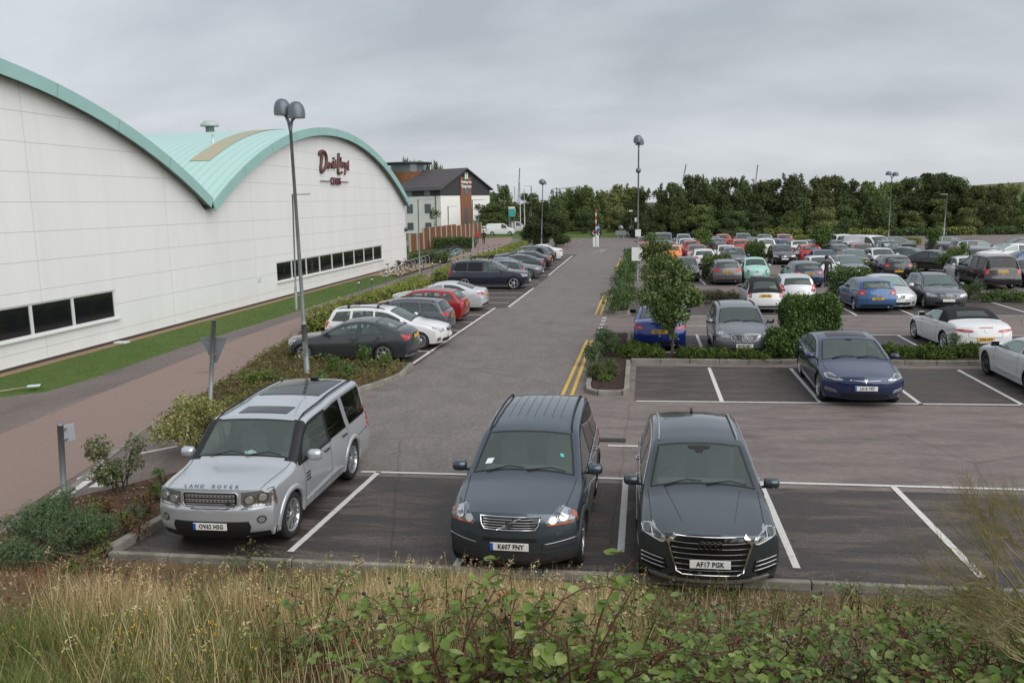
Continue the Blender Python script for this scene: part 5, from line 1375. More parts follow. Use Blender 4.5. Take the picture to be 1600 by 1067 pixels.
d = design('sport_coupe', L=4.69, W=1.82, H=1.40, axf=1.46, axr=-1.30, rw=.335,
      sil=[(2.0,.76),(1.7,.87),(1.3,.925),(1.0,.96),(.16,1.29),(-.06,1.345),(-.45,1.39),(-.85,1.375),(-1.25,1.28),(-1.78,1.07),(-2.08,1.04),(-2.20,.98),(-2.22,.93)],
      belt=(.84,1.0), y_cowl=.92, y_hdr=.04, y_rh=-1.04, y_rb=-1.72, tum=.44, zs=.19, bow_f=(.32,2.5), bow_r=(.16,3),
      wins=[(.80,.62,-.62,-.60),(-.70,-.70,-1.48,-1.10)], sh=.055, crown=((3,.08),(1.2,.08),(.6,.08),(0,.06),(-3,.06)), arch=1.07, plan=(.08,.07), wm=.085, rwm=.12)
finish_design(d, std_front(emblem='star'), std_rear(plz=.72), wheel=(5,'twin'), rim_mat=DKALLOY, handle=0)
d = design('panel_van', L=4.90, W=1.95, H=1.95, axf=1.60, axr=-1.40, rw=.335,
      sil=[(2.15,1.0),(1.9,1.10),(1.6,1.18),(1.42,1.25),(.80,1.78),(.55,1.90),(0,1.95),(-1.5,1.95),(-2.30,1.92),(-2.38,1.85),(-2.43,1.10),(-2.435,1.05)],
      belt=(1.10,1.15), y_cowl=1.36, y_hdr=.70, y_rh=-2.35, y_rb=-2.42, tum=.14, zs=.24, bow_f=(.24,2.8), bow_r=(.01,4), prof_r=((.2,0),(1,0)), prof_f=FPROF_SUV,
      wins=[(1.25,1.05,.15,.15)], sh=.03, crown=((3,.06),(1.3,.06),(.6,.05),(-3,.05)), arch=1.08, plan=(.07,.02), wm=.10, rwm=.25)
finish_design(d, std_front(gz=.78, plz=.5), std_rear(tl=[(.83,.75),(.83,1.10),(.92,1.10),(.92,.75)], plz=.62), wheel=(6,'plate'), rim_mat=SATIN, handle=TRIM)
d = design('large_suv', L=4.95, W=1.98, H=1.84, axf=1.56, axr=-1.34, rw=.385,
      sil=[(2.2,1.04),(2.0,1.10),(1.6,1.14),(1.30,1.18),(.60,1.66),(.40,1.74),(0,1.79),(-.7,1.83),(-1.5,1.82),(-2.05,1.79),(-2.2,1.72),(-2.38,1.16),(-2.41,1.10)],
      belt=(1.05,1.12), y_cowl=1.24, y_hdr=.54, y_rh=-2.17, y_rb=-2.36, tum=.22, zs=.30, bow_f=(.22,3), bow_r=(.07,3.6), prof_f=FPROF_SUV, prof_r=RPROF_SUV,
      wins=[(1.08,.90,-.18,-.18),(-.26,-.26,-1.12,-1.06,True),(-1.24,-1.18,-2.10,-1.98,True)], sh=.04, crown=((3,.05),(1.3,.05),(.6,.05),(-3,.05)), arch=1.09, plan=(.05,.05), pillars=(1.2,-2.1), wm=.10, rwm=.13, limr=.2, rwdark=True)
finish_design(d, std_front(gr=(.9,.2), gz=.88, plz=.55), std_rear(tl=[(.72,.86),(.72,1.10),(.90,1.12),(.92,.86)], plz=.98, strip=True, tmats=[REDL, mat('lamp_pink')]), wheel=(5,'twin'), sill=.42, handle=0)
d = design('seven_seat_suv', L=4.95, W=1.93, H=1.77, axf=1.60, axr=-1.38, rw=.385,
      sil=[(2.2,1.0),(1.9,1.07),(1.55,1.12),(1.22,1.15),(.40,1.60),(.18,1.68),(-.3,1.75),(-.9,1.77),(-1.6,1.74),(-2.05,1.69),(-2.2,1.60),(-2.38,1.12),(-2.40,1.06)],
      belt=(1.0,1.10), y_cowl=1.15, y_hdr=.34, y_rh=-2.14, y_rb=-2.36, tum=.27, zs=.28, bow_f=(.25,2.8), bow_r=(.09,3.2), prof_f=FPROF_SUV, prof_r=RPROF_SUV,
      wins=[(1.06,.88,-.22,-.22),(-.30,-.30,-1.16,-1.12,True),(-1.26,-1.20,-2.08,-1.88,True)], sh=.045, crown=((3,.07),(1.2,.07),(.6,.06),(.2,.05),(-3,.05)), arch=1.08, plan=(.05,.05), wm=.10, rwm=.12, limr=.3, rwdark=True)
finish_design(d, std_front(gr=(.72,.20), gz=.80, plz=.50, drl=True, slats=0), std_rear(tl=[(.66,.90),(.80,1.06),(.88,1.30),(.93,1.10),(.93,.84),(.70,.84)], plz=.90), wheel=(5,'spoke'), rails=(.2,-1.9,.045,SATIN), chrome_line=2, sill=.36, handle=0)
d = design('premium_estate', L=4.66, W=1.82, H=1.47, axf=1.46, axr=-1.34, rw=.33,
      sil=[(2.0,.78),(1.7,.89),(1.3,.94),(1.02,.975),(.20,1.35),(-.02,1.41),(-.45,1.46),(-.9,1.465),(-1.5,1.43),(-1.88,1.39),(-2.0,1.30),(-2.19,1.0),(-2.22,.94)],
      belt=(.86,1.0), y_cowl=.95, y_hdr=.10, y_rh=-1.93, y_rb=-2.16, tum=.37, zs=.20, bow_f=(.32,2.5), bow_r=(.13,3),
      wins=[(.84,.66,-.34,-.34),(-.42,-.42,-1.20,-1.14),(-1.30,-1.24,-1.98,-1.72)], sh=.055, crown=((3,.08),(1.2,.08),(.6,.08),(0,.05),(-3,.05)), arch=1.08, plan=(.08,.05), wm=.085, rwm=.12)
finish_design(d, std_front(emblem='star', slats=2, gr=(.72,.15)), std_rear(tl=[(.44,.84),(.50,.95),(.85,.97),(.87,.85),(.66,.80)], plz=.80, strip=True, tmats=[REDL, REDL], txt='AK15 UHX'), wheel=(5,'twin'), rails=(0,-1.8,.035,TRIM), chrome_line=2, handle=0)
def hatch_variant(key, base, tl, plz, txt=None, **k):
    d0 = DES[base]; d = Design(); d.__dict__.update(d0.__dict__); d.key = key; DES[key] = d
    d.limr = .25
    fr = k.pop('front', std_front(emblem='round')); rr = dict(tl=tl, plz=plz, txt=txt); rr.update(k.pop('rear', {}))
    finish_design(d, fr, std_rear(**rr), **k); return d
hatch_variant('hatchback_square_lamps', 'hatchback', [(.54,.80),(.55,.96),(.84,.98),(.86,.82),(.80,.78)], .62, 'KR63 BTF', wheel=(5,'twin'), handle=0)
hatch_variant('hatchback_tall_lamps', 'hatchback', [(.62,.72),(.60,.84),(.72,.92),(.76,1.08),(.82,1.10),(.87,.92),(.86,.74)], .56, wheel=(5,'spoke'), handle=0)
hatch_variant('hatchback_slim_lamps', 'hatchback', [(.42,.82),(.46,.93),(.84,.95),(.86,.84),(.62,.80)], .80, 'LC14 OXE', wheel=(5,'twin'), handle=0, chrome_line=1)
# ================================================================ VEGETATION
def leaves(P, Nrm, size, aspect=.55, rnd=None, bend=.25, up=0.0):
    """one kite-shaped folded leaf (two quads sharing a midrib) per point; returns verts, quads"""
    rg = rnd or rng; n = len(P)
    d = rg.normal(size=(n,3)); d += np.asarray(Nrm)*1.0; d[:,2] += up; d /= np.linalg.norm(d, axis=1)[:,None]
    a = rg.normal(size=(n,3)); a -= (a*d).sum(1)[:,None]*d; a /= np.linalg.norm(a, axis=1)[:,None]
    b = np.cross(d, a); s = size*rg.uniform(.65,1.3,size=(n,1)); w = s*aspect/2
    P = np.asarray(P)
    v0 = P; v1 = P+a*s*.5+b*w+d*s*bend*.35; v2 = P+a*s; v3 = P+a*s*.5-b*w+d*s*bend*.35
    V = np.stack([v0,v1,v2,v3],1).reshape(-1,3); i = np.arange(n)[:,None]*4
    return V, i+np.array([[0,1,2,3]])
def leafmesh(name, pts, nrm, size, mats, aspect=.55, **k):
    V, F = leaves(pts, nrm, size, aspect, **k); return npmesh(name, V, F, mats)
def blobpts(n, blobs, rg, shell=.55):
    """points through the outer part of a set of ellipsoids (cx,cy,cz,rx,ry,rz)"""
    w = np.array([b[3]*b[4]*b[5] for b in blobs])**.67; w /= w.sum(); k = rg.choice(len(blobs), n, p=w)
    u = rg.normal(size=(n,3)); u /= np.linalg.norm(u, axis=1)[:,None]
    r = shell+(1-shell)*rg.random((n,1))**.7
    B = np.array(blobs)[k]
    return B[:,:3]+u*r*B[:,3:], u
L_WOOD = [leafmat('leaf_wood_dark', [(.034,.052,.020),(.060,.085,.030),(.095,.122,.046),(.046,.068,.026)], .6, .2, .12),
          leafmat('leaf_wood_mid', [(.052,.080,.024),(.088,.125,.038),(.145,.178,.064),(.068,.098,.030)], .6, .2, .12),
          leafmat('leaf_wood_olive', [(.085,.102,.034),(.135,.150,.054),(.185,.195,.080),(.10,.115,.04)], .6, .2, .12)]
L_HEDGE = leafmat('leaf_hedge', [(0.037,0.075,0.016),(0.067,0.125,0.023),(0.117,0.192,0.040),(0.049,0.092,0.020)], .45, .35, .12)
L_GOLD = leafmat('leaf_golden_hedge', [(0.098,0.145,0.024),(0.194,0.242,0.043),(0.369,0.388,0.088),(0.136,0.174,0.031)], .5, .3, .15)
L_VARI = leafmat('leaf_variegated', [(0.096,0.138,0.027),(0.275,0.275,0.096),(0.468,0.426,0.179),(0.138,0.165,0.041)], .5, .3, .15)
L_ORN = leafmat('leaf_ornamental_tree', [(.040,.080,.018),(.075,.135,.028),(.13,.19,.05),(.22,.25,.10),(.05,.10,.02)], .45, .35, .18)
L_JUN = leafmat('leaf_juniper', [(0.048,0.088,0.019),(0.088,0.136,0.029),(0.136,0.184,0.045),(0.064,0.096,0.022)], .7, .15, .1)
L_LAV = leafmat('leaf_lavender', [(0.078,0.085,0.046),(0.111,0.111,0.072),(0.143,0.130,0.098),(0.072,0.091,0.036)], .8, .1, .05)
L_GREY = leafmat('leaf_rosemary', [(0.052,0.094,0.042),(0.084,0.135,0.063),(0.124,0.177,0.084),(0.063,0.105,0.042)], .7, .15, .08)
L_GRASSY = leafmat('leaf_tuft', [(.05,.085,.020),(.085,.12,.035),(.12,.14,.05)], .6, .2, .15)
L_FRESH = leafmat('leaf_fresh', [(0.058,0.111,0.019),(0.098,0.163,0.033),(0.156,0.221,0.052)], .5, .3, .2)
BARK = mat('bark', (.09,.075,.06), .9, 0, .2, 0, (8, (.05,.042,.035), .4, .6))
CORE = mat('hedge_dark_core', (.018,.024,.010), .95)
def trunk_mb(h, r, spread, n, rg, lift=.35):
    m = MB(); m.tube([(0,0,-.1),(rg.normal()*.05*h*.2,rg.normal()*.05*h*.2,h*.45),(0,0,h*.8)], [r, r*.7, r*.3], 7, 0)
    for k in range(n):
        a = rg.uniform(0, 6.28); z = h*rg.uniform(lift, .7); l = spread*rg.uniform(.6,1)
        m.tube([(0,0,z),(l*.5*math.cos(a),l*.5*math.sin(a),z+l*.35),(l*math.cos(a),l*math.sin(a),z+l*.6)], [r*.45, r*.28, r*.1], 5, 0)
    return m
WOODV = []
def wood_variant(i):
    rg = np.random.default_rng(100+i); H = 8.0; R = 3.1
    blobs = []
    tall = i % 4 == 1
    for k in range(20):
        a = rg.uniform(0, 6.28); q = rg.random()**.6; z = rg.uniform(.12,.95)*H; rr = R*(1-.72*max(0, z/H-.35))*q*(.72 if tall else 1)
        s = rg.uniform(.85,1.7)*(1.1-.4*z/H); blobs.append((rr*math.cos(a), rr*math.sin(a), z, s*1.05, s*1.05, s*(1.35 if tall else .9)))
    P, U = blobpts(7600, blobs, rg, .45)
    for k in range(9):   # spiky leader shoots along the top
        a = rg.uniform(0, 6.28); q = rg.uniform(.1,.7)*R; t = rg.random(60)
        base = np.array([q*math.cos(a), q*math.sin(a), H*.86]); tip = base+np.array([.5+rg.normal()*.2, rg.normal()*.2, H*rg.uniform(.12,.2)])
        S = base+(tip-base)*t[:,None]+rg.normal(size=(60,3))*.13*(1.2-t[:,None]); P = np.vstack([P, S]); U = np.vstack([U, rg.normal(size=(60,3))])
    P[:,2] = np.maximum(P[:,2], .2)
    return leafmesh('crown', P, U, .33, [L_WOOD[0]], .6, rnd=rg), trunk_mb(H, .2, 2.2, 6, rg, .2).mesh('trunk', [BARK])
WOODV = [wood_variant(i) for i in range(7)]
def wood_tree(loc, h, w, v, m, label, group, name='woodland_tree', rz=0):
    t = thing(name, label, 'tree', loc, rz, group); s = h/8.6
    c = link('crown', WOODV[v][0], t); c.scale = (w/6.2, w/6.2, s); c.material_slots[0].link = 'OBJECT'; c.material_slots[0].material = m
    k = link('trunk', WOODV[v][1], t); k.scale = (w/6.2, w/6.2, s); return t
rs = random.Random(3)
def pxh(px, pytop, Y):           # height and X of something seen at a pixel, standing at distance Y
    p = atY(px, pytop, Y); return p.x, max(p.z, 1)
# edge of the wood: tops read from the photo, front row and back row
tops = [(742,318,1),(768,300,1),(790,296,0),(868,303,1),(882,300,1),(900,298,1),(918,299,1),(940,301,2),(962,297,2),(985,296,1),(1008,290,0),(1030,288,1),(1050,291,0),(1068,290,0),(1085,283,0),(1103,280,0),(1122,281,0),(1142,279,0),(1162,284,0),(1180,286,1),(1200,284,0),(1218,286,0),(1238,283,0),(1256,287,0),(1274,283,2),(1293,281,2),(1312,284,0),(1332,284,0),(1350,288,1),(1372,286,1),(1392,284,1),(1412,288,0),(1432,296,0),(1448,276,1),(1466,271,0),(1484,278,1),(1502,293,0),(1522,297,2),(1545,292,2),(1568,290,2),(1592,282,2),(1615,280,1),(1640,285,0),(1665,284,1)]
WM = [L_WOOD[0], L_WOOD[1], L_WOOD[2]]
WX_ = {}
def wm_(k):
    v = rs.randrange(3); key = (k, v)
    if key not in WX_:
        f = (.95, 1.35, 1.85)[v]; base = [[(.034,.052,.020),(.060,.085,.030),(.095,.122,.046),(.046,.068,.026)],[(.052,.080,.024),(.088,.125,.038),(.145,.178,.064),(.068,.098,.030)],[(.085,.102,.034),(.135,.150,.054),(.185,.195,.080),(.10,.115,.04)]][k]
        WX_[key] = leafmat('leaf_wood_%d_%d' % key, [tuple(c*f for c in q) for q in base], .6, .2, .12, (.35, tuple(c*f*.55 for c in base[1]), .6))
    return WX_[key]
kinds = {0:'dark green dense woodland tree', 1:'mid green woodland tree', 2:'olive green willowy woodland tree'}
for i, (px, py, k) in enumerate(tops):
    Y = 124+rs.uniform(0,9) if px > 1000 else 150+rs.uniform(0,12)
    if px < 800: Y = 190
    x, h = pxh(px+rs.uniform(-4,4), py-3, Y)
    wood_tree((x, Y, 0), h*rs.uniform(.92,1.12), rs.uniform(3.8,5.8)*(1.0 if px > 1000 else 1.25), rs.randrange(7), wm_(k), kinds[k]+' in the belt behind the car park', 'trees in the belt behind the car park', rz=rs.uniform(0,6))
# lower second rank in front that closes the gaps under the crowns
for i in range(17):
    px = 868+i*46+rs.uniform(-6,6); Y = 119.5+rs.uniform(0,3) if px > 1000 else 139+rs.uniform(0,4); k = rs.choice([0,0,1,1,2]) if px < 1440 else rs.choice([1,2,2])
    x, h = pxh(px, 316+rs.uniform(-14,14), Y)
    wood_tree((x, Y, 0), h, rs.uniform(3.6,4.8), rs.randrange(7), wm_(k), kinds[k]+', a low one at the front edge of the belt', 'low trees along the front edge of the belt', rz=rs.uniform(0,6))
# the rounded tree standing above the belt and the poplars over the hotel
x, h = pxh(1466, 268, 140); wood_tree((x, 140, 0), h, 7.6, 2, L_WOOD[1], 'broad round topped tree rising above the wood behind the single lamp post', None, 'round_topped_tree')
for px, py in ((633,245),(642,249),(651,250),(659,250),(668,252),(680,249),(688,257)):
    x, h = pxh(px, py, 230); wood_tree((x, 230, 0), h, 3.2, 1, L_WOOD[1], 'slim poplar showing above the hotel roof', 'poplars above the hotel roof', 'poplar_tree', rs.uniform(0,6))
for px, py, Y, w, k in ((848,312,101,4.4,0),(834,336,104,3.0,0),(868,332,99,3.4,0),(760,318,147,7,1),(776,314,148,7,1),(790,316,152,6,2),(808,318,180,6,0),(830,300,170,6,1)):
    x, h = pxh(px, py, Y); wood_tree((x, Y, 0), h, w, rs.randrange(7), L_WOOD[k], {101:'dark bushy tree beside the lamp post at the far end of the bay row',104:'dark bushy tree left of the lamp post at the far end',99:'small dark tree right of the lamp post at the far end'}.get(Y, 'mid green roadside tree beyond the hotel fence'), None if Y < 110 else 'roadside trees beyond the hotel', 'bushy_tree', rs.uniform(0,6))

def box_hedge(x0, x1, y0, y1, h, label, z0=0, m=None, leaf=.09, dens=420, wob=.035, name='clipped_hedge', group=None, core=True, roundr=.18):
    """clipped hedge: a solid dark core with leaves over and under its skin; the thing's origin is its base centre"""
    cx, cy = (x0+x1)/2, (y0+y1)/2; a, b = (x1-x0)/2-.11, (y1-y0)/2-.08; h = h-.07
    rg = np.random.default_rng(int(abs(cx*131+cy*17))+5)
    A = [2*b*h, 2*b*h, 2*a*h, 2*a*h, 4*a*b*1.4]; n = int(sum(A)*dens); n = min(n, 24000)
    k = rg.choice(5, n, p=np.array(A)/sum(A)); u = rg.uniform(-1,1,n); v = rg.uniform(0,1,n); w = rg.uniform(-1,1,n)
    P = np.zeros((n,3)); U = np.zeros((n,3))
    for f, (ix, sgn) in enumerate(((0,-1),(0,1),(1,-1),(1,1))):
        q = k == f; o = 1-ix; e = (a,b)
        P[q,ix] = sgn*e[ix]; P[q,o] = u[q]*e[o]; P[q,2] = v[q]*h; U[q,ix] = sgn
    q = k == 4; P[q,0] = u[q]*a; P[q,1] = w[q]*b; P[q,2] = h; U[q,2] = 1
    # round the edges, ripple the skin
    for ax, e in ((0,a),(1,b)):
        over = np.maximum(np.abs(P[:,ax])-(e-roundr), 0); P[:,2] -= np.where(P[:,2] > h-roundr*1.5, over**2/roundr*.8, 0)
    rip = wob*(np.sin(P[:,0]*4.1+P[:,2]*3)+np.sin(P[:,1]*3.7+P[:,0]*2.3+1)+np.sin(P[:,2]*5+P[:,1]*4))
    P += U*(rip[:,None]+rg.normal(size=(n,1))*.045-np.abs(rg.normal(size=(n,1)))*.05)
    P[:,2] = np.maximum(P[:,2], .02)
    t = thing(name, label, 'hedge', (cx, cy, z0), 0, group)
    link('foliage', leafmesh('foliage', P, U*1.1, leaf, [m or L_HEDGE], .6, rnd=rg), t)
    if core:
        c = MB(); c.box((0,0,h*.45),(2*a-.34,2*b-.34,h*.86),0,bev=min(.15,a*.4,b*.4)); c.build('dark_core', CORE, t)  # solid dark box added inside the leaves to block see-through
    return t
def hedge_px(x0, x1, yt, yb, depth, label, m=None, zb=.0, group=None, **k):
    p, q = at(x0, yb, zb), at(x1, yb, zb); Y = (p.y+q.y)/2; h = atY((x0+x1)/2, yt, Y+depth*.5).z-zb
    return box_hedge(p.x, q.x, Y, Y+depth, h, label, zb, m, group=group, **k)
hedge_px(1224,1316,462,556,1.5,'tall clipped dark green box hedge behind the blue saloon', zb=.09, leaf=.085, dens=1500)
hedge_px(1192,1252,513,561,.9,'low dark hedge running from the silver people carrier to the tall box hedge', zb=.09, leaf=.085, dens=1200)
hedge_px(1298,1368,418,467,1.6,'clipped hedge block left of the blue hatchback', zb=.09)
hedge_px(1096,1146,398,436,1.4,'clipped hedge block left of the grey estate car seen from behind', zb=.0)
hedge_px(1166,1198,378,408,1.6,'upright hedge block between the orange hatchback and the black hatchback')
hedge_px(1350,1390,377,398,1.6,'clipped hedge block before the dark blue car in the far rows')
hedge_px(1333,1374,405,428,1.4,'pale topped hedge block left of the black hatchback', m=L_GOLD)
hedge_px(1560,1625,391,410,1.6,'pale clipped hedge at the right edge above the black off-roader', m=L_GOLD)
hedge_px(1402,1444,371,383,1.4,'long low green hedge in front of the wood, beside the tall lamp', m=L_GOLD)
hedge_px(1232,1274,368,378,1.4,'low light green hedge left of the clipped round tree', m=L_GOLD)
box_hedge(-13.85,-12.65,32.3,50.3,.72,'long golden green hedge between the footway and the parked cars, near half', .08, L_GOLD, .09, 380, .10, 'golden_hedge')
box_hedge(-13.85,-12.65,53.6,95,.75,'long golden green hedge between the footway and the parked cars, far half', .08, L_GOLD, .11, 190, .10, 'golden_hedge')
hedge_px(676,741,370,388,1.2,'dark clipped hedge along the timber fence', leaf=.14, dens=120)
hedge_px(639,700,394,412,1.2,'low bright hedge behind the bicycle racks', m=L_FRESH, leaf=.12, dens=150)

for i in range(9):
    box_hedge(10+5.2*i, 14.9+5.2*i, 114.2, 115.4, rs.uniform(.9,1.25), 'long low hedge along the back of the car park before the wood', 0, L_GOLD if i % 2 else L_HEDGE, .2, 60, .1, 'low_hedge', 'low hedges along the back of the car park')
def bush(name, label, cat, loc, blobs, n, leaf, m, aspect=.5, group=None, seed=0, up=0, stems=5, shell=.45, part='foliage'):
    rg = np.random.default_rng(seed+11); P, U = blobpts(n, blobs, rg, shell); P[:,2] = np.maximum(P[:,2], .02)
    t = thing(name, label, cat, loc, rg.uniform(0,.3), group)
    link(part, leafmesh(part, P, U, leaf, [m], aspect, rnd=rg, up=up), t)
    if stems:
        b = MB()
        for k in range(stems):
            q = blobs[k % len(blobs)]; b.tube([(rg.normal()*.05,rg.normal()*.05,-.03),(q[0]*.5,q[1]*.5,q[2]*.6),(q[0],q[1],q[2]+q[5]*.5)],[.018,.013,.006],5,0)
        b.build('stems', BARK, t)
    return t
def rblobs(seed, n, R, h, s, z0=.3):
    rg = np.random.default_rng(seed); o = []
    for k in range(n):
        a = rg.uniform(0,6.28); q = R*math.sqrt(rg.random()); ss = s*rg.uniform(.7,1.25); o.append((q*math.cos(a), q*math.sin(a), z0+(h-z0)*rg.random(), ss, ss, ss*.85))
    return o
# ornamental trees on the islands
def island_tree(px, pyb, label, crown, n, leaf, m, name='ornamental_tree', zb=.09, seed=1, tr=.05, group=None):
    """crown = list of pixel discs (px, py, r px); everything at the distance of the trunk's foot"""
    f = at(px, pyb, zb); S = f.y/FPX; rg = np.random.default_rng(seed); B = []
    for (cx, cy, r) in crown:
        p = atY(cx, cy, f.y); B.append((p.x-f.x, rg.normal()*r*S*.35, p.z-zb, r*S, r*S*.9, r*S*.8))
    t = thing(name, label, 'tree', tuple(f), 0, group)
    P, U = blobpts(n, B, rg, .30); link('crown', leafmesh('crown', P, U, leaf, [m], .5, rnd=rg), t)
    m_ = MB(); top = max(b[2] for b in B); m_.tube([(0,0,-.1),(.03,.02,top*.4),(-.02,0,top*.85)],[tr,tr*.75,tr*.3],8,0)
    for b in B: z = max(.5, b[2]*.55); m_.tube([(0,0,z*.8),(b[0]*.5,b[1]*.5,(z+b[2])/2),(b[0],b[1],b[2])],[tr*.5,tr*.3,tr*.12],5,0)
    m_.build('trunk', BARK, t); return t
island_tree(1050,556,'light green feathery tree on the island before the blue sports saloon',[(1040,410,20),(1022,432,24),(1062,430,24),(1040,450,30),(1012,462,22),(1070,462,26),(1085,466,18),(1035,478,26),(1060,492,18),(1044,505,14),(1030,494,14),(1056,412,12),(1024,410,12),(1052,525,8)],8200,.11,L_ORN,seed=4)
island_tree(1016,452,'small ragged tree behind the lamp post with the white notice',[(1016,372,11),(1012,388,13),(1030,384,14),(1042,386,10),(1020,402,15),(1036,402,13),(1008,400,10),(1012,420,12),(1030,416,12)],2600,.16,L_ORN,seed=5)
island_tree(1099,402,'little round light green tree among the far cars',[(1096,368,9),(1106,368,8),(1101,376,10)],900,.22,L_FRESH,seed=6)
island_tree(1279,408,'mop headed clipped tree on a short trunk among the far cars',[(1272,366,9),(1283,363,10),(1293,366,9),(1281,374,12),(1290,374,9),(1280,385,8)],1800,.19,L_HEDGE,seed=7,tr=.09)
island_tree(1458,394,'round clipped tree beside the dark estate in the far row',[(1450,362,7),(1462,362,8),(1456,369,10),(1457,378,6)],1300,.20,L_HEDGE,seed=8,tr=.09)
island_tree(1487,434,'spreading yellow green sapling left of the black off-roader',[(1480,400,12),(1495,396,12),(1504,386,9),(1487,412,12),(1472,408,8),(1498,406,9)],1500,.15,L_FRESH,seed=9)
island_tree(680,372,'young thin street tree in front of the hotel',[(679,331,7),(684,335,6),(676,338,6)],260,.32,L_WOOD[1],seed=10)
# shrubs on the near left
def shrub_px(px, py, label, w, h, n, leaf, m, name, z0=.07, nb=9, seed=0, s=.22, zz=.15, stems=7, **k):
    f = at(px, py, z0); return bush(name, label, 'shrub', tuple(f), rblobs(seed, nb, w/2-s*.6, h-s*.6, s, zz), n, leaf, m, seed=seed, stems=stems, **k)
shrub_px(305,704,'golden variegated shrub beside the silver off-roader',1.8,1.2,4200,.07,L_VARI,'variegated_shrub',seed=21,nb=16,s=.30,zz=.42,stems=12)
shrub_px(352,690,'lower golden shrub clump touching the silver car',1.0,.85,1200,.06,L_VARI,'variegated_shrub',seed=22,nb=9,s=.24,zz=.3)
shrub_px(190,768,'thin leafy shrub beside the hatched lane markings',1.05,1.1,1700,.07,leafmat('leaf_thin_shrub', [(0.078,0.098,0.039),(0.130,0.156,0.065),(0.195,0.208,0.111),(0.091,0.104,0.039)],.5,.3,.15),'leafy_shrub',seed=23,nb=9,s=.22,zz=.25,stems=9,up=.6)
for i, (px, py, w, h) in enumerate(((60,868,1.0,.72),(120,864,.95,.72),(150,846,.6,.5),(95,822,.65,.65),(28,908,.8,.6),(212,815,.30,.28),(70,835,.7,.6))):
    shrub_px(px, py, 'dark grey green rosemary mound on the bare soil at the left edge', w, h, 2300 if w > .4 else 400, .075, L_GREY, 'rosemary_mound', seed=30+i, aspect=.16, nb=9, s=.20, zz=.12, up=1.2, group='rosemary mounds at the left edge')
# plants on the near island
for i, (px, py, w, h) in enumerate(((928,566,.75,.85),(950,556,.75,.8),(940,548,.7,.75))):
    shrub_px(px, py, 'upright dark green shrub at the back of the mulched island', w, h, 1200, .07, L_GREY, 'island_shrub', .09, 9, 40+i, .22, .2, group='shrubs at the back of the mulched island')
for i, (px, py) in enumerate(((932,590),(952,586))):
    shrub_px(px, py, 'tufted grassy plant on the mulched island', .55, .42, 900, .20, L_GRASSY, 'grass_tuft', .09, 5, 50+i, .18, .05, aspect=.07, up=1.8, group='grassy tufts on the mulched island')
shrub_px(948,594,'bright green low plant on the mulched island',.45,.18,350,.06,L_FRESH,'low_plant',.09,5,55,.14,.03)
for i, (px, py) in enumerate(((985,556),(1003,558),(1022,557),(1082,557),(1098,558),(1118,558),(1136,559),(1156,560),(1176,561),(972,548),(1405,557),(1425,558),(1447,558),(1468,558),(1490,557),(1512,556),(1382,556))):
    shrub_px(px, py, 'spreading green juniper mat on the kerbed strip', 1.0, .34, 1500, .13, L_JUN, 'juniper', .09, 9, 60+i, .19, .02, aspect=.22, up=.5, group='junipers on the kerbed strip', stems=4)
shrub_px(1491,556,'small upright conifer in front of the white convertible',.5,.75,700,.09,L_GREY,'young_conifer',.09,6,90,.16,.1,aspect=.25,up=.8)
for i, px in enumerate(list(range(1092,1160,11))+list(range(1400,1500,13))):
    shrub_px(px, 471, 'greyish lavender clump behind the far kerb', .85, .62, 700, .20, L_LAV, 'lavender', .09, 7, 100+i, .22, .05, aspect=.10, up=1.5, group='lavender clumps behind the far kerb', stems=3)
for i, px in enumerate((1384,1412,1437,1500,1513,1526,1540,1552,1566,1580,1594)):
    shrub_px(px, 469, 'green leafy plant behind the far kerb', .8, .5+.45*(px in (1513,1526)), 650, .12, L_GREY if i % 2 else L_FRESH, 'border_plant', .09, 7, 130+i, .22, .05, aspect=.3, up=.8, group='leafy plants behind the far kerb', stems=3)
for i, px in enumerate((958,966,975,985,993,962,978)):
    f = at(px, 489 if i < 5 else 468, .09); bush('island_shrub', 'dark shrub on the second island beside the yellow lines', 'shrub', (min(f.x, -.85), f.y+.6*i, .09), rblobs(150+i,9,.38,1.0,.30,.2), 900, .085, L_GREY if i % 2 else L_HEDGE, seed=150+i, group='shrubs on the second island')
for i in range(8):
    bush('island_shrub', 'rounded dark shrub along the road side of the far island', 'shrub', (-1.2, 53+3.6*i, .0), rblobs(170+i,9,.6,.78,.32,.2), 800, .13, L_HEDGE if i % 3 else L_GREY, seed=170+i, group='shrubs along the road side of the far island')
for i, (px, py) in enumerate(((1262,398),(1180,430),(1260,422),(1120,444),(1285,405),(1240,402),(1345,428),(1405,436),(1425,432),(1440,412),(1150,430))):
    shrub_px(px, py, 'low mixed shrub between the far parking rows', 1.2, .7, 700, .15, [L_LAV,L_GREY,L_HEDGE][i % 3], 'border_plant', .0, 8, 190+i, .32, .08, group='low shrubs between the far rows')
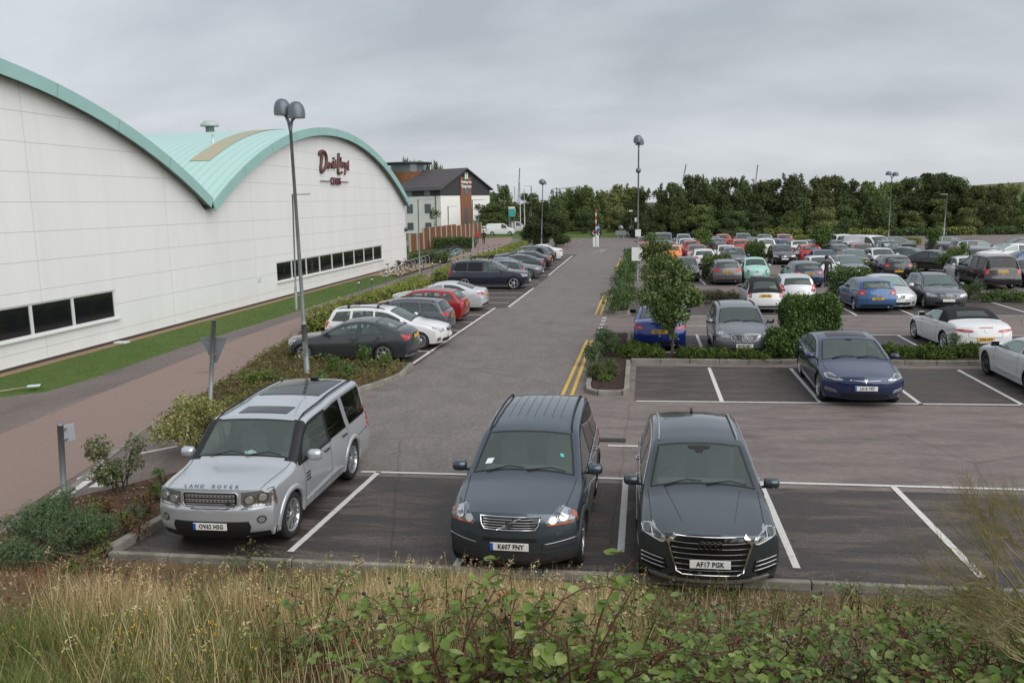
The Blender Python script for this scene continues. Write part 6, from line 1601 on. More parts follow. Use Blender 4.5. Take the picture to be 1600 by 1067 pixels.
# bike-lane end planting, verge ground cover as stuff
def scatter_poly(poly, n, rg):
    P = np.array(poly); lo, hi = P.min(0), P.max(0); out = []
    while len(out) < n:
        q = rg.uniform(lo, hi); c = False; j = len(P)-1
        for i in range(len(P)):
            if (P[i][1] > q[1]) != (P[j][1] > q[1]) and q[0] < (P[j][0]-P[i][0])*(q[1]-P[i][1])/(P[j][1]-P[i][1])+P[i][0]: c = not c
            j = i
        if c: out.append(q)
    return np.array(out)
rg = np.random.default_rng(77); q = scatter_poly(B1, 6500, rg)
hgt = .10+.10*(np.sin(q[:,0]*2.2)+np.sin(q[:,1]*1.7+q[:,0]))*.5+.07
P = np.c_[q, .10+rg.random(len(q))*np.maximum(hgt, .03)]
L_COVER = leafmat('leaf_ground_cover', [(0.083,0.100,0.030),(0.074,0.144,0.030),(0.127,0.208,0.044),(0.196,0.180,0.067),(0.226,0.136,0.053),(0.090,0.161,0.030)], .6, .25, .15, (1.1, (.10,.06,.03), .55))
o = link('ground_cover', leafmesh('ground_cover', P, np.tile([0,0,1.2],(len(P),1)), .085, [L_COVER], .7, rnd=rg)); tag(o, 'low green and brown ground cover spreading over the kerbed verge', 'ground cover', None, 'stuff')
for i, (px, py, w, h) in enumerate(((570,560,.7,.65),(600,560,.5,.5),(545,575,.9,.5),(500,590,.8,.45),(440,600,.7,.4),(420,580,.7,.35),(520,565,.5,.55),(395,585,.5,.3))):
    f = at(px, py+14, .1); bush('weedy_shrub', 'scrubby green shrub growing out of the ground cover verge', 'shrub', tuple(f), rblobs(220+i,7,w/2-.1,h-.1,.17,.08), 480, .07, L_FRESH if i % 2 else L_HEDGE, seed=220+i, group='scrubby shrubs on the verge')
for i, (px, py) in enumerate(((230,800),(245,782),(200,835),(170,800),(255,765),(150,815),(215,838),(170,862),(140,900),(60,930),(110,915))):
    shrub_px(px, py, 'dry reddish weed standing on the bare soil bed', .4, .42, 260, .06, [leafmat('leaf_dry_weed', [(.16,.075,.045),(.22,.12,.07),(.12,.09,.04),(.20,.17,.08)], .8, .1, .1), L_FRESH, L_COVER][i % 3], 'dry_weed', .07, 5, 260+i, .12, .05, up=.9, aspect=.3, group='dry weeds on the soil bed')
# lawn blades
rg = np.random.default_rng(78); q = scatter_poly([(-18.1,20.5),(-17.7,20.9),(-17.0,21.5),(-16.85,23.5),(-17.15,30.2),(-17.05,38.5),(-17.25,58),(-18.4,60.5),(-19.9,60.5),(-19.9,19),(-18.6,19)], 26000, rg)
L_LAWN = leafmat('leaf_lawn', [(.06,.115,.02),(.085,.15,.03),(.125,.18,.05)], .6, .2, .2, (.5, (.095,.11,.035), .5))
o = link('grass', leafmesh('grass', np.c_[q, np.full(len(q), .01)], np.tile([0,0,.2],(len(q),1)), .065, [L_LAWN], .16, rnd=rg, up=.2)); tag(o, 'short mown grass strip along the club wall', 'grass', None, 'stuff')
# hill and ground beyond the wood
hx = np.linspace(-200, 900, 60); hy = np.linspace(420, 900, 24); V = []
for y in hy:
    for x in hx:
        z = 13*math.exp(-((x-330)/170)**2)*math.exp(-((y-620)/150)**2)+4*math.exp(-((x-120)/200)**2)*math.exp(-((y-640)/160)**2); V.append((x, y, z-.8))
F = [(j*60+i, j*60+i+1, (j+1)*60+i+1, (j+1)*60+i) for j in range(23) for i in range(59)]
o = link('hill', npmesh('hill', V, F, [mat('hill_grass', (.14,.15,.075), .95, 0, .1, 0, (.02, (.10,.12,.06)))], None, True)); o['kind'] = 'structure'
# ================================================================ STREET FURNITURE
GALV = mat('galvanised', (.20,.225,.23), .5, .5, .5, 0, (4, (.27,.29,.29), .4, .65))
LAMPD = mat('lamp_housing', (.12,.145,.17), .32, .2, .6)
LAMPG = mat('lamp_glass', (.35,.38,.40), .15, 0, .8)
SIGNBACK = mat('sign_back_grey', (.16,.185,.20), .5)
SIGNW = mat('sign_white', (.70,.71,.71), .4); SIGNB = mat('sign_blue', (.02,.13,.42), .4); SIGNK = mat('sign_black', (.02,.02,.02), .4); SIGNR = mat('sign_red', (.5,.03,.03), .4)
def dome_lamp(px, py, ptop, label, heads=2, rz=.5, zb=0.0, r=.33, group=None, plates=()):
    f = at(px, py, zb); tp = atY(ptop[0], ptop[1], f.y); h = tp.z-zb
    t = thing('street_lamp', label, 'street lamp', tuple(f), 0, group)
    lean = Vector((tp.x-f.x, 0, 0))
    m = MB(); P = [Vector((0,0,-.1)), Vector((0,0,1.5))+lean*(1.5/h)]; m.tube([P[0],P[1]],[.085,.085],12,0); m.tube([P[1], P[1]+Vector((0,0,.12)), Vector((0,0,h-.35))+lean],[.085,.058,.045],12,0)
    m.build('pole', GALV, t)
    d = MB(); d.box((0,-.096,.75),(.11,.012,.42),0,bev=.004); d.build('access_door', GALV, t)
    for k in range(heads):
        a = rz+k*math.pi; o = Vector((math.cos(a), math.sin(a), 0))*(r*1.05 if heads > 1 else .0); c = Vector((0,0,h-.05+(.055 if k else -.055)*(heads > 1)))+lean+o
        m = MB(); M = Matrix.Translation(c)
        m.lathe([(r,-.13),(r*1.02,-.02),(r*.97,.10),(r*.80,.22),(r*.5,.30),(.0,.335)],20,0,M); m.lathe([(r,-.13),(r*.9,-.15),(0,-.15)],20,1,M)
        hd = m.build('lamp_head', [LAMPD, LAMPG], t)
        m = MB(); m.tube([Vector((0,0,h-.6))+lean, Vector((0,0,h-.32))+lean+o*.25, c+Vector((0,0,-.12))-o*.35],[.05,.045,.05],8,0); m.build('arm', LAMPD, t)
    return t, f, h, lean
dome_lamp(480,583,(452,172),'tall grey twin dome street lamp nearest the camera, beside the dark coupe',2,R_(-18),.1,.245)
t, f, h, ln = dome_lamp(996,434,(998,220),'tall grey dome street lamp with a white notice, on the road island',2,R_(80),.1,.28)
m = MB(); m.box((-.02,-.12,1.55),(.72,.03,.88),0,bev=.01); m.build('notice', SIGNW, t)
m = MB(); m.box((.03,-.12,2.9),(.36,.03,.45),0,bev=.01); m.build('notice', SIGNW, t)
m = MB(); m.box((-.12,-.05,3.75),(.13,.16,.26),0,bev=.02); m.build('control_box', FRAMEW, t)
m = MB(); m.lathe([(.05,-.2),(.14,-.14),(.17,0),(.12,.12),(0,.16)],12,0,Matrix.Translation((.04,0,6.9))); m.build('camera_dome', LAMPD, t)
dome_lamp(846,386,(848,285),'grey dome street lamp at the far end of the left bay row',2,R_(85),.1,.36)
dome_lamp(1388,372,(1394,272),'tall grey twin dome street lamp among the far rows before the wood',2,0,0,.36)
def arm_lamp(px, py, ptop, label, dx_=.9, group=None, z0=0, r=.045):
    f = at(px, py, z0); tp = atY(ptop[0], ptop[1], f.y); h = tp.z-z0
    t = thing('street_lamp', label, 'street lamp', tuple(f), 0, group); ln = Vector((tp.x-f.x,0,0))
    m = MB(); m.tube([(0,0,-.1),(ln.x*.2,0,h*.2),(ln.x*.21,0,h*.21),(ln.x,0,h)],[r*1.5,r*1.5,r,r*.8],10,0); m.build('pole', GALV, t)
    m = MB(); m.box((ln.x+dx_*.45,0,h+.03),(dx_,.20,.07),0,bev=.02); m.build('lamp_head', [mat('led_head', (.42,.44,.45), .4, .3)], t); return t
arm_lamp(463,484,(457,305),'slim grey flat headed lamp behind the nearest twin dome lamp',.95)
arm_lamp(656,430,(653,312),'slim grey flat headed lamp beside the corner of the club building',1.1)
arm_lamp(739,393,(738,313),'slim grey flat headed lamp on the lawn by the two walkers',1.4,r=.06)
arm_lamp(1474,370,(1480,304),'single headed grey lamp right of the tall twin dome lamp',-.8,r=.07)
for px, py, tx, ty in ((701,372,700,323),(748,366,748,322),(779,362,779,322),(783,362,782,322),(792,360,791,314),(828,362,828,311),(830,362,830,291),(860,360,860,322),(875,358,875,322),(884,356,884,311)):
    arm_lamp(px, py, (tx, ty), 'distant slim lamp post on the roads beyond the hotel fence', rs.choice((-1.5,1.5)), 'distant lamp posts', r=.09)
# give way sign seen from behind, beside the variegated shrub
f = at(327,640,.07); tp = atY(334,500,f.y); h = tp.z-.07
t = thing('give_way_sign','grey back of a triangular give way sign on a tall post by the path','road sign',tuple(f)); lx = tp.x-f.x
m = MB(); m.tube([(0,0,-.1),(lx,0,h)],[.055,.055],12,0); m.build('post', GALV, t)
cz = h*.72; cx = lx*.72; m = MB(); s_ = .37
m.poly([(-s_,0),(s_,0),(s_*.12,-.64),(-s_*.12,-.64)],0,.02,0); M = Matrix.Translation((cx,.075,cz+.19)) @ Matrix.Rotation(math.pi/2,4,'X')
m.v = [tuple(M @ Vector(v)) for v in m.v]; m.build('plate', SIGNBACK, t)
m = MB(); m.box((cx,.06,cz+.16),(.62,.03,.05),0); m.build('bracket', GALV, t)
m = MB(); m.box((cx-.02,.03,cz-.22),(.16,.06,.06),0); m.build('bracket', GALV, t)
# short post with a small plate turned edge-on
f = at(101,795,.07); tp = atY(94,664,f.y); h = tp.z-.07
t = thing('marker_post','short grey post with a small sign plate turned edge on beside the pink path','sign post',tuple(f)); lx = tp.x-f.x
m = MB(); m.tube([(0,0,-.1),(lx,0,h)],[.05,.05],12,0); m.lathe([(.055,0),(.05,.02),(0,.025)],12,0,Matrix.Translation((lx,0,h))); m.build('post', GALV, t)
m = MB(); m.box((0,0,0),(.24,.02,.30),0,bev=.01); o = m.build('plate', mat('plate_grey', (.33,.34,.37), .5), t); o.location = (lx+.05,.11,h-.17); o.rotation_euler = (0,0,R_(72))
for z in (.08,.26):
    m = MB(); m.box((lx+.02,.03,h-z),(.10,.07,.03),0); m.build('bracket', GALV, t)
# sign lying on the lawn
f = at(40,610,.02); t = thing('fallen_sign','small pale sign on a thin stake lying on the lawn at the left edge','sign',tuple(f),R_(30))
m = MB(); m.tube([(-.9,0,.02),(.1,0,.10)],.02,6,0); m.build('stake', mat('stake', (.35,.30,.22), .8), t)
m = MB(); m.box((.22,0,.12),(.34,.26,.03),0,bev=.01); m.build('plate', mat('plate_pale', (.55,.68,.70), .4), t)
# floodlight cover by the wall
f = at(184,537,.0); t = MB(); t.box((0,0,.03),(.5,.35,.07),0,bev=.02); o = t.build('drain_cover', FRAMEW); o.location = (WX+.35, f.y, .02); tag(o,'small pale cover lying at the foot of the club wall','cover')
# bollards
for i in range(17):
    y = 46.5+2.55*i+(.4 if i % 3 == 0 else 0); x = -16.25+.085*i
    t = MB(); t.tube([(0,0,-.05),(0,0,.92)],.055,8,0); t.lathe([(.057,0),(.05,.03),(0,.04)],8,0,Matrix.Translation((0,0,.92))); t.lathe([(.058,.72),(.058,.80)],8,1)
    o = t.build('bollard', [mat('bollard_grey', (.10,.115,.12), .5), SIGNW]); o.location = (x, y, 0)
    tag(o, 'slim grey bollard with a pale band in the row along the footway', 'bollard', 'bollards along the footway')
# bicycles and racks
def bicycle(col):
    t = thing('bicycle','','bicycle'); fr = mat('bike_frame_%d' % col[0], col[1], .35)
    for y in (-.52,.52):
        m = MB(); M = Matrix.Translation((0,y,.34)) @ Matrix.Rotation(math.pi/2,4,'Y')
        m.lathe([(.33+.024*math.cos(a), .024*math.sin(a)) for a in [2*math.pi*k/6 for k in range(7)]],24,0,M)
        w = m.build('wheel', [col[2] if len(col) > 2 else RUBBER], t); w.name = 'wheel'
        m = MB()
        for k in range(8): a = math.pi*k/8; m.tube([(0,y+.31*math.cos(a),.34+.31*math.sin(a)),(0,y-.31*math.cos(a),.34-.31*math.sin(a))],.004,3,0)
        m.build('spokes', SATIN, w)
    m = MB(); A,B,C_,D_ = (0,-.12,.32),(0,-.28,.80),(0,.40,.82),(0,.52,.34)
    for a,b in ((A,B),(A,(0,.38,.72)),((0,-.25,.72),C_),((0,-.52,.34),A),((0,-.52,.34),(0,-.25,.72)),(C_,D_)): m.tube([a,b],.028,6,0)
    m.build('frame', fr, t)
    m = MB(); m.tube([(0,.40,.80),(0,.36,1.0)],.016,6,0); m.tube([(-.28,.26,1.02),(-.2,.36,1.0),(.2,.36,1.0),(.28,.26,1.02)],.014,6,0); m.build('handlebar', TRIM, t)
    m = MB(); m.box((0,-.31,.90),(.15,.27,.06),0,bev=.025); m.tube([B,(0,-.30,.88)],.014,6,0); m.build('saddle', TRIM, t)
    if col[0] == 0:
        m = MB(); m.box((0,.55,.92),(.34,.26,.24),0,bev=.02,); m.build('basket', TRIM, t)
    return t
def root_copy(o): 
    c = o.copy(); COL.objects.link(c)
    for ch in o.children:
        d_ = ch.copy(); COL.objects.link(d_); d_.parent = c
        for g_ in ch.children: e_ = g_.copy(); COL.objects.link(e_); e_.parent = d_
    return c
bw = bicycle((0,(.62,.62,.60),mat('cream_tyre',(.5,.49,.46),.8)))
f = at(614,432); bw.location = (f.x, f.y, .015); bw.rotation_euler = (R_(4),0,R_(-72)); tag(bw,'white bicycle with pale tyres and a black basket against the club wall','bicycle')
bb = bicycle((1,(.02,.02,.022))); f = at(645,423); bb.location = (f.x,f.y,.015); bb.rotation_euler = (R_(-5),0,R_(-64)); tag(bb,'black bicycle beside the white one at the building corner','bicycle')
b2 = root_copy(bb); f = at(632,426); b2.location = (f.x-.3,f.y+.5,.015); b2.rotation_euler = (R_(5),0,R_(-50)); tag(b2,'black bicycle half hidden behind the white one with the basket','bicycle')
bg_ = bicycle((2,(.12,.13,.14))); bt = bicycle((3,(.25,.5,.5),mat('teal_tyre',(.2,.35,.35),.8)))
hid = 0
for i in range(13):
    src = bg_ if i % 3 else bb; px = 672+3.6*i; f = at(px, 412-1.35*i)
    o = (bg_ if i == 1 else root_copy(src)); o.location = (f.x, f.y, .015); o.rotation_euler = (R_(rs.uniform(-6,6)),0,R_(-70+rs.uniform(-10,10)))
    tag(o, 'grey bicycle in the crowded rack beside the low hedge' if src is bg_ else 'black bicycle in the crowded rack beside the low hedge', 'bicycle', 'grey bicycles in the rack' if src is bg_ else 'black bicycles in the rack')
f = at(714,402); bt.location = (f.x,f.y,.015); bt.rotation_euler = (R_(5),0,R_(-60)); tag(bt,'pale teal bicycle at the far end of the rack','bicycle')
for i in range(12):
    px = 640+5.6*i; f = at(px, 424-1.95*i); m = MB(); m.tube([(0,-.35,-.05),(0,-.35,.65),(0,-.25,.78),(0,.25,.78),(0,.35,.65),(0,.35,-.05)],.025,6,0)
    o = m.build('cycle_stand', GALV); o.location = (f.x-.25, f.y+.3, 0); o.rotation_euler = (0,0,R_(-70)); tag(o,'grey hooped cycle stand in the row by the building corner','cycle stand','hooped cycle stands')
# ================================================================ HOTEL AND FAR LEFT
WHITER = mat('render_white', (.80,.79,.76), .8, 0, .2, 0, (.5, (.75,.74,.71), .4, .7)); BLKCL = mat('black_cladding', (.035,.037,.042), .7)
SLATE = mat('slate_roof', (.082,.074,.078), .75, 0, .3, 0, (3, (.10,.092,.095), .4, .6)); BRICK = mat('brick', (.26,.12,.075), .9, 0, .2, 0, (9, (.19,.085,.055), .4, .6)); CEDAR = mat('cedar_boards', (.21,.098,.048), .75, 0, .2, 0, (2.5, (.15,.07,.036), .4, .65)); STONEP = mat('pale_stone', (.40,.36,.30), .9, 0, .2, 0, (6, (.30,.27,.22), .4, .65))
WING = mat('hotel_glass', (.10,.14,.15), .12, 0, .6)
Y0 = 150.0; c0 = atY(688,300,Y0); U = Vector((.5,.866,0)); Vv = Vector((-.866,.5,0))
hot = thing('hotel','white rendered hotel with black upper storey, slate gabled roof and brick stair strip','hotel',(c0.x,Y0,0), math.atan2(.866,.5))
# local axes: x along the gable, y along the long wall going away to the left
GW, LL = 13.5, 46.0; ZS, ZE, ZR = 6.7, 8.2, 11.7
m = MB(); m.box((GW/2,LL/2,ZS/2),(GW,LL,ZS),0); m.build('wall', WHITER, hot)
m = MB(); m.add([(-.05,-.05,ZS),(GW+.05,-.05,ZS),(GW+.05,-.05,ZE),(GW/2,-.05,ZR-.1),(-.05,-.05,ZE),(-.05,LL,ZS),(-.05,LL,ZE),(GW+.05,LL,ZS),(GW+.05,LL,ZE),(GW/2,LL,ZR-.1)],[(0,1,2,3,4),(5,0,4,6),(1,7,8,2),(7,5,6,9,8)],0); m.build('upper_storey', BLKCL, hot)
m = MB(); e_ = .55
for s in (0,1):
    xa = -e_ if s == 0 else GW+e_; za = ZE-.35
    m.add([(xa,-e_,za),(GW/2,-e_,ZR),(GW/2,LL,ZR),(xa,LL,za),(xa,-e_,za-.22),(GW/2,-e_,ZR-.22),(GW/2,LL,ZR-.22),(xa,LL,za-.22)],[(0,1,2,3),(7,6,5,4),(0,4,5,1),(0,3,7,4)],0)
m.build('roof', SLATE, hot)
m = MB(); m.box((GW/2-.1,-.12,5.0),(2.9,.2,10.0),0); m.build('brick_strip', BRICK, hot)
for z, hh in ((2.3,4.2),(7.7,1.6)):
    m = MB(); m.box((GW/2-.15,-.24,z),(.85,.08,hh),0); m.build('window', WING, hot)
for k in range(8):
    y = 3.2+4.6*k
    for z, hh in ((1.3,1.2),(4.5,1.5),(7.35,1.15)):
        f_ = MB(); f_.box((-.06,y,z),(.08,1.5,hh+.12),0); w = f_.build('window', mat('hotel_frame',(.12,.13,.14),.5), hot); g_ = MB(); g_.box((-.11,y,z),(.04,1.34,hh),0); g_.build('pane', WING, w)
m = MB(); m.tube([(-.1,1.2,0),(-.1,1.2,ZS+1.4)],.07,6,0); m.build('downpipe', BLKCL, hot)
m = MB(); m.box((GW+4,LL*.4,3.1),(7,20,6.2),0); m.add([(GW-1,6,6.2),(GW+8.5,6,6.2),(GW+8.5,30,6.2),(GW-1,30,6.2),(GW+3,16,9.2)],[(0,1,4),(1,2,4),(2,3,4),(3,0,4)],1); m.build('rear_wing', [WHITER, SLATE], hot)
hs = thing('hotel_sign','green emblem above two lines of white lettering on the brick gable of the hotel','sign',(c0.x,Y0,0), math.atan2(.866,.5))
GRN = mat('sign_green',(.05,.20,.09),.4)
m = MB(); m.box((GW/2-.1,-.28,10.15),(1.15,.1,1.15),0,bev=.1); m.build('emblem', GRN, hs)
m = MB(); m.tube([(GW/2-.38,-.36,9.65),(GW/2-.28,-.36,10.8)],.13,6,0); m.tube([(GW/2+.08,-.36,9.65),(GW/2+.18,-.36,10.8)],.13,6,0); m.tube([(GW/2-.38,-.36,10.15),(GW/2+.2,-.36,10.35)],.12,6,0); m.build('emblem_letter', SIGNW, hs)
for tx, z, s_ in (('Holiday Inn',9.1,.62),('Express',8.35,.85)):
    tm = text_mesh(tx, s_, .04, [SIGNW], bold=.02); tm.transform(Matrix.Translation((GW/2-.1,-.32,z)) @ Matrix.Rotation(math.pi/2,4,'X')); link('lettering', tm, hs)
# round timber stair tower behind the hotel
x, h = pxh(628, 258, 158); tw = thing('rooftop_lantern','timber clad tower with a glazed band and dark flat roof behind the club roof end','tower',(x,162,0))
m = MB(); m.lathe([(3.6,0),(3.6,h-1.2)],24,0,None); m.build('timber_cladding', CEDAR, tw); m = MB(); m.lathe([(3.4,h-1.2),(3.4,h+.2)],24,0); m.build('glazed_band', WING, tw); m = MB(); m.lathe([(0,h+.2),(4.6,h+.2),(4.6,h+.55),(0,h+.6)],24,0); m.build('roof', BLKCL, tw)
# timber fence with stone piers
a, b = at(641,394), at(752,371); fn = thing('timber_fence','orange brown timber panel fence between pale stone piers beside the cycle racks','fence',tuple(a), math.atan2(b.y-a.y, b.x-a.x)); Lf = (b-a).length; k = 14; st_ = Lf/k
for i in range(k+1):
    hh = 2.0 if i < 2 else (2.5 if i < 8 else 2.3)
    m = MB(); m.box((st_*i,0,hh/2),(.42,.16,hh),0,bev=.02); m.build('pier', STONEP, fn)
    if i < k:
        m = MB(); hh -= .05
        n_ = 12; ww = (st_-.42)/n_
        for q in range(n_): m.box((st_*i+.21+ww*(q+.5),0,hh/2),(ww-.02,.05,hh+rs.uniform(-.01,.01)),0)
        m.build('timber_panel', CEDAR, fn)
# flagpoles, totem, van, far traffic
for px, pt in ((805.5,292),(813.5,284),(820,297)):
    f = at(px, 362); tp = atY(px, pt, f.y); m = MB(); m.tube([(0,0,-.1),(0,0,tp.z)],[.11,.06],8,0); m.lathe([(.12,0),(.12,.15),(0,.2)],8,0,Matrix.Translation((0,0,tp.z)))
    o = m.build('flagpole', SIGNW); o.location = tuple(f); tag(o,'tall bare white flagpole beyond the hotel fence','flagpole','white flagpoles')
f = at(799,366); t = thing('totem_sign','teal and white sign panel on a dark post beyond the hotel fence','sign',tuple(f)); m = MB(); m.tube([(-.3,0,0),(-.3,0,3.6)],.12,8,0); m.tube([(.5,0,0),(.5,0,2.6)],.1,8,0); m.build('post', SIGNBACK, t)
m = MB(); m.box((.15,-.1,3.5),(1.1,.1,1.3),0,bev=.05); m.build('panel', mat('sign_teal',(.05,.32,.32),.4), t); m = MB(); m.box((.15,-.1,4.35),(1.1,.1,.35),0,bev=.03); m.build('header', SIGNW, t)
# barrier, blue arrow sign, chevrons, white gate post box, sign backs at the junction
f = at(930.5,386); t = thing('barrier','white barrier housing with a red and white boom standing upright at the road end','barrier',tuple(f))
m = MB(); m.box((-.15,0,.55),(.30,.3,1.1),0,bev=.03); m.box((.22,0,.65),(.30,.3,1.3),0,bev=.03); m.build('housing', SIGNW, t)
m = MB(); z0 = 1.1; zt_ = atY(930.5,327,f.y).z
for k in range(8): m.box((.08,-.1,z0+(zt_-z0)*(k+.5)/8),(.12,.05,(zt_-z0)/8),k % 2)
m.build('boom', [SIGNW, SIGNR], t)
f = at(934,377); t = thing('direction_sign','round blue sign with a white arrow on a post at the junction','road sign',tuple(f)); zc = atY(934,356,f.y).z; m = MB(); m.tube([(0,0,0),(0,0,zc)],.05,8,0); m.build('post', SIGNBACK, t)
M = Matrix.Translation((0,-.06,zc)) @ Matrix.Rotation(math.pi/2,4,'X'); m = MB(); m.lathe([(0,.02),(.30,.02),(.30,-.01)],20,0,M); m.build('disc', SIGNB, t)
m = MB(); m.tube([(-.17,-.09,zc),(.12,-.09,zc)],.045,6,0); m.tube([(.0,-.09,zc+.12),(.14,-.09,zc),(.0,-.09,zc-.12)],.045,6,0); m.build('arrow', SIGNW, t)
def chevron_sign(px, py, lab, n, w):
    f = at(px, py+8); zc = atY(px, py, f.y).z; t = thing('chevron_sign', lab, 'road sign', tuple(f)); m = MB(); m.box((0,0,zc),(w,.06,.75),0,bev=.02); m.tube([(-w*.35,.05,0),(-w*.35,.05,zc)],.04,6,0); m.tube([(w*.35,.05,0),(w*.35,.05,zc)],.04,6,0); m.build('board', SIGNK, t)
    for k in range(n):
        x = -w/2+w*(k+.5)/n; m = MB(); m.tube([(x+.14,-.05,zc+.30),(x-.16,-.05,zc),(x+.14,-.05,zc-.30)],.075,6,0); m.build('chevron', SIGNW, t)
chevron_sign(931.5,364,'black chevron board with two white arrows left of the barrier',2,1.5); chevron_sign(985.5,364,'black chevron board with two white arrows below the white sign back',2,1.2)
f = at(970,374); t = thing('sign_assembly','grey backs of a round and a wide sign on two posts at the junction','road sign',tuple(f)); z1 = atY(970,364,f.y).z; z2 = atY(970,356,f.y).z
m = MB(); m.box((0,0,z1),(1.5,.05,.6),0); m.build('wide_plate', GALV, t); m = MB(); m.lathe([(0,.02),(.34,.02),(.34,-.01),(0,-.01)],18,0,Matrix.Translation((0,0,z2)) @ Matrix.Rotation(math.pi/2,4,'X')); m.build('round_plate', GALV, t); m = MB(); m.tube([(-.4,.05,0),(-.4,.05,z1)],.05,6,0); m.tube([(.4,.05,0),(.4,.05,z1)],.05,6,0); m.tube([(0,.05,z1),(0,.05,z2)],.05,6,0); m.build('posts', GALV, t)
f = at(986.5,372); t = thing('sign_post','thin camera pole with a pale square sign back at the junction','sign post',tuple(f)); z1 = atY(986.5,357,f.y).z; z2 = atY(986.5,330,f.y).z; m = MB(); m.tube([(0,0,0),(0,0,z2)],.06,8,0); m.build('pole', GALV, t); m = MB(); m.box((0,-.08,z1),(.6,.04,.75),0); m.build('plate', SIGNW, t); m = MB(); m.box((-.1,0,z2),(.5,.2,.22),0,bev=.05); m.build('camera', FRAMEW, t)
# low timber rail at the road end, white verge line
a, b = at(880,380), at(907,380); t = thing('timber_rail','low grey timber knee rail at the far end of the road','rail',tuple(a), math.atan2(b.y-a.y,b.x-a.x)); l = (b-a).length
m = MB(); m.box((l/2,0,.55),(l,.12,.14),0); m.build('rail', STONEP, t)
for k in range(3): m = MB(); m.box((l*(.08+.42*k),0,.25),(.14,.14,.5),0); m.build('post', STONEP, t)
# tower cranes far off
def crane(px, pyb, tx, ty, lab, jib=None):
    Y = 620; p = atY(px, pyb, Y); q = atY(tx, ty, Y); t = thing('crane', lab, 'crane', (p.x, Y, 0)); CRM = mat('crane_grey', (.22,.23,.25), .6)
    m = MB(); d = Vector((q.x-p.x, 0, q.z-p.z)); a = Vector((0,0,p.z)); n = 14
    for s in (-1, 1): m.tube([a+Vector((s*.55,0,0)), a+d+Vector((s*.2,0,0))],.16,4,0)
    for k in range(n): w0 = .55-.35*k/n; m.tube([a+d*(k/n)+Vector(((w0 if k % 2 else -w0),0,0)), a+d*((k+1)/n)+Vector(((-w0 if k % 2 else w0),0,0))],.10,4,0)
    m.build('jib', CRM, t); m = MB(); m.box((0,0,p.z/2),(1.6,1.6,p.z),0); m.build('mast', CRM, t)
    if jib:
        u = atY(jib[0][0],jib[0][1],Y); v = atY(jib[1][0],jib[1][1],Y); m = MB(); o = Vector((p.x,0,0)); m.tube([(u.x-p.x,0,u.z),(v.x-p.x,0,v.z)],.25,4,0); m.build('counter_jib', CRM, t)
crane(1064,300,1072,257,'distant leaning crane jib above the wood, the left one of two'); crane(1179,296,1184,258,'distant thin crane jib above the wood, the right one of two'); crane(809,330,812,263,'distant crane jib above the flagpoles'); crane(870,320,870,293,'distant tower crane with a level jib above the road end',((862,296),(899,293)))
# ================================================================ PEOPLE
def skin_body(name, pts, edges, radii, root, mats_fn, mats):
    me = bpy.data.meshes.new(name); me.from_pydata(pts, edges, []); o = link(name, me)
    md = o.modifiers.new('s', 'SKIN'); md.branch_smoothing = .6; sv = me.skin_vertices[0].data
    for i, r in enumerate(radii): sv[i].radius = (r, r) if not isinstance(r, tuple) else r; sv[i].use_root = (i == root)
    ss = o.modifiers.new('u', 'SUBSURF'); ss.levels = 2; ss.render_levels = 2
    bpy.context.view_layer.update(); nm = bpy.data.meshes.new_from_object(o.evaluated_get(bpy.context.evaluated_depsgraph_get())); bpy.data.objects.remove(o)
    for m_ in mats: nm.materials.append(m_)
    for p in nm.polygons: p.material_index = mats_fn(p.center); p.use_smooth = True
    nm.name = name; return nm
def person(loc, rz, label, top, legs, hairc, stride=.22, arms=((.30,.02,.92),(-.30,.06,.92)), hood=False):
    t = thing('person', label, 'person', loc, rz)
    (rx, ry, rz_), (lx, ly, lz) = arms
    pts = [(0,0,.96),(0,-.01,1.15),(0,0,1.38),(0,.01,1.50),(0,.03,1.60),(0,.03,1.70),
      (.10,0,.90),(.11,stride*.45,.50),(.11,stride*.6-.05,.09),(.11,stride*.6+.10,.04), (-.10,0,.90),(-.11,-stride*.2,.50),(-.11,-stride-.03,.12),(-.11,-stride+.10,.04),
      (.20,0,1.40),(.20+(rx-.20)*.6,(ry)*.5-.05,1.40+(rz_-1.40)*.55),(rx,ry,rz_),(rx*1.02,ry+.06,rz_-.10), (-.20,0,1.40),(-.20+(lx+.20)*.6,ly*.5-.05,1.40+(lz-1.40)*.55),(lx,ly,lz),(lx*1.02,ly+.06,lz-.10)]
    E = [(0,1),(1,2),(2,3),(3,4),(4,5),(0,6),(6,7),(7,8),(8,9),(0,10),(10,11),(11,12),(12,13),(2,14),(14,15),(15,16),(16,17),(2,18),(18,19),(19,20),(20,21)]
    Rr = [(.16,.11),(.14,.10),(.15,.10),.055,.085,.095,.09,.062,.045,.04,.09,.062,.045,.04,.065,.048,.035,.03,.065,.048,.035,.03]
    SK = mat('skin', (.42,.25,.18), .6); SH = mat('shoe', (.03,.03,.03), .6)
    def mf(c):
        if c.z < .09: return 3
        if c.z > 1.50: return 1 if not hood else 0
        d1 = min((c-Vector(pts[17])).length, (c-Vector(pts[21])).length)
        if d1 < .07: return 1
        return 2 if c.z < .93 and abs(c.x) < .235 else 0
    me = skin_body('body', pts, E, Rr, 0, mf, [top, SK, legs, SH]); link('body', me, t)
    m = MB(); m.lathe([(0,1.81),(.06,1.80),(.10,1.75),(.112,1.68),(.10,1.62)],12,0,Matrix.Translation((0,.0,0))); m.build('hair', hairc, t)
    m = MB()
    m.box((0,.135,1.66),(.03,.035,.05),0,bev=.01); m.build('nose', SK, t)
    return t
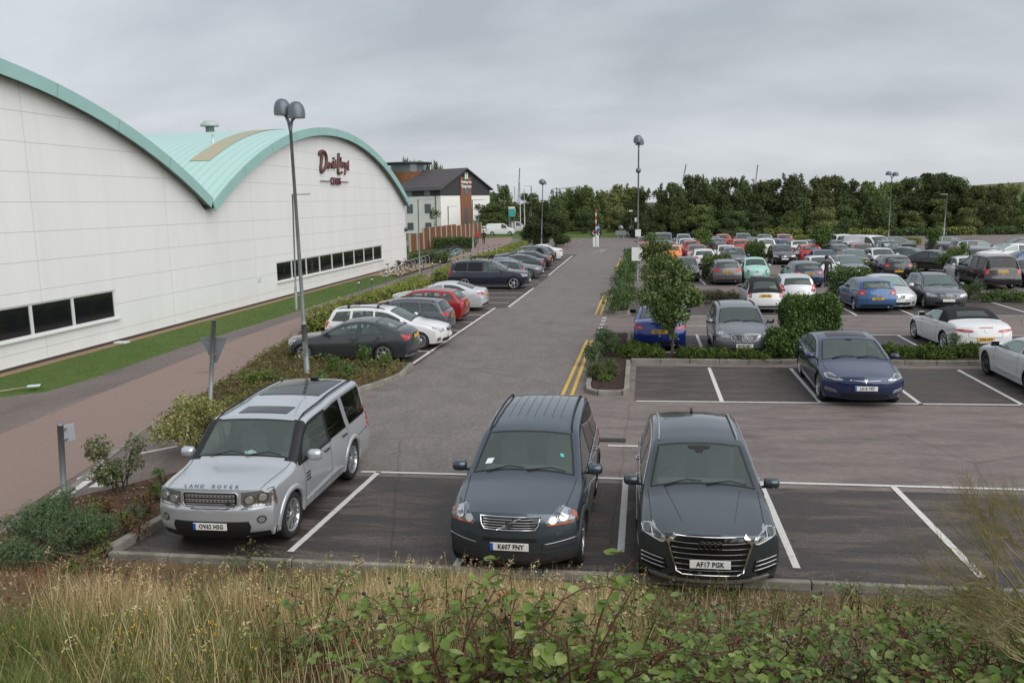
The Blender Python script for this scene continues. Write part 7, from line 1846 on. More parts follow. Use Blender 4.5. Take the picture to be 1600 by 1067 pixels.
JR = mat('jacket_red', (.55,.02,.03), .7); JB = mat('jacket_black', (.012,.012,.014), .8); JN = mat('trousers_dark', (.018,.02,.03), .8); JE = mat('jeans', (.03,.06,.10), .8); HB = mat('hair_dark', (.015,.012,.010), .7)
f = at(746,382); person((f.x,f.y,.01), R_(200), 'person in a red jacket and blue jeans walking on the path by the hedge', JR, JE, HB)
f = at(756,382); person((f.x,f.y,.01), R_(20), 'person in black walking on the path beside the one in red', JB, JB, HB)
f = at(1290,449); person((f.x,f.y,.01), R_(25), 'person in black with one arm out to the dark blue hatchback, standing in the bay', JB, JN, HB, .10, ((.42,.10,1.02),(-.62,.30,.98)))
# ================================================================ PARKED CARS
PT = {}
for k, c, me_, r in (('silver',(.54,.57,.605),.5,.25),('slate_blue',(.060,.082,.105),.55,.30),('gunmetal',(.048,.064,.074),.55,.28),('deep_blue',(.008,.024,.085),.35,.25),('dark_grey',(.052,.060,.066),.45,.28),
    ('white',(.72,.73,.73),0,.35),('mid_grey',(.10,.115,.13),.5,.3),('red',(.30,.014,.018),.2,.28),('pale_silver',(.66,.68,.70),.4,.3),('navy',(.012,.016,.034),.3,.25),('black',(.010,.010,.012),.1,.22),
    ('royal_blue',(.009,.030,.20),.3,.25),('steel',(.16,.175,.20),.5,.3),('mint',(.36,.66,.56),0,.35),('blue_green',(.012,.035,.07),.3,.25),('mid_blue',(.028,.10,.24),.35,.28),('taupe',(.125,.12,.125),.5,.3),
    ('orange',(.75,.19,.01),.1,.3),('bright_red',(.48,.018,.02),0,.3),('rose',(.42,.10,.12),.1,.35),('light_blue',(.30,.40,.46),.4,.3),('orange_red',(.55,.06,.02),0,.35)):
    PT[k] = paint(k, c, me_, r)
def car(des, pk, label, x, y, rz=0, cat='car', name='parked_car', accent=None, group=None, simple=False, z=.005):
    return place_car(DES[des], name, PT[pk], label, cat, (x, y, z), rz, group, accent, simple=simple)
PI_ = math.pi
c = car('square_suv','silver','boxy silver off-roader with dark roof glass, nearest car on the left',-6.30,13.46,PI_+.015,'off-roader','off_roader',accent=TRIM); c.scale = (1,1,.945)
c = car('rounded_suv','slate_blue','slate blue grey estate off-roader with ribbed roof, the middle one of the three nearest cars',-1.74,12.97,PI_-.01,'off-roader','off_roader'); c.scale = (1,1,.965)
c = car('sport_suv','gunmetal','dark gunmetal off-roader with big chromed grille, rightmost of the three nearest cars',.80,12.66,PI_+.01,'off-roader','off_roader'); c.scale = (.97,1,.95)
car('liftback','deep_blue','dark blue electric saloon with blank nose in front of the tall box hedge',5.30,23.45,PI_-.02)
car('tall_hatchback','steel','grey people carrier with star grille, nose to the juniper strip',3.10,29.45,PI_+.01)
car('sport_saloon','royal_blue','bright blue sports saloon seen from behind the feathery island tree',.55,31.05,-.02)
c = car('city_car_soft_top','white','small white car with black folding roof seen from behind',5.28,40.6,.02,accent=SOFT)
c = car('hatchback_square_lamps','mid_blue','mid blue hatchback with red lamps standing alone beside the hedge block',10.0,41.0,.03); c.scale = (.945,.95,1)
car('roadster','white','white convertible with black soft roof seen from behind',10.45,30.55,.07,'convertible','convertible',accent=SOFT)
car('sport_coupe','white','white coupe with dark spoked wheels cut off by the right edge',10.42,24.0,0)
# the row along the hedge on the left of the road
car('coupe_hatchback','dark_grey','dark grey three door coupe nosed in beside the verge, first in the left row',-9.68,27.1,PI_/2)
c = car('compact_estate','white','white estate with black roof bars reversed in beside the dark coupe',-9.22,29.75,-PI_/2)
def roof_bars(ys, half, z, label, y0, x0, rz, extra=False):
    t = thing('roof_bars', label, 'roof bars', (x0, y0, z), rz)
    for y in ys:
        m = MB(); m.tube([(-half,y,0),(half,y,0)],.022,6,0); m.build('bar', TRIM, t)
        for s in (-1,1): m = MB(); m.box((s*(half-.07),y,-.045),(.07,.08,.10),0,bev=.01); m.build('foot', TRIM, t)
    if extra:
        for x in (-.3,.25): m = MB(); m.box((x,(ys[0]+ys[1])/2,.06),(.09,1.3,.05),0,bev=.02); m.box((x,ys[0]+.1,.11),(.14,.2,.10),0,bev=.02); m.build('cycle_carrier', TRIM, t)
roof_bars((-.2,-1.3),.66,1.55,'black cross bars on the roof of the white estate',29.75,-9.22,-PI_/2)
car('premium_estate','mid_grey','blue grey estate with dark roof rails between the white estate and the red hatchback',-9.8,32.5,PI_/2)
car('hatchback_slim_lamps','red','dark red hatchback nosed in between the grey estate and the silver saloon',-9.85,36.4,PI_/2)
car('sport_saloon','pale_silver','pale silver four door coupe nosed in before the two empty bays',-9.95,40.5,PI_/2)
car('seven_seat_suv','navy','dark navy seven seater off-roader reversed in with cycle carriers on its roof',-9.3,50.8,-PI_/2,'off-roader','off_roader')
roof_bars((.1,-1.0),.70,1.86,'black roof bars with cycle carriers on the navy off-roader',50.8,-9.3,-PI_/2,True)
car('hatchback','dark_grey','dark grey hatchback nosed in right behind the navy off-roader',-9.7,54.6,PI_/2)
car('saloon','steel','silver grey saloon with its nose to the road behind the dark hatchback',-9.2,57.9,-PI_/2)
car('sport_saloon','dark_grey','dark fastback saloon nosed in, the fourth car beyond the empty bays',-9.6,61.9,PI_/2)
car('saloon','black','black saloon nosed in, half hidden behind the dark fastback',-9.4,65.2,PI_/2)
car('sport_suv','gunmetal','dark crossover nosed in near the far end of the left row',-9.8,68.6,PI_/2)
car('city_car','black','small black car with large red tail lamps near the far end of the left row',-9.2,72.2,PI_/2)
car('saloon','white','white saloon at the far end of the left row',-9.6,76.0,PI_/2)
# the rows on the right
def far(des, pk, px, py, label, face='R', cat='car', group=None, accent=None, rz=0, dy_=0, sc=.955, simple=True, name='parked_car'):
    d = DES[des]; p = at(px, py, d.H); r = {'R':0,'F':PI_,'W':PI_/2,'E':-PI_/2}[face]+rz
    off = {'R':d.L*.36,'F':.35,'W':0,'E':0}[face]
    o = car(des, pk, label, p.x*(1+dy_/p.y), p.y+off+dy_, r, cat, name, accent, group, simple); o.scale = (sc, sc, 1); return o
far('hatchback_tall_lamps','pale_silver',1245,430,'white silver hatchback with tall red lamps, partly behind the box hedge',simple=False)
far('premium_estate','taupe',1136,406.5,'grey estate car with yellow plate beside the hedge block in the middle rows',simple=False)
far('hatchback_slim_lamps','blue_green',1260,409,'dark blue green hatchback by the person in black',rz=.05,simple=False)
far('city_car','mint',1180,402.5,'small mint green car with round lamps facing the camera','F',simple=False)
far('hatchback','black',1402,399,'black hatchback with round red lamps left of the yellow green sapling',simple=False)
far('large_suv','black',1563,401.5,'large black off-roader seen from behind at the right',cat='off-roader',name='off_roader',accent=TRIM,simple=False,dy_=1.5)
far('saloon','pale_silver',1388,430,'pale silver saloon facing the camera behind the lavender, beside the blue hatchback','F',simple=False)
far('premium_estate','mid_grey',1466,428,'blue grey estate facing the camera behind the lavender','F',simple=False,rz=-.04)
far('panel_van','steel',1036,363.5,'grey van roof behind the ragged tree in the farthest row','F','van',name='van')
far('tall_hatchback','light_blue',1068,365.5,'light blue grey people carrier facing the camera in the farthest row','F')
far('hatchback','white',1073,373,'white hatchback half hidden behind the red one in the far rows','F')
far('hatchback_slim_lamps','bright_red',1081,375.5,'bright red hatchback seen from behind near the ragged tree')
far('hatchback','rose',1089,382.5,'faded pinkish red hatchback facing the camera behind the white one','F')
far('hatchback_slim_lamps','white',1100,389.5,'white hatchback with slim red lamps seen from behind, left of the hedge block')
far('hatchback_square_lamps','orange',1050,383,'orange hatchback with a black roof above the feathery tree')
far('hatchback','dark_grey',1071,402,'dark grey hatchback behind the right side of the feathery tree','F')
far('hatchback','white',1136,383.5,'white hatchback facing the camera beside the grey crossover','F')
far('sport_suv','mid_grey',1147,386.5,'grey crossover facing the camera between two hedge blocks','F')
far('sport_suv','black',1121,372.5,'dark crossover seen from behind in the second farthest row',cat='off-roader',name='off_roader')
far('hatchback','steel',1115,369.5,'small grey hatchback in the farthest row','F')
far('hatchback_tall_lamps','bright_red',1130,366,'red hatchback with dark tailgate in the farthest row')
far('sport_suv','steel',1162,364.5,'pale grey crossover facing the camera in the farthest row, near the middle','F')
far('hatchback_square_lamps','orange_red',1158,374,'orange red hatchback seen from behind left of the upright hedge block')
far('saloon','steel',1178,371,'silver saloon facing the camera behind the upright hedge block','F')
far('tall_hatchback','steel',1195,366,'grey people carrier with dark rear window in the farthest row')
far('sport_suv','white',1197,372.5,'white crossover seen from behind right of the upright hedge block',cat='off-roader',name='off_roader')
far('hatchback','light_blue',1214,373,'light grey blue hatchback facing the camera beside the blue one','F')
far('hatchback','royal_blue',1232,374,'blue hatchback facing the camera behind the black hatchback','F')
far('hatchback_tall_lamps','rose',1226,365.8,'red hatchback with a pale roof in the farthest row')
far('hatchback','black',1222,382.5,'black hatchback facing the camera with a white plate, in the middle rows','F',simple=False)
far('hatchback_slim_lamps','bright_red',1267,382,'red hatchback seen from behind by the mop headed tree')
far('saloon','white',1251,376.5,'white saloon seen from behind, left of the mop headed tree')
far('hatchback_square_lamps','black',1270,375,'black hatchback seen from behind next to the white saloon')
far('saloon','royal_blue',1290,391,'royal blue saloon seen from behind above the white car by the person')
far('hatchback','white',1284,400.5,'white hatchback facing the camera behind the person in black','F',simple=False)
far('hatchback','steel',1307,375.5,'silver hatchback right of the mop headed tree','F')
far('hatchback_slim_lamps','dark_grey',1311,382,'dark hatchback seen from behind right of the mop headed tree')
far('large_suv','white',1321,366,'white off-roader seen from behind in the farthest row',cat='off-roader',name='off_roader',accent=PT['white'])
far('hatchback','mid_grey',1344,367,'grey hatchback between the white off-roader and the white van','F')
far('panel_van','white',1364,367.5,'white van in the farthest row beside the tall twin dome lamp','F','van',name='van',rz=.5)
far('saloon','dark_grey',1389,369.5,'dark saloon in the farthest row at the foot of the twin dome lamp','W')
far('hatchback','white',1339,377.5,'white hatchback facing the camera above the hedge block','F')
far('hatchback','rose',1348,380.5,'pinkish red hatchback behind the clipped hedge block','F')
far('sport_suv','navy',1392,376,'dark blue crossover seen from behind right of the hedge block',cat='off-roader',name='off_roader')
far('saloon','steel',1336,390,'silver grey saloon facing the camera above the pale topped hedge','F')
far('saloon','steel',1326,399,'grey saloon facing the camera left of the pale topped hedge','F',rz=.1)
far('hatchback','white',1379,388,'white hatchback facing the camera above the black hatchback','F',simple=False)
far('saloon','mid_grey',1429,386,'dark grey saloon parked askew left of the round clipped tree','F',rz=.9)
far('saloon','black',1472,391,'black saloon behind the yellow green sapling','F',rz=.75)
far('city_car','white',1514,400.5,'small white car facing the camera beside the black off-roader','F',simple=False)
far('premium_estate','mid_grey',1490,368,'grey estate parked side on below the single headed lamp','E')
far('premium_estate','steel',1531,373.5,'light grey estate parked side on in the far row at the right','E')
far('saloon','white',1577,380,'white saloon parked side on at the right with its nose to the left','W')
far('saloon','royal_blue',1598,382,'blue saloon cut by the right edge in the far row','W',dy_=-6)
far('hatchback','blue_green',1612,405,'dark green hatchback cut by the right edge beside the black off-roader','F')
far('saloon','dark_grey',1592,371,'dark saloon in the farthest row at the right edge','W')
far('hatchback','red',1007,370,'red hatchback just right of the lamp post with the white notice','F')
far('panel_van','white',783,349,'white panel van on the road beyond the hotel fence','E','van',name='van')
far('panel_van','white',806,346,'white van beside the flagpoles beyond the hotel fence','E','van',name='van')
far('hatchback','white',762,353,'white hatchback beyond the hotel fence','E')
far('hatchback','silver',770,345,'silver hatchback behind the white panel van','E')
# ================================================================ FOREGROUND
def blades(n, area, hmin, hmax, w, rg, lean=.35, curve=.5, clump=None, segs=3, head=False):
    """thin tapering grass blades standing on the bank"""
    P = []
    if clump:
        c = area(clump, rg); k = rg.integers(0, len(c), n); q = c[k]+rg.normal(size=(n,2))*.085
    else: q = area(n, rg)
    z = np.array([bankz(a, b) for a, b in q])-.01
    h = rg.uniform(hmin, hmax, n)*rg.uniform(.6,1,n); a = rg.uniform(0, 6.28, n); l = rg.normal(size=n)*lean; b = rg.uniform(0, 6.28, n)
    V = []
    for s in range(segs+1):
        t = s/segs; ww = w*(1-t)**.6 if s < segs else w*.08
        off = (l*t+curve*rg.uniform(.6,1,n)*0+curve*t*t*np.sign(l))*h*.55
        cx = q[:,0]+np.cos(a)*off; cy = q[:,1]+np.sin(a)*off; cz = z+h*t*(1-.18*np.abs(l)*t)
        for sg in (-1, 1): V.append(np.c_[cx+sg*np.cos(b)*ww/2, cy+sg*np.sin(b)*ww/2, cz])
    V = np.stack(V, 1); m = 2*(segs+1); V = V.reshape(-1,3)
    i = np.arange(n)[:,None,None]*m; f = np.array([[2*s,2*s+1,2*s+3,2*s+2] for s in range(segs)])[None]
    return V, (i+f).reshape(-1,4)
def inpic(x0, x1, yb0, yb1, soft=0):
    """bank area seen between those pixel bounds"""
    def fn(n, rg):
        o = []
        while len(o) < n:
            Y = rg.uniform(2.6, 10.5); X = rg.uniform(-9.5, 7); z = bankz(X, Y); v = RW.transposed() @ Vector((X, Y, z-HC))
            if v.z <= .2: continue
            px, py = 800+v.x/v.z*FPX, 533.5+v.y/v.z*FPX
            if x0 <= px <= x1 and yb0 <= py <= yb1: o.append((X, Y))
        return np.array(o)
    return fn
L_DRY = leafmat('leaf_dry_grass', [(0.583,0.428,0.210),(0.750,0.583,0.311),(0.457,0.311,0.146),(0.750,0.750,0.457),(0.328,0.219,0.109),(0.656,0.511,0.255)], .8, .15, .2)
L_GREENG = leafmat('leaf_green_grass', [(0.101,0.143,0.034),(0.151,0.202,0.050),(0.218,0.252,0.084),(0.269,0.252,0.101)], .6, .2, .2)
L_RUST = leafmat('leaf_rust_stalk', [(0.195,0.083,0.045),(0.255,0.120,0.068),(0.150,0.075,0.045)], .8, .1, .1)
def stuff(name, VFs, m, label, cat):
    V = []; F = []; k = 0
    for v, f in VFs: V.append(v); F.append(f+k); k += len(v)
    o = link(name, npmesh(name, np.vstack(V), np.vstack(F), [m])); tag(o, label, cat, None, 'stuff'); return o
g = np.random.default_rng(5)
A_all = inpic(-60,1700,860,1140); A_mid = inpic(80,1010,945,1140); A_left = inpic(-60,420,985,1160); A_dirt = inpic(-40,1700,880,960); A_tan = inpic(540,960,935,1140)
stuff('dry_grass', [blades(8500,A_mid,.22,.58,.0062,g,.35,.25,420), blades(3600,A_tan,.28,.58,.0062,g,.28,.2,110), blades(3800,A_all,.06,.20,.006,g,.9,.4), blades(750,A_mid,.4,.64,.0055,g,.25,.25), blades(1200,inpic(980,1700,915,1140),.2,.5,.0055,g,.5,.3)], L_DRY, 'dry straw coloured grass standing on the bank in the foreground', 'dry grass')
stuff('green_grass', [blades(7500,A_left,.18,.42,.007,g,.5,.4,260), blades(5200,A_all,.08,.24,.006,g,.7,.4,420), blades(2600,A_mid,.25,.5,.005,g,.45,.4,90), blades(2600,inpic(600,820,880,920),.12,.34,.005,g,.45,.4,16), blades(2000,inpic(330,560,900,960),.15,.38,.005,g,.45,.4,20)], L_GREENG, 'green grass growing on the bank in the foreground', 'grass')
stuff('rust_stalks', [blades(1500,A_mid,.25,.6,.005,g,.25,.15), blades(1500,inpic(-40,520,880,1010),.15,.45,.005,g,.4,.2), blades(700,A_dirt,.1,.3,.005,g,.5,.2)], L_RUST, 'thin rust brown dead stalks among the grass on the bank', 'dead stalks')
# seed heads on tall stalks
rgx = np.random.default_rng(8); q = inpic(80,1010,945,1140)(260, rgx); V = []; F = []
for (x, y) in q:
    z = bankz(x, y)+rgx.uniform(.30,.52); n = 14; t = rgx.random(n)
    P = np.c_[x+rgx.normal(size=n)*.010+t*.05, y+rgx.normal(size=n)*.010, z+t*.10]; v, f = leaves(P, np.tile([0,0,1.],(n,1)), .026, .3, rgx, up=1.0); F.append(f+sum(len(a) for a in V)); V.append(v)
o = link('seed_heads', npmesh('seed_heads', np.vstack(V), np.vstack(F), [L_DRY])); tag(o, 'feathery straw coloured seed heads above the dry grass', 'seed heads', None, 'stuff')
# dead leaf litter and chalky stones on the bare strip by the kerb
rgx = np.random.default_rng(9); q = np.vstack([inpic(-60,1700,860,985)(6500, rgx), inpic(-60,1700,900,1140)(2500, rgx)]); P = np.c_[q, [bankz(a,b)+.012 for a,b in q]]
o = link('leaf_litter', leafmesh('leaf_litter', P, np.tile([0,0,1.6],(len(P),1)), .045, [leafmat('dead_leaf', [(0.224,0.140,0.077),(0.140,0.084,0.049),(0.336,0.238,0.126),(0.098,0.063,0.042),(0.420,0.350,0.238)], .9, .1, 0)], .7, rnd=rgx)); tag(o, 'brown dead leaves and bits lying on the bare strip below the kerb', 'leaf litter', None, 'stuff')
q = scatter_poly([(-13,9.5),P2(60,800),P2(178,772),P2(262,750),(-7.9,14.4),(-7.9,9.0)], 2600, rgx); P = np.c_[q, np.full(len(q), .085)]
o = link('leaf_litter', leafmesh('leaf_litter', P, np.tile([0,0,1.6],(len(P),1)), .05, [MATS['dead_leaf']], .7, rnd=rgx)); tag(o, 'brown dead leaves lying on the bare soil bed beside the silver off-roader', 'leaf litter', None, 'stuff')
def pebbles(n, area, name, label, smin=.01, smax=.035):
    V = []; F = []; q = area(n, rgx)
    base = [(1,0,0),(-1,0,0),(0,1,0),(0,-1,0),(0,0,.7),(0,0,-.7)]; tri = [(0,2,4),(2,1,4),(1,3,4),(3,0,4),(2,0,5),(1,2,5),(3,1,5),(0,3,5)]
    for i, (x, y) in enumerate(q):
        s = rgx.uniform(smin, smax); j = rgx.uniform(.6,1.3,3); z = bankz(x, y); a = rgx.uniform(0,6)
        V += [(x+s*(b[0]*j[0]*math.cos(a)-b[1]*j[1]*math.sin(a)), y+s*(b[0]*j[0]*math.sin(a)+b[1]*j[1]*math.cos(a)), z+s*b[2]*j[2]) for b in base]; F += [tuple(6*i+k for k in t) for t in tri]
    o = link(name, npmesh(name, V, F, [leafmat('pebble', [(.30,.27,.22),(.42,.39,.33),(.2,.17,.13),(.5,.48,.43)], .9, .2, 0)])); tag(o, label, 'pebbles', None, 'stuff')
pebbles(900, inpic(540,1250,890,1010), 'pebbles', 'pale flinty pebbles on the bare ground below the kerb')
# brambles ------------------------------------------------------------------
L_BRAM = [leafmat('leaf_bramble', [(0.099,0.162,0.027),(0.151,0.230,0.042),(0.225,0.297,0.069),(0.105,0.169,0.029),(0.357,0.420,0.161)], .45, .4, .28),
          leafmat('leaf_bramble_dark', [(0.072,0.129,0.036),(0.113,0.185,0.048),(0.177,0.241,0.072),(0.177,0.121,0.056)], .45, .4, .22)]
CANE = mat('bramble_cane', (.10,.03,.025), .6, 0, .3, 0, (6, (.07,.035,.02), .4, .65)); BERRY = mat('blackberry', (.012,.008,.012), .25, 0, .6); BERRYR = mat('berry_red', (.42,.02,.015), .3, 0, .6); HIP = mat('rosehip_orange', (.6,.14,.01), .3, 0, .6)
def bramble_mesh(seed, ncane, length, leaf, rise, dark=.3, berries=5, dirx=0.0):
    rg = np.random.default_rng(seed); cm = MB(); LV = []; LF = []; n0 = 0; BV = MB()
    for c in range(ncane):
        a = rg.uniform(0, 6.28); l = length*rg.uniform(.55,1.15); r = rise*rg.uniform(.6,1.15); pts = []
        for k in range(9):
            t = k/8; pts.append(Vector((math.cos(a)*l*(t**1.2)*.8+dirx*t*l+rg.normal()*.015, math.sin(a)*l*(t**1.2)*.8+rg.normal()*.015, r*math.sin(min(t*1.9, 2.4))*(1)-.03+rg.normal()*.01)))
        cm.tube(pts, [.0050*(1-.7*k/8) for k in range(9)], 5, 0)
        nn = int(l/.052)
        for i in range(2, nn):
            t = i/nn*8; k = min(int(t), 7); p = pts[k].lerp(pts[k+1], t-k); d = (pts[k+1]-pts[k]).normalized()
            s = leaf*rg.uniform(.45,1.2)*(1-.35*i/nn); side = Vector(rg.normal(size=3)); side -= d*side.dot(d); side.normalize(); ax_ = (side*1.0+d*.35+Vector((0,0,.35))).normalized()
            stem = p+ax_*s*.9; cm.tube([p, stem], .0018, 3, 0, False)
            for j, an in enumerate((0, 1.15, -1.15)):
                up = Vector((rg.normal()*.45, rg.normal()*.45-.25, 1)).normalized(); lx_ = (ax_-up*ax_.dot(up)).normalized(); ly_ = up.cross(lx_)
                u = lx_*math.cos(an)+ly_*math.sin(an); v = up.cross(u); q = s*(1.0 if j == 0 else .82); w = q*.35; fold = up*q*.16; dr = -up*q*.18*rg.random()
                pt = [stem, stem+u*q*.38-fold*.6, stem+u*q*.74-fold*.5+dr*.5, stem+u*q+dr, stem+u*q*.26+v*w*.85, stem+u*q*.62+v*w+dr*.3, stem+u*q*.26-v*w*.85, stem+u*q*.62-v*w+dr*.3, stem+u*q*.86+v*w*.45+dr*.7, stem+u*q*.86-v*w*.45+dr*.7]
                LV += [tuple(x) for x in pt]; LF += [tuple(n0+y for y in f) for f in ((0,1,4),(4,1,5),(1,2,5),(5,2,8),(2,3,8),(0,6,1),(6,7,1),(1,7,2),(7,9,2),(2,9,3))]; n0 += 10
        if berries and rg.random() < .4:
            tip = pts[8]
            for b in range(int(rg.integers(2, berries+1))):
                o = tip+Vector(rg.normal(size=3))*.035+Vector((0,0,.02)); rr = rg.uniform(.006,.010)
                bm = bmesh.new(); bmesh.ops.create_icosphere(bm, subdivisions=1, radius=rr); bm.verts.index_update()
                BV.add([o+v.co+Vector((0,0,0)) for v in bm.verts], [[v.index for v in f.verts] for f in bm.faces], 1 if rg.random() < .12 else 0, True); bm.free()
    return cm.mesh('canes', [CANE]), npmesh('leaves', LV, np.array(LF), [L_BRAM[0]]), (BV.mesh('berries', [BERRY, BERRYR]) if BV.v else None)
BR = [bramble_mesh(300, 9, .50, .074, .38), bramble_mesh(301, 8, .62, .068, .46), bramble_mesh(302, 10, .45, .064, .30), bramble_mesh(303, 6, .55, .080, .55), bramble_mesh(304, 8, .55, .060, .42)]
def bramble(px, py, v, sc, label, group, dark=False, Y=None, rz=None, sink=0.0):
    # walk out along the sight line until it meets the bank
    d = ray(px, py).normalized(); t = 1.0
    while t < 14 and HC+d.z*t > bankz(d.x*t, d.y*t)+.18*sc: t += .03
    x, y = d.x*t, d.y*t; o = thing('bramble', label, 'bramble', (x, y, bankz(x, y)-sink), rs.uniform(0,6.3) if rz is None else rz, group); o.scale = (sc,)*3
    c, l, b = BR[v]; link('canes', c, o); q = link('leaves', l, o)
    if dark: q.material_slots[0].link = 'OBJECT'; q.material_slots[0].material = L_BRAM[1]
    if b: link('berries', b, o)
    return o
gl = 'brambles along the bottom of the picture'
rs2 = random.Random(21)
for i in range(25):                       # dense along the bottom right
    px = 1010+i*25+rs2.uniform(-14,14); py = 1060+rs2.uniform(-30,45)
    bramble(px, py, rs2.randrange(5), rs2.uniform(1.0,1.35), 'leafy green bramble in the thicket filling the bottom right', 'brambles in the bottom right thicket', rs2.random() < .35)
for i in range(19):
    px = 985+i*34+rs2.uniform(-14,14); py = 965+rs2.uniform(-28,35)
    bramble(px, py, rs2.randrange(5), rs2.uniform(.5,.75), 'bramble on the upper part of the bank below the empty bays', 'brambles on the bank below the empty bays', rs2.random() < .4)
for i in range(13):
    px = 640+i*30+rs2.uniform(-12,12); py = 1065+rs2.uniform(-18,30)
    bramble(px, py, rs2.randrange(5), rs2.uniform(1.05,1.4), 'fresh green bramble at the bottom centre under the two grey cars', 'brambles at the bottom centre', rs2.random() < .2)
for i, (px, py, v, s_) in enumerate(((500,985,3,1.0),(540,1000,1,1.0),(580,1010,0,.9),(610,985,1,.8),(470,1010,4,.8),(550,960,4,.8),(520,1040,2,.9),(600,1045,0,.9))):
    bramble(px, py, v, s_, 'bramble with dark red canes left of the bottom centre', 'brambles with red canes left of centre', i % 3 == 0)
for i, (px, py, v, s_) in enumerate(((880,955,4,.75),(920,935,2,.7),(950,925,3,.72),(1000,925,0,.7),(900,985,1,.75),(985,905,3,.60),(960,960,0,.8))):
    bramble(px, py, v, s_, 'bramble with broad leaves reaching up in front of the gunmetal off-roader', 'brambles in front of the gunmetal off-roader', i % 3 == 1)
for i, (px, py, v, s_) in enumerate(((370,885,1,.62),(410,880,4,.66),(440,878,2,.55),(385,870,3,.6),(425,900,0,.5))):
    bramble(px, py, v, s_, 'thin bramble sprig reaching up before the silver off-roader', 'thin bramble sprigs before the silver off-roader', True)
L_NET = leafmat('leaf_nettle', [(.06,.11,.025),(.10,.16,.035),(.15,.20,.06),(.20,.16,.06)], .55, .3, .25)
for i in range(95):
    px = rs2.uniform(960,1640) if i < 65 else rs2.uniform(420,1000); py = rs2.uniform(925,1080); d = ray(px, py).normalized(); t = 1.0
    while t < 14 and HC+d.z*t > bankz(d.x*t, d.y*t)+.15: t += .03
    x, y = d.x*t, d.y*t; rg = np.random.default_rng(900+i); P = []; o = thing('nettle_weed', 'thin upright weed with small pointed leaves among the brambles', 'weed', (x, y, bankz(x, y)), 0, 'upright weeds among the brambles'); m = MB()
    for k in range(5):
        e = Vector((rg.normal()*.10, rg.normal()*.10, rg.uniform(.22,.46))); b = Vector((rg.normal()*.04, rg.normal()*.04, 0)); m.tube([b, (b+e)/2+Vector(rg.normal(size=3))*.015, e], [.0035,.003,.0015], 4, 0)
        for j in range(16): P.append(tuple(b+(e-b)*(.25+.75*j/15)+Vector(rg.normal(size=3))*.008))
    m.build('stems', L_RUST if i % 3 else CANE, o); link('leaves', leafmesh('leaves', np.array(P), np.tile([0,0,.6],(len(P),1)), .042, [L_NET], .42, rnd=rg), o)
# yellow ragwort and a coil of black pipe in the grass
def ragwort(px, py, seed):
    rg = np.random.default_rng(seed); d = ray(px, py).normalized(); t = 1.0
    while t < 14 and HC+d.z*t > bankz(d.x*t, d.y*t)+.42: t += .03
    x, y = d.x*t, d.y*t; o = thing('ragwort','yellow flowering ragwort among the dry grass','wild flower',(x,y,bankz(x,y)),0,'ragwort plants in the dry grass')
    m = MB(); fl = []
    for k in range(4):
        e = Vector((rg.normal()*.07, rg.normal()*.07, rg.uniform(.38,.52))); m.tube([(0,0,0),(e.x*.5,e.y*.5,.25),e],[.004,.003,.002],4,0)
        for j in range(2): fl.append(e+Vector(rg.normal(size=3))*.02)
    m.build('stems', L_GREENG, o); P = np.repeat(np.array(fl), 3, 0)+rg.normal(size=(len(fl)*3,3))*.006
    link('flowers', leafmesh('flowers', P, np.tile([0,0,1.],(len(P),1)), .011, [leafmat('petal_yellow', [(.62,.38,.02),(.55,.30,.02),(.70,.48,.05)], .6, .2, .2)], .8, rnd=rg), o)
    P = rg.normal(size=(40,3))*np.array([.05,.05,.0])+np.array([0,0,1])*rg.uniform(.03,.34,(40,1)); link('leaves', leafmesh('leaves', P, np.tile([0,0,.5],(40,1)), .05, [L_GREENG], .3, rnd=rg), o)
for i, (px, py) in enumerate(((225,975),(213,990),(205,1003),(180,1000),(140,985),(325,985),(310,985),(150,968),(300,1030),(400,1025),(305,918),(270,1045),(30,985),(420,950))): ragwort(px, py, 400+i)
p = at(775,950,bankz(-.6,8.0)); f = None
d = ray(775,948).normalized(); t = 2
while HC+d.z*t > bankz(d.x*t, d.y*t): t += .03
m = MB()
for k in range(3):
    m.tube([(.17*math.cos(a)*(1+.08*k)+.02*k, .13*math.sin(a), .03+.02*k+.02*math.sin(3*a+k)) for a in [2*PI_*j/18*.92+.7*k for j in range(19)]], .012, 6, 0)
o = m.build('pipe_coil', TRIM); o.location = (d.x*t, d.y*t, bankz(d.x*t, d.y*t)+.01); tag(o, 'loose coil of black pipe lying in the dry grass below the slate blue off-roader', 'pipe coil')
# pile of dead twigs by the kerb corner
rg = np.random.default_rng(31); f = at(150,893,.15); TW = mat('dead_twig', (.24,.18,.13), .9, 0, .2, 0, (9,(.13,.095,.07),.4,.6)); t = thing('twig_pile','heap of dead grey brown twigs on the soil left of the kerb corner','twig pile',(f.x,f.y,bankz(f.x,f.y) if f.y < 10.75 else .08))
for k in range(46):
    a = rg.uniform(0,6.28); l = rg.uniform(.25,.75); b = Vector((rg.normal()*.30, rg.normal()*.20, rg.uniform(.02,.12))); e = b+Vector((math.cos(a)*l, math.sin(a)*l*.7, rg.uniform(.0,.22))); m = MB(); mid = (b+e)/2+Vector(rg.normal(size=3))*.03; m.tube([b,mid,e],[.007,.005,.002],4,0); m.build('twig', TW, t)
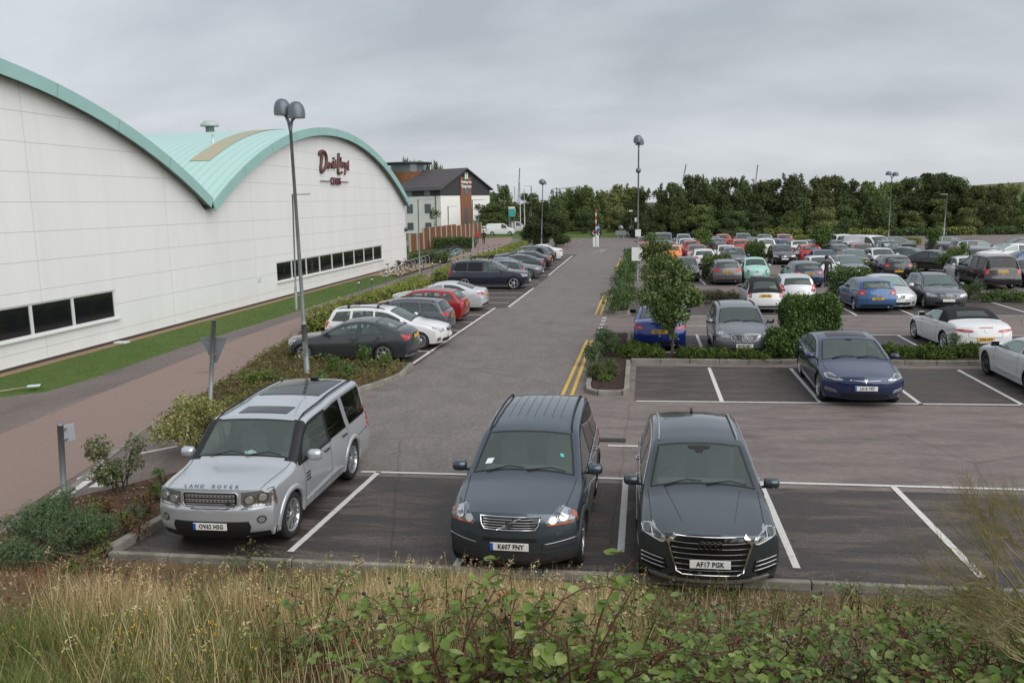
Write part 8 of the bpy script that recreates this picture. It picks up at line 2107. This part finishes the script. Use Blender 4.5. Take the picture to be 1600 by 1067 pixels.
# broom bush reaching in from the right edge
rg = np.random.default_rng(44); BRM = mat('broom_twig', (.17,.15,.05), .8, 0, .2, 0, (5,(.26,.22,.13),.4,.65)); 
def broom(px, py, dist, label, tips, seed, lean=(-.55,.1,.35)):
    rg = np.random.default_rng(seed); d = ray(px, py); d = d/d.y*dist; x, y = d.x, dist; z0 = bankz(x, y); o = thing('broom_shrub', label, 'shrub', (x, y, z0-.05)); m = MB(); top = HC+d.z-z0
    def grow(p, dr, l, r, lev):
        q = p+dr*l; mid = (p+q)/2+Vector(rg.normal(size=3))*l*.05; m.tube([p, mid, q],[r, r*.85, r*.7],4 if lev else 6,0,False)
        if lev >= 4: return
        for k in range(3 if lev < 2 else 3):
            nd = (dr+Vector(rg.normal(size=3))*.33+Vector((lean[0]*.12,0,.10))).normalized(); grow(q if k else p+dr*l*.6, nd, l*rg.uniform(.60,.85), r*.6, lev+1)
    for k in range(tips):
        dr = Vector((lean[0]+rg.normal()*.25, lean[1]+rg.normal()*.3, lean[2]+rg.uniform(0,.8))).normalized(); grow(Vector((rg.normal()*.08,rg.normal()*.08,top*rg.uniform(.35,.8))), dr, rg.uniform(.16,.30), .0065, 0)
    m.tube([(0,0,0),(0,0,top*.8)],[.02,.012],6,0); m.build('twigs', BRM, o); return o
broom(1648,850,4.6,'wiry green broom bush with bare twigs reaching in from the right edge',13,1,(-.75,.1,.15)); broom(1645,760,4.9,'upper wiry broom bush with fine pale twigs at the right edge',11,2,(-.6,.1,.35))
rg = np.random.default_rng(47); d = ray(1600,668); d = d/d.y*4.3; o = thing('bramble_spray','reddish brown leaf spray hanging in at the right edge above the broom','bramble',(d.x+.15,4.3,HC+d.z-.02)); m = MB()
m.tube([(.25,0,-.75),(.18,0,-.25),(.05,0,0),(-.10,0,.03)],[.006,.005,.004,.002],5,0); m.tube([(.12,0,-.1),(-.05,.02,-.06),(-.13,.02,-.07)],[.004,.003,.002],4,0); m.build('stem', CANE, o)
P = np.array([(-.10,0,.03),(-.06,0,.02),(-.02,.01,.02),(.02,0,.0),(-.12,.02,-.07),(-.08,.02,-.06),(-.03,.02,-.07),(.05,.02,-.09),(.0,.03,-.12),(.06,0,.03)]); link('leaves', leafmesh('leaves', P, np.tile([0,-.4,.8],(len(P),1)), .07, [leafmat('leaf_red_brown', [(.11,.03,.02),(.15,.05,.03),(.08,.05,.03)], .6, .3, .2)], .5, rnd=rg), o)
